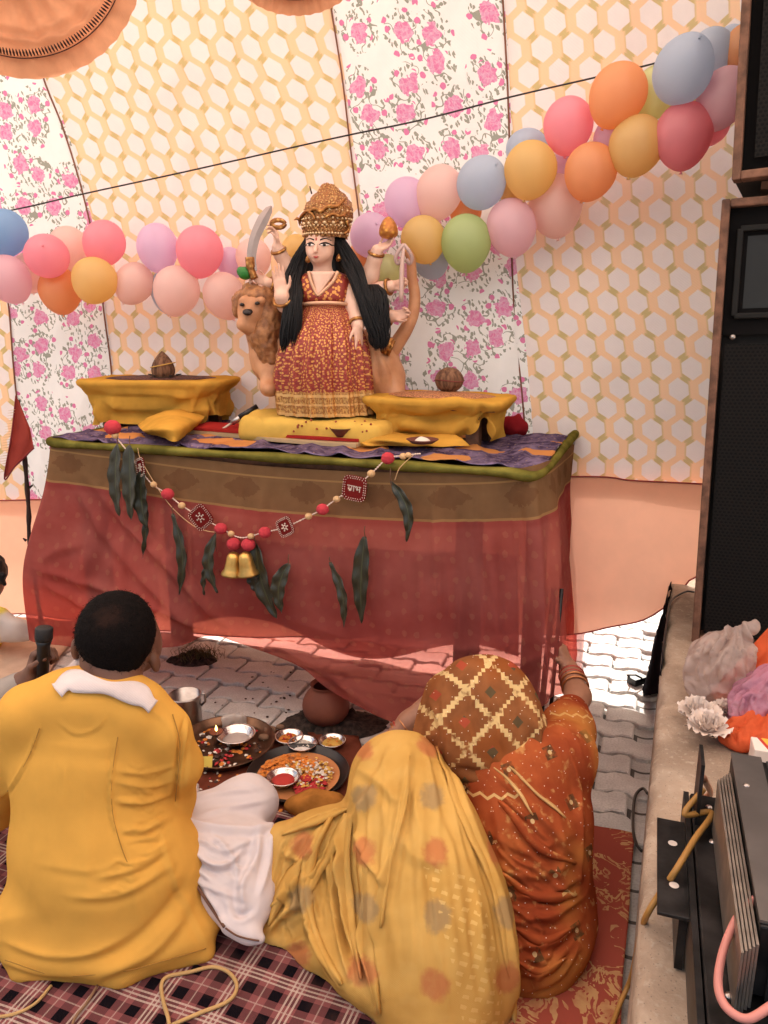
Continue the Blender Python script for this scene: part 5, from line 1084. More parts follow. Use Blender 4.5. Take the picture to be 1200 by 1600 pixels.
yf = [([(640, 1172), (630, 1240), (615, 1320), (598, 1400), (590, 1470)], 7, .015, -1), ([(585, 1170), (560, 1210), (548, 1270)], 7, .010), ([(612, 1165), (592, 1210), (565, 1260), (545, 1290)], 6, .008), ([(560, 1300), (578, 1345), (606, 1380)], 5, .016), ([(546, 1262), (536, 1330), (542, 1420), (562, 1530)], 6, .020), ([(530, 1270), (522, 1340), (528, 1440), (545, 1530)], 4.5, .018, -1),
      ([(512, 1282), (482, 1340), (476, 1400), (492, 1470), (532, 1540)], 7, .024), ([(500, 1290), (468, 1340), (462, 1400)], 5, .014, -1), ([(540, 1275), (500, 1350), (478, 1380)], 5, .014), ([(445, 1300), (500, 1276), (545, 1262)], 5, .012), ([(440, 1330), (470, 1345), (486, 1330)], 5, .010), ([(410, 1420), (440, 1405), (470, 1370)], 6, .016), ([(412, 1465), (440, 1430), (476, 1410)], 6, .014), ([(440, 1480), (470, 1470), (485, 1440)], 6, .010),
      ([(566, 1310), (572, 1400), (570, 1480), (590, 1580)], 6, .018), ([(586, 1360), (590, 1450), (600, 1560)], 6, .012), ([(684, 1166), (712, 1230), (742, 1310), (778, 1400), (800, 1520), (806, 1600)], 8, .018), ([(672, 1170), (700, 1240), (728, 1310), (760, 1400), (784, 1520)], 5, .010, -1), ([(650, 1180), (660, 1300), (650, 1420), (640, 1560)], 14, .006), ([(690, 1300), (700, 1420), (720, 1560)], 14, .006), ([(620, 1300), (650, 1340), (700, 1350)], 10, .005), ([(745, 1400), (750, 1480), (770, 1590)], 7, .010), ([(560, 1200), (600, 1230), (625, 1260)], 7, .006)]
yf += flow([[(450, 1310), (420, 1400), (430, 1480)], [(505, 1295), (480, 1380), (500, 1500)], [(545, 1270), (535, 1400), (570, 1560)], [(590, 1200), (580, 1350), (600, 1590)]], 44, (2.5, 5), (.004, .010), 8) + flow([[(600, 1180), (590, 1350), (610, 1590)], [(650, 1170), (665, 1350), (690, 1590)], [(690, 1175), (745, 1330), (800, 1560)]], 26, (3, 8), (.0015, .0045), 9)
part_blob('yellow_saree', yp, .005, M_DOT, yw, yf, (.005, .0020), 11, .006, (1, .8, .45), s1=9, s2=26)

for line, w_, a_ in (([(516, 1278), (486, 1340), (478, 1402), (496, 1476), (532, 1540)], 20, .014), ([(541, 1270), (512, 1340), (490, 1372), (474, 1410)], 15, .010), ([(549, 1272), (538, 1340), (545, 1430), (563, 1530)], 17, .014), ([(562, 1308), (570, 1400), (574, 1480), (592, 1585)], 18, .013),
                    ([(682, 1166), (711, 1238), (741, 1312), (778, 1400), (799, 1520), (804, 1605)], 16, .010), ([(440, 1304), (490, 1284), (542, 1264)], 12, .010), ([(474, 1338), (440, 1396), (418, 1448)], 18, .012), ([(552, 1300), (576, 1342), (604, 1378)], 9, .008), ([(640, 1180), (628, 1262), (606, 1360), (594, 1450)], 10, .008)):
    ribbon(yp, line, w_, M_DOT, yw, a_)
# ---- woman in the orange veil
def m_veil(head):
    n = NT('orange_veil' if head else 'orange_sari'); x, y, z = n.uv(); vec = n.vec(x, y, 0.0)
    g = .0095; qx = (x / g).floor() * g; qy = (y / g).floor() * g; p = .128
    a = ((qx + qy * .93) / p).fract() - .5; b = ((qx - qy * .93) / p).fract() - .5
    if head:
        line = (a.abs().lt(.062)).max(b.abs().lt(.062)); cx = (((x + y * .93) / p).fract() - .5).abs(); cy = (((x - y * .93) / p).fract() - .5).abs(); fill = (cx - .5).abs().max((cy - .5).abs()); dia = fill.lt(.11); knot = (cx.max(cy)).lt(.085)
        base = n.mix(n.noise(14, 3).ss(.3, .7), (.22, .080, .030), (.33, .125, .046)); x1, y1, z1 = n.ob()
        base = n.mix(n.noise(5, 2).ss(.52, .66) * .7, base, (.30, .085, .022)); odd = ((x / p * 2).floor() + (y / p * 2).floor()).mod(2.0)
        c = n.mix(dia * .85, base, n.mix(n.noise(6, 1).gt(.5), (.42, .075, .04), (.10, .085, .045)))
        c = n.mix(line.max(knot) * n.noise(50, 2).ss(.3, .5), c, (.72, .50, .22))
    else:
        base = n.mix(n.noise(8, 4).ss(.3, .7), (.27, .052, .020), (.46, .115, .036)); base = n.mix(n.noise(3, 3).ss(.5, .7) * .55, base, (.22, .03, .015))
        cx = ((x * .9 + y * .35) / .105).fract() - .5; cy = ((y * .9 - x * .35) / .115).fract() - .5; m_ = cx.abs().max(cy.abs()); sq = m_.lt(.13); core = (cx * cx + cy * cy).sqrt()
        c = n.mix(sq * n.noise(8, 1).gt(.42) * n.noise(70, 3).ss(.25, .6) * .9, base, (.085, .050, .024)); c = n.mix(core.lt(.045), c, (.6, .42, .2))
        zz = ((y + ((x / .03).fract() - .5).abs() * .02 + (n.noise(3, 1) - .5) * .1) / .10).fract() - .5; c = n.mix((zz.abs().lt(.035)) * n.noise(7, 2).gt(.54), c, (.66, .42, .17))
        c = n.mix(n.noise(40, 4).ss(.58, .72) * .5, c, (.66, .38, .13)); c = n.mix(n.noise(4, 2).ss(.48, .64) * .5, c, (.55, .26, .06))
    spk = n.voro(36, vec, 1.0, dim='2D').lt(.035)
    c = n.mix(spk, c, (.95, .8, .6))
    return cloth_shader(n, c, trans=.12, wr=.03, wrs=16, weave=1200, gloss=.10, grough=.45)
ow = thing('person', G(835, 1500, 0), 'woman in an orange red veil with gold zigzags, one arm raised to the altar', 'person')
vp = [pel(754, 1106, 1.77, 84, 86, .105, .05), pel(742, 1150, 1.74, 70, 60, .08, .06), rc(W(700, 1090, 1.84), W(668, 1146, 1.79), rpx(38, W(700, 1090, 1.84)), rpx(24, W(668, 1146, 1.79)), .05), rc(W(755, 1165, 1.715), W(808, 1258, 1.65), .10, .09, .07), rc(W(800, 1130, 1.74), W(850, 1190, 1.70), .07, .055, .06), rc(W(720, 1180, 1.72), W(700, 1200, 1.70), .05, .03, .05)]
vf = [([(800, 1040), (830, 1090), (838, 1150), (825, 1190)], 7, .008), ([(672, 1095), (690, 1140), (685, 1190)], 6, .010), ([(780, 1190), (815, 1225), (850, 1270)], 6, .014), ([(760, 1196), (790, 1230), (822, 1268)], 5, .012, -1), ([(830, 1120), (840, 1160), (835, 1200)], 6, .010), ([(690, 1100), (700, 1150), (700, 1200)], 6, .007), ([(712, 1200), (750, 1208), (800, 1195)], 6, -.010), ([(810, 1060), (826, 1120), (822, 1170)], 6, .006)]
vf += flow([[(690, 1060), (680, 1120), (690, 1190)], [(760, 1030), (770, 1110), (790, 1200)], [(810, 1050), (835, 1110), (840, 1190)]], 18, (3, 6), (.0015, .004), 15)
part_blob('veil', vp, .005, m_veil(True), ow, vf, (.0025, .001), 14, None, s1=8)
sp = pchain([(790, 1200, 1.69, 66), (818, 1290, 1.63, 88), (822, 1390, 1.55, 84), (818, 1480, 1.46, 76), (822, 1530, 1.42, 60)], .08) + pchain([(770, 1215, 1.69, 50), (840, 1190, 1.70, 48), (878, 1180, 1.71, 44)], .06) + pchain([(878, 1190, 1.71, 38), (868, 1280, 1.64, 38), (862, 1400, 1.56, 40), (846, 1500, 1.46, 36)], .06)
sp += pchain([(882, 1182, 1.71, 44), (886, 1140, 1.83, 38), (892, 1112, 1.90, 27)], .04) + [el((float(ow.location[0]), 1.55, .05), (.15, .2, .06), None, .05)]
of = [([(780, 1215), (830, 1262), (890, 1330)], 6, .008), ([(750, 1290), (820, 1330), (905, 1300)], 9, .006), ([(770, 1350), (830, 1370), (905, 1345)], 8, .008), ([(790, 1400), (850, 1400), (908, 1370)], 7, .012), ([(796, 1440), (860, 1432), (912, 1400)], 7, .014), ([(800, 1480), (860, 1475), (905, 1440)], 7, .014), ([(806, 1520), (850, 1518), (890, 1480)], 7, .012), ([(900, 1200), (908, 1290), (905, 1390)], 6, .012, -1), ([(884, 1160), (900, 1220), (905, 1280)], 6, .010), ([(860, 1250), (880, 1310), (870, 1400)], 8, .007), ([(820, 1550), (870, 1530), (905, 1480)], 6, .012), ([(860, 1130), (895, 1150), (915, 1200)], 5, .008), ([(770, 1250), (785, 1330), (800, 1420)], 8, .006), ([(840, 1430), (850, 1490), (835, 1550)], 6, .010)]
of = [(a[0], a[1] * .8, a[2] * .65, *a[3:]) for a in of] + flow([[(800, 1210), (850, 1260), (900, 1330)], [(770, 1290), (830, 1350), (900, 1400)], [(790, 1400), (850, 1440), (900, 1430)], [(800, 1500), (840, 1540), (885, 1500)]], 44, (2.5, 6), (.003, .007), 12)
part_blob('orange_sari', sp, .005, m_veil(False), ow, of, (.003, .0015), 17, .006, (1, .8, .6), s1=9, s2=24)
M_ZARI = plain('gold_zari', (.62, .38, .14), .5, .3)
for line in ([(772, 1198), (806, 1232), (834, 1272)], [(796, 1196), (842, 1240), (884, 1278)]): ribbon(sp + vp, line, 4.5, M_ZARI, ow, .003, .005, 'gold_edge')
for line in ([(780, 1250), (840, 1320), (900, 1350)], [(776, 1360), (840, 1402), (902, 1398)], [(800, 1450), (850, 1470), (895, 1450)], [(806, 1500), (845, 1520), (886, 1496)]): ribbon(sp, line, 13, bpy.data.materials['orange_sari'], ow, .008, .006)
rp = pchain([(892, 1118, 1.88, 19), (903, 1088, 1.98, 19), (893, 1058, 2.06, 16.5), (888, 1044, 2.09, 15)], .02); wr_ = W(888, 1044, 2.09)
part_blob('right_arm', rp + hand_prims(wr_, np.array([-.32, .35, .95]), np.array([-.75, .5, -.1]), .135, 1, (.55, .6, .65, .7), .6), .0038, SKIN_M, ow)
lp = pchain([(712, 1074, 2.00, 23), (690, 1090, 2.00, 22), (640, 1130, 1.97, 18), (616, 1152, 1.95, 15)], .02)
part_blob('left_arm', lp + hand_prims(W(616, 1152, 1.95), np.array([-.75, -.1, -.65]), np.array([.1, -.2, -1.]), .15, -1, (.3, .3, .35, .4), .5), .0038, SKIN_M, ow)
M_BANG = plain('copper_bangle', (.50, .20, .08), .3, .8); M_BANGR = plain('red_bangle', (.35, .05, .03), .3, .3)
def bangle(p, q, r, m, t=.0035):
    d = (q - p) / np.linalg.norm(q - p); f = frame_from(d); mb = MB(); mb.tube([p + f[:, 0] * r * math.cos(a) + f[:, 1] * r * math.sin(a) for a in np.linspace(0, 6.283, 26)], t, 7); mb.obj('bangle', m, ow)
for k, (fx, fy, yy) in enumerate(((895, 1062, 2.05), (897, 1067, 2.035), (893, 1056, 2.065), (899, 1074, 2.015))): bangle(W(fx, fy, yy), W(fx + 6, fy + 20, yy - .06), .035 + .002 * (k % 2), M_BANG if k % 2 else M_BANGR)
for k, (fx, fy) in enumerate(((634, 1136), (626, 1143), (622, 1146))): bangle(W(fx, fy, 1.965), W(fx + 20, fy - 16, 1.975), .033, M_BANG if k != 1 else M_BANGR)
# ------------------------------------------------------------------ offerings on the floor
M_STEEL = plain('worn_steel', (.42, .37, .34), .28, .95, vary=.25, scale=20); M_BRASSD = plain('dark_brass', (.16, .085, .05), .38, .85, vary=.4, scale=18); M_FOIL = plain('foil', (.72, .66, .62), .25, .95, bump=.7, bscale=60)
M_CLAY = plain('terracotta', (.17, .050, .028), .75, bump=.4, bscale=50)
Zf = .010
oc = soft_sheet('offering_cloth', [[G(255, 1150, Zf), G(250, 1195, Zf), G(262, 1250, Zf)], [G(400, 1140, Zf), G(400, 1200, Zf), G(400, 1265, Zf)], [G(560, 1150, Zf), G(575, 1200, Zf), G(585, 1265, Zf)]], cloth('red_brown_cloth', (.20, .055, .032), .3, wr=.05), 'red brown cloth under the offering plates', 'cloth', 40, 30, .002)
def dish(name, px, py, r, label, cat, mat, prof, z=.012, group=None, n=40):
    c = G(px, py, z); t = thing(name, c, label, cat, group); mb = MB(); mb.lathe(c, [(a * r, b * r) for a, b in prof], n); solid(mb.obj('dish', mat, t), .0015, 0); return t, c
PLATE = [(0, .02), (.80, .02), (.92, .04), (.985, .16), (1.0, .17), (1.01, .16)]
BOWL = [(0, .05), (.45, .06), (.75, .2), (.95, .5), (1.0, .55), (1.06, .54)]
def scatter(name, c, rx, n, mats, parent, size=.008, seed=1, h=.004, zoff=.004, flat=.5):
    rs = random.Random(seed)
    for mi, m in enumerate(mats):
        mb = MB()
        for k in range(n):
            a = rs.uniform(0, 6.28); r = rx * math.sqrt(rs.random()); s = size * rs.uniform(.5, 1.4); p = np.array(c) + [r * math.cos(a), r * math.sin(a), zoff + rs.uniform(0, h)]
            R = rotz(rs.uniform(0, 6)) @ rotx(rs.uniform(-.6, .6)); q = [p + R @ (np.array(v) * s) for v in ((1, 0, 0), (.3, .8, 0), (-.9, .5, 0), (-.7, -.6, 0), (.4, -.8, 0), (0, 0, flat), (0, 0, -flat))]
            mb.add(q, [[0, 1, 5], [1, 2, 5], [2, 3, 5], [3, 4, 5], [4, 0, 5], [1, 0, 6], [2, 1, 6], [3, 2, 6], [4, 3, 6], [0, 4, 6]])
        props(mb.obj(name, m, parent, smooth=False), kind='stuff')
M_ORP = plain('marigold_bits', (.62, .20, .03), .8); M_REDP = plain('red_petals', (.42, .03, .03), .8); M_YELP = plain('yellow_grain', (.66, .38, .08), .8); M_WHTP = plain('white_grain', (.70, .62, .52), .8); M_DKP = plain('dark_bits', (.06, .03, .02), .9)
# large dark thali with lamp, bowls and packets
t, c = dish('lamp_tray', 352, 1168, .165, 'large dark round tray with a lit oil lamp and steel bowl', 'tray', M_BRASSD, PLATE)
scatter('petals', c, .13, 30, (M_ORP, M_DKP, M_REDP, M_WHTP), t, .009, 2, .006)
t2, c2 = dish('steel_bowl', 369, 1160, .062, 'shiny steel bowl in the dark lamp tray', 'bowl', M_FOIL, BOWL, .020)
heap('water', c2 + ZZ * .014, .045, .045, .001, plain('pale_liquid', (.5, .42, .38), .1), None, None, parent=t2)
lp_, lc_ = dish('oil_lamp', 338, 1148, .022, 'tiny oil lamp with a small flame in the dark tray', 'oil lamp', M_CLAY, BOWL, .05)
mb = MB(); mb.lathe(lc_ + ZZ * -.03, [(.012, 0), (.010, .02), (.006, .03)], 14); mb.obj('stem', M_BRASSD, lp_)
nfl = NT('flame'); flame_m = nfl.done(nfl.node('ShaderNodeEmission', Color=(1., .55, .12), Strength=6.0))
mb = MB(); mb.lathe(W(338, 1141, lc_[1]), [(0, -.004), (.0035, 0), (.0042, .005), (.0022, .013), (0, .02)], 10); mb.obj('flame', flame_m, lp_)
mb = MB(); cpk = G(362, 1128, .03)
V, F = blob([bx(cpk, (.035, .012, .028), rotz(.4), .008), bx(cpk + [.03, .02, -.005], (.025, .012, .02), rotz(-.5), .008)], .005); V = V + (snoise(V, 50, 2) * .006)[:, None] * normals_of(V, F)
ngl = NT('clear_plastic'); PLAS = ngl.done(ngl.mixs(.45, ngl.bsdf((.75, .68, .62), .15), ngl.node('ShaderNodeBsdfTransparent', Color=(.95, .92, .9))))
props(mesh('plastic_packet', V, F, PLAS), 'crumpled clear plastic packet behind the steel bowl', 'packet')
cb_ = G(318, 1192, .03); mb = MB(); mb.box(cb_, (.028, .002, .02), rotx(-.5)); props(mb.obj('yellow_card', plain('yellow_card', (.72, .55, .10), .6), smooth=False), 'small yellow card at the edge of the lamp tray', 'card')
# foil bowls
for k, (px, py, r, m, lab) in enumerate(((452, 1160, .046, (M_ORP, M_REDP), 'foil bowl of reddish powder behind the white foil bowl'), (473, 1171, .047, (M_WHTP, M_WHTP), 'foil bowl of white rice between the two reddish bowls'), (519, 1166, .043, (M_YELP, M_ORP), 'foil bowl of brown seasoning nearest the clay pot'))):
    t, c = dish('foil_bowl', px, py, r, lab, 'bowl', M_FOIL, BOWL, .012, 'foil bowls by the clay pot', 30)
    heap('contents', c + ZZ * r * .30, r * .78, r * .78, r * .12, m[0] if k != 1 else plain('white_powder', (.75, .68, .62), .8), None, None, parent=t, seed=k); scatter('crumbs', c, r * .6, 14, m, t, .005, k + 3, .004, r * .42)
# black-rimmed plate of flowers and grain
t, c = dish('flower_plate', 466, 1216, .158, 'black rimmed plate heaped with orange petals and yellow grain', 'plate', plain('black_enamel', (.02, .014, .012), .35), PLATE)
mb = MB(); mb.lathe(c + ZZ * .008, [(0, 0), (.118, .0), (.130, .004)], 40); mb.obj('paper_liner', plain('orange_paper', (.50, .20, .07), .7), t)
scatter('petals', c + np.array([-.03, .02, 0]), .085, 130, (M_ORP, M_ORP), t, .009, 4, .012, .010); scatter('grain', c + np.array([.03, .0, 0]), .08, 160, (M_YELP, M_WHTP), t, .006, 5, .016, .010); scatter('red_petals', c + np.array([.04, -.055, 0]), .05, 70, (M_REDP,), t, .010, 6, .012, .010)
t, c3 = dish('red_powder_bowl', 443, 1225, .048, 'small silver bowl of red powder on the flower plate', 'bowl', M_FOIL, BOWL, .024)
heap('powder', c3 + ZZ * .016, .035, .035, .006, plain('vermilion', (.45, .04, .03), .9), None, None, parent=t)
# steel canister
c = G(292, 1132, .012); can = thing('steel_canister', c, 'tall steel canister standing left of the lamp tray', 'canister'); r = rpx(24, c)
mb = MB(); mb.lathe(c, [(0, 0), (r * .95, 0), (r, .006), (r, .105), (r * 1.06, .112), (r * 1.06, .118), (r * .98, .118), (r * .97, .02), (0, .02)], 36); mb.obj('body', M_STEEL, can)
mb = MB(); mb.tube([c + [r * 1.02, 0, .075], c + [r * 1.3, 0, .09], c + [r * 1.3, 0, .12], c + [r * 1.05, 0, .118]], .004, 8); mb.obj('handle', M_STEEL, can)
# clay pot with soil, another with sprouts far left
def soil(name, px, py, rx, ry, h, label):
    c = G(px, py, 0); o = heap(name, c, rx, ry, h, plain('dark_soil', (.035, .022, .016), .95, vary=.7, scale=60, bump=1.0, bscale=90), label, 'soil', n=60, seed=px, rough=1.6); return o, c
so, c = soil('soil_heap', 520, 1132, .20, .11, .03, 'dark soil heaped round the round clay pot')
pot = thing('clay_pot', G(510, 1128, .012), 'round reddish clay pot standing in soil under the red cloth', 'pot'); c = G(510, 1128, .012); r = rpx(38, c)
mb = MB(); mb.lathe(c, [(0, 0), (r * .6, .0), (r * .95, r * .45), (r * 1.0, r * .8), (r * .9, r * 1.2), (r * .62, r * 1.5), (r * .55, r * 1.58), (r * .66, r * 1.72), (r * .62, r * 1.74), (r * .5, r * 1.6)], 32); subsurf(mb.obj('body', M_CLAY, pot))
so, c = soil('sprout_tray', 300, 1032, .11, .07, .03, 'dark tray of sprouting grass on the paving under the altar')
so['category'] = 'sprout tray'; rs = random.Random(5); mb = MB()
for k in range(160):
    p = c + np.array([rs.gauss(.03, .04), rs.gauss(0, .028), .02]); mb.tube([p, p + [rs.gauss(0, .008), rs.gauss(0, .008), .02], p + [rs.gauss(0, .018), rs.gauss(0, .018), rs.uniform(.025, .045)]], [.0014, .001, .0003], 3, False)
props(mb.obj('sprouts', plain('dry_grass', (.10, .08, .025), .8), so), kind='stuff')
# a scatter of small things on the paving by the tray
c = G(430, 1150, .014); mb = MB()
for k, (px, py, s) in enumerate(((420, 1140, .014), (436, 1136, .010), (410, 1152, .012))):
    p = G(px, py, .02); V, F = blob([el(p, (s * 1.3, s, s)), el(p + [s, 0, 0], (s, s, s * .8), None, .005)], .004); props(mesh('betel_nut', V, F, plain('nut_brown', (.22, .12, .07), .8)), ('brown nut lying nearest the lamp tray', 'brown nut lying by the clay pot side of the tray', 'brown nut lying in front of the other two')[(2, 1, 0)[k] if k else 2], 'nut', 'nuts by the tray')
c = G(272, 1225, .012); V, F = blob([bx(W(285, 1222, 1.98) * [1, 1, 0] + ZZ * .03, (.05, .05, .03), rotz(.3), .012)], .006); V = V + (snoise(V, 40, 7) * .004)[:, None] * normals_of(V, F); bxo = mesh('plastic_box', V, F, PLAS); props(bxo, 'clear plastic box of grain beside the white wrapped knee', 'box'); scatter('grain', W(285, 1222, 1.98) * [1, 1, 0] + ZZ * .008, .04, 90, (M_YELP,), bxo, .007, 3, .02)
cq = G(490, 1258, .03); V, F = blob([el(cq, (.085, .05, .035)), el(cq + [.03, -.01, .006], (.06, .05, .03))], .006); V = wrinkle(V, F, .006, .002, 3, 14)
props(mesh('orange_bundle', V, F, cloth('orange_print_bundle', (.52, .22, .05), .5, wr=.05)), 'orange printed cloth bundle in front of the flower plate', 'cloth bundle')
cw = W(262, 1118, 2.12); V, F = blob([el(cw, (.02, .02, .018)), el(cw + [-.012, 0, -.01], (.018, .016, .014))], .004); props(mesh('white_flower', V + (snoise(V, 80, 1) * .008)[:, None] * normals_of(V, F), F, plain('off_white_petals', (.6, .5, .42), .8)), 'small white flower beside the steel canister', 'flower')

fl = thing('fallen_petals', G(420, 1200, .012), 'petals and rice spilled round the offering plates', 'petals')
scatter('petals', G(400, 1205, .006), .24, 60, (M_ORP, M_REDP, M_WHTP, M_DKP), fl, .006, 21, .002, .006); scatter('leaf_bits', G(450, 1110, .0), .34, 60, (M_DKP,), fl, .006, 23, .001, .002)
# cords on the mat
def cord(name, pts, r, mat, label, cat='cord'):
    mb = MB(); mb.tube(smoothline(pts, 8), r, 8); o = mb.obj(name, mat); return props(o, label, cat)
M_JUTE = plain('yellow_cord', (.50, .31, .12), .8, bump=.6, bscale=300)
cord('looped_rope', [G(262, 1660, .014), G(264, 1600, .014), G(256, 1568, .014), G(252, 1540, .014), G(262, 1526, .014), G(296, 1519, .014), G(332, 1511, .014), G(358, 1520, .014), G(370, 1541, .014), G(357, 1564, .014), G(312, 1583, .014), G(268, 1602, .014)], .0042, M_JUTE, 'yellow cord looped on the plaid mat behind the man', 'rope')
cord('thin_cord', [G(-30, 1592, .013), G(20, 1585, .013), G(55, 1568, .013), G(80, 1540, .014)], .0034, M_JUTE, 'thin yellow cord on the mat at the left edge')
cord('dark_cord', [G(108, 1640, .013), G(115, 1595, .013), G(135, 1568, .013), G(152, 1540, .014)], .003, plain('brown_cord', (.24, .13, .07), .8), 'thin brown cord on the mat below the yellow tunic')

# ------------------------------------------------------------------ on the concrete plinth
def onp(px, py, z=0.0): return G(px, py, PZ + z)
M_BOXW = plain('worn_plywood_edge', (.16, .075, .045), .75, vary=.5, scale=25, bump=.4); M_BLACK = plain('black_grille_cloth', (.005, .004, .004), .9, spec=.15)
def m_grille():
    n = NT('black_steel_grille'); x, y, z = n.uv(); a = (x / .012); b = (y / .0104); row = b.floor().mod(2.0) * .5
    u = (a + row).fract() - .5; v = b.fract() - .5; d = (u * u + v * v).sqrt(); h = d.lt(.36); c = n.mix(h, (.009, .007, .006), (.002, .002, .002)); return n.done(n.bsdf(c, .7, 0, n.bump(h * -1.0, .7, .003), .15))
M_GRILLE = m_grille()
def speaker(name, bl, up_h, wid, dep, label, yaw, tilt=0.0, horn=False):
    """bl: lower left front corner of the cabinet"""
    R = rotz(yaw) @ roty(tilt); X, Y, Z = R[:, 0], R[:, 1], R[:, 2]; t = thing(name, bl, label, 'loudspeaker', 'loudspeakers stacked on the ledge')
    P = lambda a, b, c: bl + X * a + Y * b + Z * c
    mb = MB(); mb.box(P(wid / 2, dep / 2 + .03, up_h / 2), (wid / 2 - .004, dep / 2 - .03, up_h / 2 - .004), R); mb.obj('cabinet', plain('speaker_carpet', (.02, .016, .014), .9, bump=.6, bscale=200), t, False)
    w = .022
    for nm, c, h in (('edge', P(w / 2, .03, up_h / 2), (w / 2, .032, up_h / 2)), ('edge', P(wid - w / 2, .03, up_h / 2), (w / 2, .032, up_h / 2)), ('edge', P(wid / 2, .03, w / 2), (wid / 2 - w, .0315, w / 2)), ('edge', P(wid / 2, .03, up_h - w / 2), (wid / 2 - w, .0315, w / 2))):
        mb = MB(); mb.box(c, h, R); bev(mb.obj(nm, M_BOXW, t, False), .004)
    def panel(nm, x0, x1, z0, z1, d, m):
        V = [P(x0, d, z0), P(x1, d, z0), P(x1, d, z1), P(x0, d, z1)]; uv = [(x0, z0), (x1, z0), (x1, z1), (x0, z1)]; o = mesh(nm, V, [[0, 1, 2, 3]], m, t, uv=uv, smooth=False); solid(o, .004); return o
    if horn:
        panel('baffle', w, wid - w, up_h * .72, up_h - w, .034, M_BLACK); mb = MB(); z0, z1 = up_h * .76, up_h * .94
        for a, b in (((w + .03, z0), (wid - w - .03, z0)), ((w + .03, z1), (wid - w - .03, z1)), ((w + .03, z0), (w + .03, z1)), ((wid - w - .03, z0), (wid - w - .03, z1))): mb.box((P(a[0], .026, a[1]) + P(b[0], .026, b[1])) / 2, (max(abs(b[0] - a[0]) / 2, .008), .010, max(abs(b[1] - a[1]) / 2, .008)), R)
        bev(mb.obj('horn_frame', plain('horn_plastic', (.010, .009, .008), .6, spec=.2), t, False), .003)
        mb = MB(); cz = (z0 + z1) / 2; mb.add([P(w + .05, .03, z0 + .02), P(wid - w - .05, .03, z0 + .02), P(wid - w - .05, .03, z1 - .02), P(w + .05, .03, z1 - .02), P(wid * .45, .033, cz - .02), P(wid * .55, .033, cz - .02), P(wid * .55, .033, cz + .02), P(wid * .45, .033, cz + .02)], [[0, 1, 5, 4], [1, 2, 6, 5], [2, 3, 7, 6], [3, 0, 4, 7], [4, 5, 6, 7]]); mb.obj('horn', plain('horn_black', (.010, .009, .008), .4), t, False)
        panel('grille', w + .012, wid - w, w + .01, up_h * .70, .012, M_GRILLE)
        mb = MB(); mb.lathe(P(w + .03, .028, up_h * .715), [(0, -.006), (.008, -.006), (.008, .006), (0, .006)], 10, R @ rotx(math.pi / 2)); mb.obj('screw', M_STEEL, t)
    else: panel('grille', w + .03, wid - w, w + .03, up_h - w, .010, M_GRILLE); panel('baffle', w, wid - w, w, up_h - w, .036, M_BLACK)
    return t, P
bl = G(1080, 1003, PZ + .002); zt_ = W(1130, 310, bl[1])[2]; yaw = -.44
tp = W(1130, 310, bl[1]); tl = math.atan2(tp[0] - bl[0], tp[2] - bl[2])
s1, P1 = speaker('loudspeaker', bl, (tp[2] - bl[2]) / math.cos(tl), .56, .45, 'tall black loudspeaker with a horn on top, standing on the concrete ledge', yaw, tl, True)
b2 = W(1143, 282, bl[1] - .02); t2_ = W(1163, -60, bl[1] - .02); tl2 = math.atan2(t2_[0] - b2[0], t2_[2] - b2[2]); b2z = P1(.03, -.02, (tp[2] - bl[2]) / math.cos(tl) + .004); b2 = np.array([b2[0], b2[1], max(b2[2], b2z[2] + .012)])
s2, P2 = speaker('loudspeaker', b2, .95, .54, .42, 'upper black loudspeaker with wooden edge, stacked on the taller one', yaw - .05, tl2, False)
mb = MB(); mb.box(P2(.22, .25, -.012), (.16, .14, .011), rotz(yaw)); props(mb.obj('wood_spacer', M_BOXW, smooth=False), 'dark wooden spacer between the two loudspeakers', 'spacer')
# black sheet hanging at the end of the ledge
soft_sheet('black_sheet', [[onp(1052, 897, .006), onp(1044, 930, -.1) , G(1040, 952, .01)], [onp(1041, 960, .004), onp(1030, 985, -.15), G(1022, 1010, .01)], [onp(1036, 1030, .0), onp(1022, 1045, -.2), G(1010, 1060, .01)], [onp(1034, 1082, -.03), onp(1020, 1085, -.25), G(1004, 1088, .01)]], cloth('black_cloth', (.012, .011, .013), wr=.04), 'black cloth hanging down the far side of the concrete ledge', 'cloth', 40, 24, .01)
p = G(996, 1062, .016); mb = MB(); mb.box(p, (.035, .022, .014), rotz(.5)); mb.tube([p + [-.03, 0, .01], p + [-.05, -.02, .03], p + [-.02, -.03, .035], p + [.01, -.02, .016]], .004, 6); props(bev(mb.obj('black_plug', plain('black_rubber', (.012, .012, .013), .45), smooth=False), .004), 'small black plug lying on the sunlit paving', 'plug')
cord('black_cable', [G(1085, 925, PZ + .01), onp(1070, 925, .012), onp(1048, 940, .012), onp(1042, 975, .01), onp(1036, 1020, -.0), onp(1033, 1050, -.02)], .0035, plain('black_cable', (.02, .018, .018), .4), 'thin black cable along the edge of the ledge near the loudspeaker', 'cable')
cord('floor_cable', [G(1012, 1240, .02), G(1004, 1232, .012), G(992, 1246, .012), G(989, 1290, .012), G(994, 1318, .012), G(1003, 1330, .012)], .0045, plain('dark_cable', (.03, .025, .022), .4), 'black cable bent in a hook beside the red carpet', 'cable')
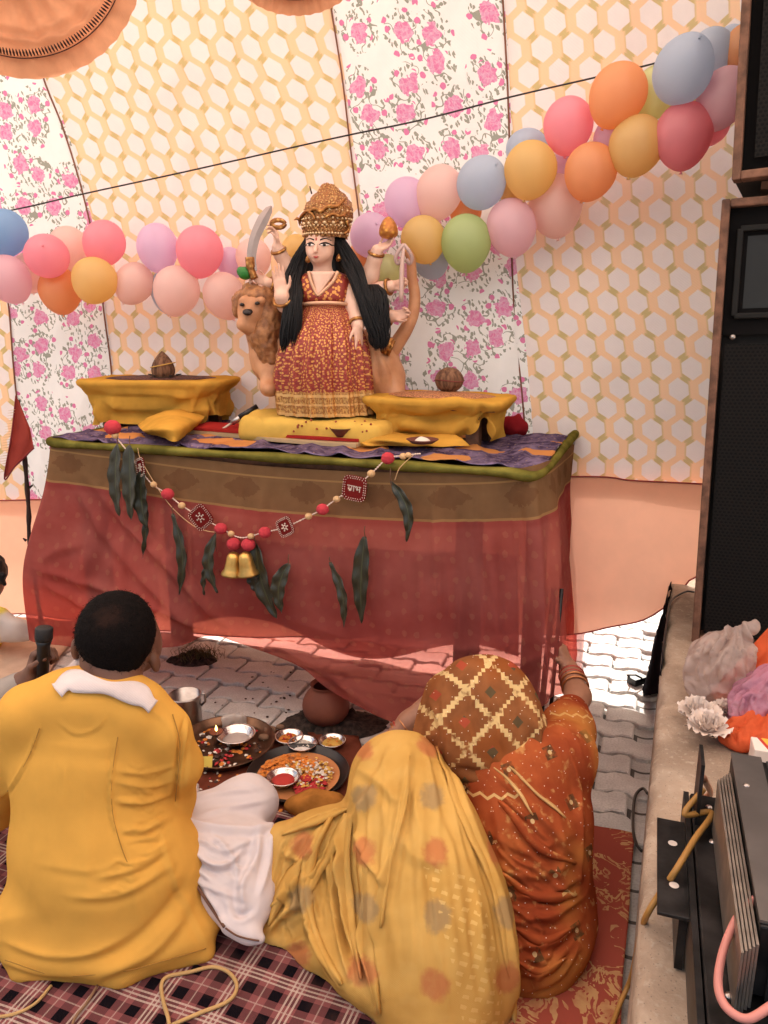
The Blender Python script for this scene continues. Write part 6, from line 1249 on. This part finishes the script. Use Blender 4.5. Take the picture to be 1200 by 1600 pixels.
# plastic bags, orange cloth, white paper flowers
def m_bag(name, c, tr):
    n = NT(name); f = n.noise(26, 4, dist=1.0); nm = n.bump(f, .9, .012); return n.done(n.mixs(.35, n.mixs(tr, n.bsdf(c, .16, 0, nm, .6), n.node('ShaderNodeBsdfTranslucent', Color=c)), n.node('ShaderNodeBsdfTransparent', Color=(.95, .9, .88))))
def crumple(prims, h, seed, a=.011, s=34):
    V, F = blob(prims, h); N = normals_of(V, F); r = 1 - 2 * np.abs(snoise(V, s * .5, seed)); V = V + N * (a * .8 * (r - .5) + a * .22 * snoise(V, s * 2.0, seed + 1))[:, None]
    q = proj(V); x0, x1, y0, y1 = q[:, 0].min(), q[:, 0].max(), q[:, 1].min(), q[:, 1].max(); kx = x0 + (x1 - x0) * .72; return folds(V, F, flow([[(kx, y0), (x0, (y0 + y1) / 2), (x0 + 8, y1)], [(kx, y0), ((x0 + x1) / 2, (y0 + y1) / 2), ((x0 + x1) / 2, y1)], [(kx + 8, y0), (x1, (y0 + y1) / 2), (x1, y1)]], 46, (1.5, 4), (.003, .009), seed)), F
pb = onp(1128, 1092); V, F = crumple([pel(1125, 1040, pb[1], 50, 52, .08), pel(1108, 1070, pb[1] - .01, 36, 34, .06), rc(W(1150, 1000, pb[1] + .01), W(1166, 982, pb[1]), .03, .012, .02), rc(W(1160, 984, pb[1]), W(1180, 980, pb[1]), .012, .016, .01)], .0042, 3)
V[:, 2] = np.maximum(V[:, 2], PZ + .004); props(mesh('plastic_bag', V, F, m_bag('grey_beige_bag', (.66, .54, .48), .45)), 'knotted greyish plastic bag leaning against the loudspeaker', 'bag')
pb2 = onp(1185, 1130); V, F = crumple([pel(1190, 1105, pb2[1], 48, 46, .08), pel(1170, 1120, pb2[1] - .02, 30, 26, .05), pel(1215, 1070, pb2[1] + .02, 40, 30, .06)], .0042, 8); V[:, 2] = np.maximum(V[:, 2], PZ + .02)
props(mesh('plastic_bag', V, F, m_bag('pink_bag', (.62, .30, .42), .3)), 'shiny pink plastic bag on the orange cloth', 'bag')
M_ORC = cloth('orange_cloth', (.66, .12, .045), .08, trans=.2, wr=.03)
yb = pb[1] - .02
soft_sheet('orange_cloth', [[W(1110, 1085, yb), W(1130, 1100, yb - .05), W(1150, 1092, yb - .07)], [W(1135, 1055, yb + .02), W(1160, 1075, yb - .02), W(1175, 1085, yb - .05)], [W(1170, 1015, yb + .04), W(1190, 1050, yb), W(1200, 1070, yb - .02)], [W(1205, 975, yb + .06), W(1230, 1030, yb + .02), W(1240, 1060, yb)]], M_ORC, 'orange cloth heaped over the grey plastic bag', 'cloth', 40, 26, .008, [([(1120, 1080), (1160, 1050), (1195, 1010)], 8, .02)])
V, F = crumple([pel(1150, 1150, onp(1150, 1160)[1], 30, 16, .06), pel(1190, 1140, onp(1190, 1155)[1], 40, 22, .07)], .006, 12, .010, 18); V[:, 2] = np.maximum(V[:, 2], PZ + .004)
props(mesh('orange_cloth', V, F, M_ORC), 'orange cloth crumpled under the pink bag behind the amplifier', 'cloth')
M_PAPER = plain('white_paper', (.74, .62, .54), .85, bump=.3)
def paper_flower(px, py, r, label, seed):
    rs = random.Random(seed); c = onp(px, py, r * .55); t = thing('paper_flower', c, label, 'paper flower', 'white paper flowers on the ledge')
    for layer, (n_, el_, sc) in enumerate(((9, .15, 1.0), (8, .6, .9), (6, 1.1, .75))):
        for k in range(n_):
            a = k * 6.283 / n_ + layer * .4 + rs.gauss(0, .12); d = np.array([math.cos(a) * math.cos(el_), math.sin(a) * math.cos(el_), math.sin(el_)]); sd = np.array([-math.sin(a), math.cos(a), 0]); up_ = np.cross(d, sd); Q = np.zeros((6, 7, 3)); L_ = r * sc * rs.uniform(.85, 1.15)
            for i in range(6):
                for j in range(7):
                    s_ = i / 5; w_ = (j / 6 - .5) * 2; Q[i, j] = c + d * L_ * s_ + sd * w_ * L_ * .42 * math.sin(min(1, s_ * 1.1 + .12) * 2.2) + up_ * (L_ * .18 * s_ * s_ + L_ * .09 * math.sin(w_ * 7 + k) * s_) + rs.gauss(0, .0006)
            Q[..., 2] = np.maximum(Q[..., 2], PZ + .003); V, F = grid_vf(Q); mesh('petal', V, F, M_PAPER, t)
paper_flower(1090, 1118, .052, 'white paper flower nearest the ledge edge by the grey bag', 1); paper_flower(1106, 1142, .054, 'white paper flower in front of the other two on the ledge', 2); paper_flower(1134, 1112, .040, 'white paper flower half hidden beside the pink bag', 3)
# printed box behind the amplifier
bp_ = onp(1215, 1200, .0); mb = MB(); mb.box(bp_ + [.02, .0, .026], (.075, .03, .024), rotz(-.3)); bo = props(bev(mb.obj('printed_box', None, smooth=False), .002), 'printed white, yellow and black carton behind the amplifier', 'carton')
nb = NT('carton_print'); x, y, z = nb.ob(); cc_ = nb.mix(x.gt(-.045), (.75, .66, .58), (.75, .42, .06)); cc_ = nb.mix(x.gt(-.025), cc_, (.03, .03, .035)); cc_ = nb.mix(x.gt(-.005) * nb.noise(25, 1).gt(.5), cc_, (.08, .36, .38)); cc_ = nb.mix((x + .047).abs().lt(.004), cc_, (.5, .04, .03)); bo.data.materials[0] = nb.done(nb.bsdf(cc_, .5))
# amplifiers
M_AMP = plain('scuffed_black_metal', (.020, .018, .018), .42, .4, vary=.9, scale=14, bump=.2); M_ALU = plain('bare_aluminium', (.40, .34, .29), .4, .9, vary=.2, scale=30)
ay = math.atan2(pdir[0], pdir[1]); RA = rotz(-ay + .04)
def amp_frame(o): return lambda a, b, c: o + RA @ np.array([a, b, c])
lo = onp(1100, 1600, .0); o1 = plinth_pt(-.02, .055, .002); A1 = amp_frame(o1)
a1 = thing('amplifier', o1, 'lower black amplifier lying on the concrete ledge with a perforated bracket', 'amplifier', 'amplifiers on the ledge')
mb = MB(); mb.box(A1(.25, .10, .065), (.22, .34, .062), RA); bev(mb.obj('case', M_AMP, a1, False), .004)
mb = MB(); mb.box(A1(.023, .10, .085), (.0045, .335, .045), RA); mb.obj('side_plate', M_AMP, a1, False)
def ear(t, P, x, y0, y1, z0, z1, th=.003):
    mb = MB(); mb.box(P(x, (y0 + y1) / 2, z1), (.025, abs(y1 - y0) / 2, th), RA); o = bev(mb.obj('rack_ear', M_AMP, t, False), .001)
    for q in (.28, .72):
        mb = MB(); mb.lathe(P(x, y0 + (y1 - y0) * q, z1 + th + .0006), [(0, .0004), (.004, .0004), (.0075, .0)], 14, RA); mb.obj('slot', plain('slot_glint', (.6, .52, .46), .4), t)
ear(a1, A1, -.002, .12, .36, .01, .112); mb = MB(); mb.box(A1(.012, .24, .056), (.006, .10, .052), RA); mb.obj('bracket', M_AMP, a1, False)
for a_, b_ in ((.06, .30), (.06, -.02), (.10, -.16), (.06, .40)):
    mb = MB(); mb.lathe(A1(a_, b_, .1285), [(0, .003), (.005, .002), (.006, 0)], 10); mb.obj('screw', M_STEEL, a1)
o2 = A1(.045, .03, .131); A2 = amp_frame(o2); a2 = thing('amplifier', o2, 'upper black amplifier with bare aluminium cooling fins along its side', 'amplifier', 'amplifiers on the ledge')
mb = MB(); mb.box(A2(.225, .16, .055), (.185, .205, .053), RA); bev(mb.obj('case', M_AMP, a2, False), .003)
for k in range(5):
    mb = MB(); mb.box(A2(.036 - .0048 * k, .13 - .006 * k, .050), (.0016, .197 - .001 * k, .048), RA); mb.obj('cooling_fin', M_ALU, a2, False)
mb = MB(); mb.box(A2(.064, .165, .1105), (.024, .205, .0022), RA); mb.obj('edge_strip', plain('grey_metal_strip', (.20, .18, .17), .4, .8), a2, False)
mb = MB(); mb.box(A2(.235, .16, .1105), (.14, .20, .0018), RA); mb.obj('vented_cover', plain('textured_black', (.028, .026, .025), .6, .2, bump=1.0, bscale=260), a2, False)
mb = MB(); mb.box(A2(-.008, .345, .055), (.003, .035, .058), RA); mb.obj('end_plate', M_AMP, a2, False)
mb = MB(); mb.lathe(A2(.055, .27, .113), [(0, .003), (.004, .002), (.005, 0)], 10); mb.obj('screw', M_STEEL, a2)
mb = MB(); mb.box(A2(.225, -.049, .05), (.17, .004, .045), RA); mb.obj('back_panel', plain('panel_black', (.010, .009, .009), .5), a2, False)
for k in range(3):
    mb = MB(); mb.lathe(A2(.09 + .06 * k, -.054, .055), [(0, .006), (.010, .006), (.014, 0)], 16, RA @ rotx(math.pi / 2)); mb.obj('knob', M_MIC, a2)
mb = MB(); mb.box(A1(.10, .24, .145), (.012, .05, .010), RA @ rotz(.5)); props(bev(mb.obj('red_plug', plain('red_plastic', (.52, .07, .05), .4), smooth=False), .003), 'red plug lying on the lower amplifier beside the fins', 'plug')
cord('yellow_cable', [A2(.0, .34, .05), A2(-.03, .30, .02), onp(1112, 1270, .15), onp(1085, 1312, .15), onp(1056, 1360, .135), onp(1030, 1398, .07), onp(1008, 1436, .012), G(996, 1480, .20), G(985, 1530, .05), G(968, 1570, .014), G(950, 1620, .014)], .0052, plain('ochre_cable', (.38, .19, .045), .5), 'ochre cable running from the amplifier down over the ledge to the carpet', 'cable')
cord('brown_cable', [A2(.0, .36, .06), onp(1110, 1240, .05), onp(1095, 1250, .04), onp(1092, 1268, .03), onp(1102, 1278, .03), onp(1115, 1285, .03)], .006, plain('brown_cable', (.30, .13, .07), .5), 'short brown cable curling out behind the upper amplifier', 'cable')
kz = .15
cord('pink_cable', [onp(1230, 1380, kz + .08), onp(1198, 1395, kz + .08), onp(1162, 1420, kz + .07), onp(1135, 1470, kz + .05), onp(1122, 1530, kz + .03), onp(1132, 1570, kz + .02), onp(1165, 1592, kz + .02), onp(1200, 1575, kz + .03), onp(1230, 1550, kz + .04)], .0055, plain('pink_cable', (.58, .22, .18), .45), 'pink cable looping over the amplifiers', 'cable')
# ------------------------------------------------------------------ balloons
def m_balloon(name, c):
    n = NT(name); v = n.noise(6, 2); d = n.node('ShaderNodeBsdfDiffuse', Color=c); tr = n.node('ShaderNodeBsdfTranslucent', Color=tuple(min(1, q * 1.12) for q in c)); a = n.mixs(.6, d, tr)
    return n.done(n.mixs(.022, a, n.node('ShaderNodeBsdfGlossy', Color=(1, 1, 1), Roughness=.3)))
BC = {'blue': (0.346, 0.522, 0.734), 'pale blue': (0.593, 0.663, 0.769), 'hot pink': (0.918, 0.434, 0.505), 'pale peach': (0.918, 0.698, 0.646), 'orange': (0.874, 0.487, 0.25), 'yellow': (0.839, 0.628, 0.276), 'lilac': (0.804, 0.628, 0.786), 'mauve pink': (0.857, 0.61, 0.663), 'green': (0.575, 0.681, 0.346), 'lime': (0.769, 0.804, 0.47), 'red pink': (0.857, 0.364, 0.408)}
BM = {k: m_balloon('balloon_' + k.replace(' ', '_'), v) for k, v in BC.items()}
def balloon_mesh():
    prof = []
    for i in range(19):
        t = i / 18 * math.pi; r = math.sin(t); z = math.cos(t)
        if z < 0: z *= 1.13; r *= 1 - .10 * (-z) ** 1.5
        prof.append((max(r, 0.0), z))
    V, F = lathe_vf((0, 0, 0), prof, 28); b = len(V); k1, f1 = lathe_vf((0, 0, 0), [(.035, -1.10), (.03, -1.15), (.05, -1.19), (.07, -1.21), (.0, -1.20)], 12); V = list(V) + list(k1); F = F + [[i + b for i in f] for f in f1]; return V, F
BV, BF = balloon_mesh(); BMESH = {}
def balloon(px, py, rx, ry, y, colour, label, tip=None, seed=0):
    rs = random.Random(seed); c = W(px, py, y); s = depth(c) / FPX
    if colour not in BMESH:
        me = bpy.data.meshes.new('balloon_' + colour.replace(' ', '_')); me.from_pydata([tuple(map(float, v)) for v in BV], [], BF); me.polygons.foreach_set('use_smooth', [True] * len(me.polygons)); me.materials.append(BM[colour]); me.update(); BMESH[colour] = me
    o = bpy.data.objects.new('balloon', BMESH[colour]); COL.objects.link(o); o.location = tuple(c); o.scale = (rx * s, (rx + ry) / 2 * s, ry * s * .97)
    e = (rs.gauss(0, .25), rs.gauss(0, .22), rs.uniform(0, 6))
    if tip: e = tip
    o.rotation_euler = e; props(o, label, 'balloon', 'balloons in the garland')
BL = [
 (8, 363, 33, 36, 3.1, 'blue', 'blue balloon cut by the left edge of the garland'), (12, 435, 33, 37, 3.08, 'mauve pink', 'mauve pink balloon under the blue one at the left edge'), (73, 400, 34, 33, 3.05, 'hot pink', 'hot pink balloon above the orange one at far left'),
 (108, 387, 28, 34, 3.2, 'pale peach', 'pale peach balloon squeezed between the two leftmost hot pink balloons'), (94, 453, 31, 35, 3.15, 'orange', 'orange balloon lowest in the left stretch of the garland'), (148, 437, 35, 35, 3.04, 'yellow', 'yellow balloon beside the left orange one'),
 (163, 379, 32, 35, 3.12, 'hot pink', 'hot pink balloon directly above the left yellow one'), (46, 425, 26, 30, 3.2, 'pale peach', 'pale balloon behind the leftmost hot pink one'), (210, 442, 29, 33, 3.1, 'pale peach', 'pale peach balloon right of the left yellow one'),
 (246, 386, 31, 37, 3.08, 'lilac', 'lilac balloon high between two hot pink ones left of the idol'), (262, 452, 26, 34, 3.14, 'pale blue', 'pale blue balloon mostly hidden behind a peach one left of the idol'), (276, 453, 35, 38, 3.02, 'pale peach', 'large peach balloon below the lilac one left of the idol'),
 (312, 392, 36, 39, 3.02, 'hot pink', 'hot pink balloon nearest the idol on the left'), (360, 410, 21, 24, 3.1, 'lilac', 'small lilac balloon behind the hot pink one next to the idol'), (350, 461, 32, 36, 3.02, 'pale peach', 'peach balloon beside the lion head'),
 (396, 402, 26, 30, 3.04, 'pale peach', 'pale balloon behind the curved sword'), (464, 392, 24, 26, 3.02, 'yellow', 'yellow balloon behind the left side of the idol hair'),
 (580, 368, 33, 36, 2.95, 'lilac', 'lilac balloon just right of the crown'), (636, 315, 34, 38, 2.95, 'lilac', 'lilac balloon highest above the golden conch'), (686, 300, 36, 42, 2.9, 'pale peach', 'peach balloon between the lilac and grey blue ones right of the idol'),
 (661, 373, 34, 36, 2.86, 'yellow', 'yellow balloon left of the green one'), (674, 408, 28, 26, 2.95, 'pale blue', 'pale blue balloon peeping out under the yellow one'), (604, 424, 25, 27, 2.95, 'lime', 'lime balloon behind the raised right arms of the idol'), (566, 402, 24, 24, 3.0, 'orange', 'orange balloon behind the idol hair on the right'),
 (728, 330, 26, 24, 2.96, 'orange', 'orange balloon mostly hidden above the green one'), (752, 286, 38, 42, 2.82, 'pale blue', 'grey blue balloon with a dark knot spot in mid garland'), (728, 378, 36, 43, 2.82, 'green', 'green balloon below the grey blue one'),
 (799, 354, 38, 44, 2.8, 'mauve pink', 'mauve pink balloon right of the green one'), (823, 232, 33, 30, 2.9, 'pale blue', 'pale blue balloon peeping over the yellow one on the right'), (829, 264, 40, 43, 2.76, 'yellow', 'yellow balloon left of the lower orange one'),
 (868, 320, 41, 47, 2.84, 'pale peach', 'big peach balloon lowest in the right stretch'), (888, 195, 38, 42, 2.76, 'hot pink', 'hot pink balloon alone above the lower orange one'), (884, 262, 24, 26, 2.86, 'lilac', 'lilac balloon wedged between yellow and orange on the right'), (797, 298, 16, 18, 2.86, 'yellow', 'sliver of a yellow balloon behind the grey blue and yellow ones'),
 (923, 267, 39, 43, 2.68, 'orange', 'darker orange balloon beside the right yellow ones'), (966, 147, 40, 48, 2.64, 'orange', 'tall orange balloon touching the wire'), (956, 213, 27, 30, 2.74, 'lilac', 'lilac balloon peeping out below the tall orange one'), (1003, 190, 22, 22, 2.76, 'pale blue', 'scrap of pale blue balloon above the rightmost yellow one'),
 (995, 226, 41, 45, 2.62, 'yellow', 'rightmost yellow balloon beside the red pink one'), (1025, 142, 28, 40, 2.68, 'lime', 'lime balloon between the tall orange and big pale blue ones'), (1067, 110, 45, 52, 2.52, 'pale blue', 'biggest pale blue balloon near the upper loudspeaker'),
 (1112, 82, 31, 37, 2.62, 'pale blue', 'pale blue balloon behind the biggest one near the loudspeaker'), (1068, 210, 40, 49, 2.56, 'red pink', 'red pink balloon below the biggest pale blue one'), (1130, 152, 35, 46, 2.54, 'mauve pink', 'mauve pink balloon against the upper loudspeaker'),
 (1112, 196, 27, 28, 2.64, 'hot pink', 'hot pink balloon behind the mauve one at the loudspeaker'), (1160, 72, 26, 34, 2.58, 'orange', 'orange balloon cut off by the upper loudspeaker'), (1142, 66, 22, 26, 2.66, 'pale blue', 'scrap of pale blue balloon beside the rightmost orange one')]
TIPS = {0: None, 17: (-1.9, .1, .2), 25: (-2.0, .2, .3), 40: (-2.1, .1, .0), 2: (-1.9, .2, .2)}
for i, b in enumerate(BL): balloon(*b, tip=TIPS.get(i), seed=i)
for (px, py, y, r, col, lab) in ((735, 273, 2.71, .006, 'blue', 0),): pass
# ------------------------------------------------------------------ door garland with bells and mango leaves
M_POM = plain('red_pom', (.55, .045, .06), .95, bump=1.0, bscale=500); M_BEAD = plain('wood_bead', (.62, .38, .18), .45); M_PEARL = plain('pearl', (.75, .58, .48), .35); M_BELL = plain('brass_bell', (.62, .36, .10), .38, .85, vary=.3, bump=.4, bscale=120); M_BADGE = cloth('maroon_badge', (.22, .022, .02))
O = .045
def tp_(px, py, o=O): return fr(px, py, o)
gar = thing('bead_garland', tp_(376, 860), 'beaded door garland with pompoms, badges and two bells hung across the altar front', 'garland')
line = [(178, 680), (195, 700), (212, 724), (236, 755), (262, 772), (284, 790), (314, 808), (345, 825), (376, 840), (412, 832), (445, 824), (482, 807), (503, 796), (527, 779), (554, 762), (581, 739), (605, 717), (628, 712), (656, 709)]
L = smoothline([tp_(*q) for q in line], 8); mb = MB(); mb.tube(L, .0018, 6); mb.obj('string', M_PEARL, gar)
mb = MB()
for i in range(0, len(L), 1): mb.lathe(L[i], [(0, .003), (.0026, .0015), (.0032, 0), (.0026, -.0015), (0, -.003)], 6)
props(mb.obj('small_beads', M_PEARL, gar), kind='stuff')
def ball(px, py, r, mat, nm, par, o=O, fuzz=0):
    c = tp_(px, py, o + .004); rr = rpx(r, c); V, F = blob([el(c, (rr, rr * .9, rr * .9))], rr / 7)
    if fuzz: V = V + (snoise(V, 260, 1) * rr * .10)[:, None] * normals_of(V, F)
    return mesh(nm, V, F, mat, par)
for px, py, r in ((176, 668, 13), (262, 772, 10), (345, 826, 10), (365, 850, 11), (388, 851, 11), (414, 832, 10), (504, 796, 10), (606, 716, 10.5)): ball(px, py, r, M_POM, 'pompom', gar, fuzz=1)
for px, py, r in ((180, 680, 6), (240, 757, 5.5), (284, 790, 6), (361, 834, 5.5), (392, 838, 5.5), (482, 807, 6), (526, 780, 6), (580, 740, 6.5), (630, 713, 6), (638, 711, 5)): ball(px, py, r, M_BEAD, 'bead', gar)
for px, lean in ((363, -.10), (388, .10)):
    c = tp_(px, 898, O + .012); s = depth(c) / FPX; mb = MB(); R = roty(-lean * 1.2); mb.lathe(c, [(17.5 * s, 0), (17 * s, 2.5 * s), (13.5 * s, 8 * s), (11.5 * s, 18 * s), (10.5 * s, 28 * s), (8.5 * s, 34 * s), (3 * s, 37 * s), (0, 37.2 * s)], 24, R); b = mb.obj('bell', M_BELL, gar); solid(b, .001)
    mb = MB(); mb.lathe(c - ZZ * .004, [(0, .006), (.004, .004), (.005, 0), (0, -.005)], 10); mb.obj('clapper', M_BELL, b)
def badge(px, py, half, ang, letters=None, shape='sq', squash=1.0):
    c = tp_(px, py, O + .004); s = depth(c) / FPX; h = half * s; X = tu; Zd = ZZ; ca, sa = math.cos(ang), math.sin(ang)
    def q(a, b, d=0): return c + X * ((a * ca - b * sa) * squash) + Zd * (a * sa + b * ca) + nf * d
    n = 28; V = []
    rad = lambda t: 1 / max(abs(math.cos(t)) ** 5 + abs(math.sin(t)) ** 5, 1e-6) ** .2
    ringp = [(h * rad(t) * math.cos(t), h * rad(t) * math.sin(t)) for t in np.linspace(0, 6.283, n, endpoint=False)]
    V = [q(a, b, -.002) for a, b in ringp] + [q(a, b, .003) for a, b in ringp]; F = [[i, (i + 1) % n, n + (i + 1) % n, n + i] for i in range(n)] + [list(range(n, 2 * n)), list(range(n))[::-1]]
    bo_ = mesh('badge', V, F, M_BADGE, gar, smooth=False); mb = MB()
    for f_ in (.95, .80):
        for t in np.linspace(0, 6.283, 34 if f_ > .9 else 28, endpoint=False): mb.lathe(q(h * f_ * rad(t) * math.cos(t), h * f_ * rad(t) * math.sin(t), .0045), [(0, .0022), (.0018, 0), (0, -.0022)], 5)
    if letters is None:
        for t in np.linspace(0, 6.283, 6, endpoint=False):
            for r_ in (.2, .38): mb.lathe(q(h * r_ * math.cos(t), h * r_ * math.sin(t), .0055), [(0, .0034), (.0030, 0), (0, -.0034)], 6)
    props(mb.obj('beading', M_PEARL, bo_), kind='stuff')
    if letters:
        cu = bpy.data.curves.new('letters', 'FONT'); cu.body = letters; cu.align_x = 'CENTER'; cu.align_y = 'CENTER'; cu.extrude = .02; cu.offset = .006
        tob = bpy.data.objects.new('letters', cu); COL.objects.link(tob); bpy.context.view_layer.update(); dg = bpy.context.evaluated_depsgraph_get(); me = bpy.data.meshes.new_from_object(tob.evaluated_get(dg)); COL.objects.unlink(tob); bpy.data.objects.remove(tob)
        vv = np.array([v.co[:] for v in me.vertices])
        if len(vv):
            mn, mx = vv.min(0), vv.max(0); sc_ = 1.18 * h / max(mx[0] - mn[0], mx[1] - mn[1]); vv = (vv - (mn + mx) / 2) * sc_
            mesh('lettering', [q(v[0], v[1], .0055 + v[2] * .5) for v in vv], [list(p_.vertices) for p_ in me.polygons], M_PEARL, bo_, smooth=False)
badge(554, 763, 20, -.12, '\u0932\u093e\u092d'); badge(314, 808, 18, .70); badge(220, 730, 15, .2, None, 'sq', .5); badge(446, 823, 15, .45, None, 'sq', .9)
# mango leaves
def m_leaf():
    n = NT('dark_mango_leaf'); x, y, z = n.uv(); r = n.rand(); v = n.noise(30, 3); c = n.mix(v, (.010, .012, .006), (.026, .027, .012)); c = n.mix(r * .7, c, (.050, .042, .024)); vein = ((x - .5).abs()).lt(.03); side = (((x - .5).abs() * 26 - y * 40).sin()).gt(.9)
    c = n.mix(vein * .6, c, (.09, .10, .04)); return n.done(n.bsdf(c, .34, 0, n.bump(side * -.5 + v, .5, .002), .5))
M_LEAF = m_leaf(); M_STEM = plain('leaf_stem', (.14, .06, .03), .7)
def leaf(px0, py0, px1, py1, w, label, bend=0.0, twist=0.0, curl=.3, o=.05, seed=0, stem=14):
    a, b = tp_(px0, py0, o), tp_(px1, py1, o + .008); d = b - a; L_ = np.linalg.norm(d); d /= L_; sx = np.cross(d, nf); sx /= np.linalg.norm(sx); t = thing('mango_leaf', a, label, 'leaf', 'mango leaves hung on the altar'); nu, nv = 26, 7; Q = np.zeros((nu, nv, 3)); uv = []; wd = rpx(w, a)
    rs = random.Random(seed)
    for i in range(nu):
        s_ = i / (nu - 1); ww = wd * (math.sin(math.pi * min(1, s_ ** .8 * .97 + .03)) ** .75) * .5 + .0003; tw_ = twist * (s_ - .3)
        c_ = a + d * L_ * s_ + sx * bend * math.sin(math.pi * s_) * L_ + nf * (curl * .12 * L_ * math.sin(s_ * 2.6))
        for j in range(nv):
            q = (j / (nv - 1) - .5) * 2; rip = .004 * math.sin(s_ * 24 + (3 if q > 0 else 0) + seed) * abs(q); Q[i, j] = c_ + (sx * math.cos(tw_) + nf * math.sin(tw_)) * q * ww + nf * (abs(q) * ww * .35 + rip); uv.append(((j / (nv - 1)), s_))
    V, F = grid_vf(Q); o_ = mesh('blade', V, F, M_LEAF, t, uv=uv); solid(o_, .0008)
    mb = MB(); p0 = tp_(px0 + (px0 - px1) * .04, py0 - stem, o); mb.tube([p0, (p0 + a) / 2 + sx * .002, a, a + d * L_ * .3], [.0015, .0018, .0016, .0008], 6); mb.obj('stem', M_STEM, t)
leaf(184, 693, 188, 806, 23, 'olive mango leaf leftmost in the corner bunch', .03, .2, seed=1); leaf(203, 695, 207, 812, 27, 'dark mango leaf in the middle of the corner bunch', -.02, -.1, .4, seed=2, o=.06); leaf(222, 735, 230, 825, 26, 'greyish mango leaf at the right of the corner bunch', .04, .5, seed=3); leaf(226, 770, 224, 872, 10, 'narrow mango leaf hanging lowest from the corner bunch', -.06, 1.0, seed=4, o=.045)
leaf(270, 802, 281, 929, 17, 'long slim mango leaf left of the diamond badge', -.10, .6, .2, seed=5, stem=10); leaf(337, 834, 341, 926, 19, 'mango leaf below the diamond badge', .13, .5, seed=6, stem=6); leaf(333, 870, 320, 930, 9, 'thin curled mango leaf beside the one below the diamond badge', .1, 1.0, seed=7, stem=8, o=.045)
leaf(399, 848, 434, 966, 30, 'broad grey mango leaf behind the bells', .05, .3, seed=8, o=.03, stem=16); leaf(394, 880, 400, 925, 22, 'short dark mango leaf tucked under the bells', 0, .2, seed=9, o=.035, stem=8); leaf(451, 880, 441, 958, 25, 'dark mango leaf right of the broad grey one', .12, .2, seed=10)
leaf(516, 878, 538, 980, 15, 'slim bent mango leaf left of the tallest upright leaf', -.10, .8, seed=11, stem=8); leaf(570, 838, 566, 973, 27, 'straight upright mango leaf hanging on its own', .02, .1, .2, seed=12, stem=16); leaf(611, 752, 636, 846, 19, 'curved mango leaf hanging below the garland end at right', -.16, .5, seed=13, stem=20)
cord('garland_thread', [tp_(215, 700, .05), tp_(222, 722, .05), tp_(262, 785, .05), tp_(300, 820, .05), tp_(325, 830, .05), tp_(350, 832, .05)], .0012, M_BEAD, 'fine thread slanting behind the left half of the garland', 'thread')
cord('garland_thread', [tp_(650, 708, .04), tp_(640, 716, .05), tp_(624, 732, .055), tp_(617, 750, .05)], .0014, M_BEAD, 'thread from the right end of the garland to the curved leaf', 'thread')
# ------------------------------------------------------------------ flag on a stick
fy = 2.95
flag = thing('flag', W(50, 990, fy) * [1, 1, 0], 'red triangular flag on a crooked stick at the left of the altar', 'flag')
b0_ = W(62, 960, fy); stick = [np.array([b0_[0] + .01, fy, .0]), W(48, 860, fy), W(45, 800, fy), W(41, 745, fy), W(36, 690, fy), W(27, 625, fy)]
mb = MB(); Ls = smoothline(stick, 6); mb.tube(Ls, .0085 + .0015 * np.sin(np.arange(len(Ls)) * 1.3), 8)
for px, py, dx in ((46, 762, 5), (41, 845, -5)): p = W(px, py, fy); mb.tube([p, W(px + dx, py - 4, fy)], [.006, .003], 6)
mb.obj('stick', plain('bark', (.035, .016, .012), .85, bump=.6, bscale=90), flag)
net = [[W(25, 618, fy - .012), W(18, 680, fy - .03), W(7, 748, fy - .02)], [W(27, 622, fy - .014), W(28, 680, fy - .02), W(24, 730, fy - .03)], [W(29, 626, fy - .012), W(42, 675, fy - .035), W(40, 715, fy - .02)], [W(31, 630, fy - .012), W(46, 668, fy - .02), W(53, 700, fy - .03)]]
soft_sheet('pennant', net, cloth('flag_red', (.42, .075, .055), .12, trans=.35), None, None, 30, 30, .004, parent=flag, thick=.001)
mb = MB(); mb.tube(smoothline([W(25, 618, fy - .02), W(18, 680, fy - .036), W(7, 748, fy - .026), W(24, 728, fy - .034), W(53, 700, fy - .034)], 6), .003, 6); mb.obj('pennant_edge', plain('dark_red_edge', (.2, .02, .02), .8), flag)
mb = MB()
for k in range(24):
    py = 640 + k * 4.2; p = W(24 - k * .75, py, fy - .03); mb.tube([p, p + [-.028, 0, -.004]], [.0010, .0004], 4)
props(mb.obj('gold_fringe', plain('gold_thread', (.62, .40, .18), .6), flag), kind='stuff')
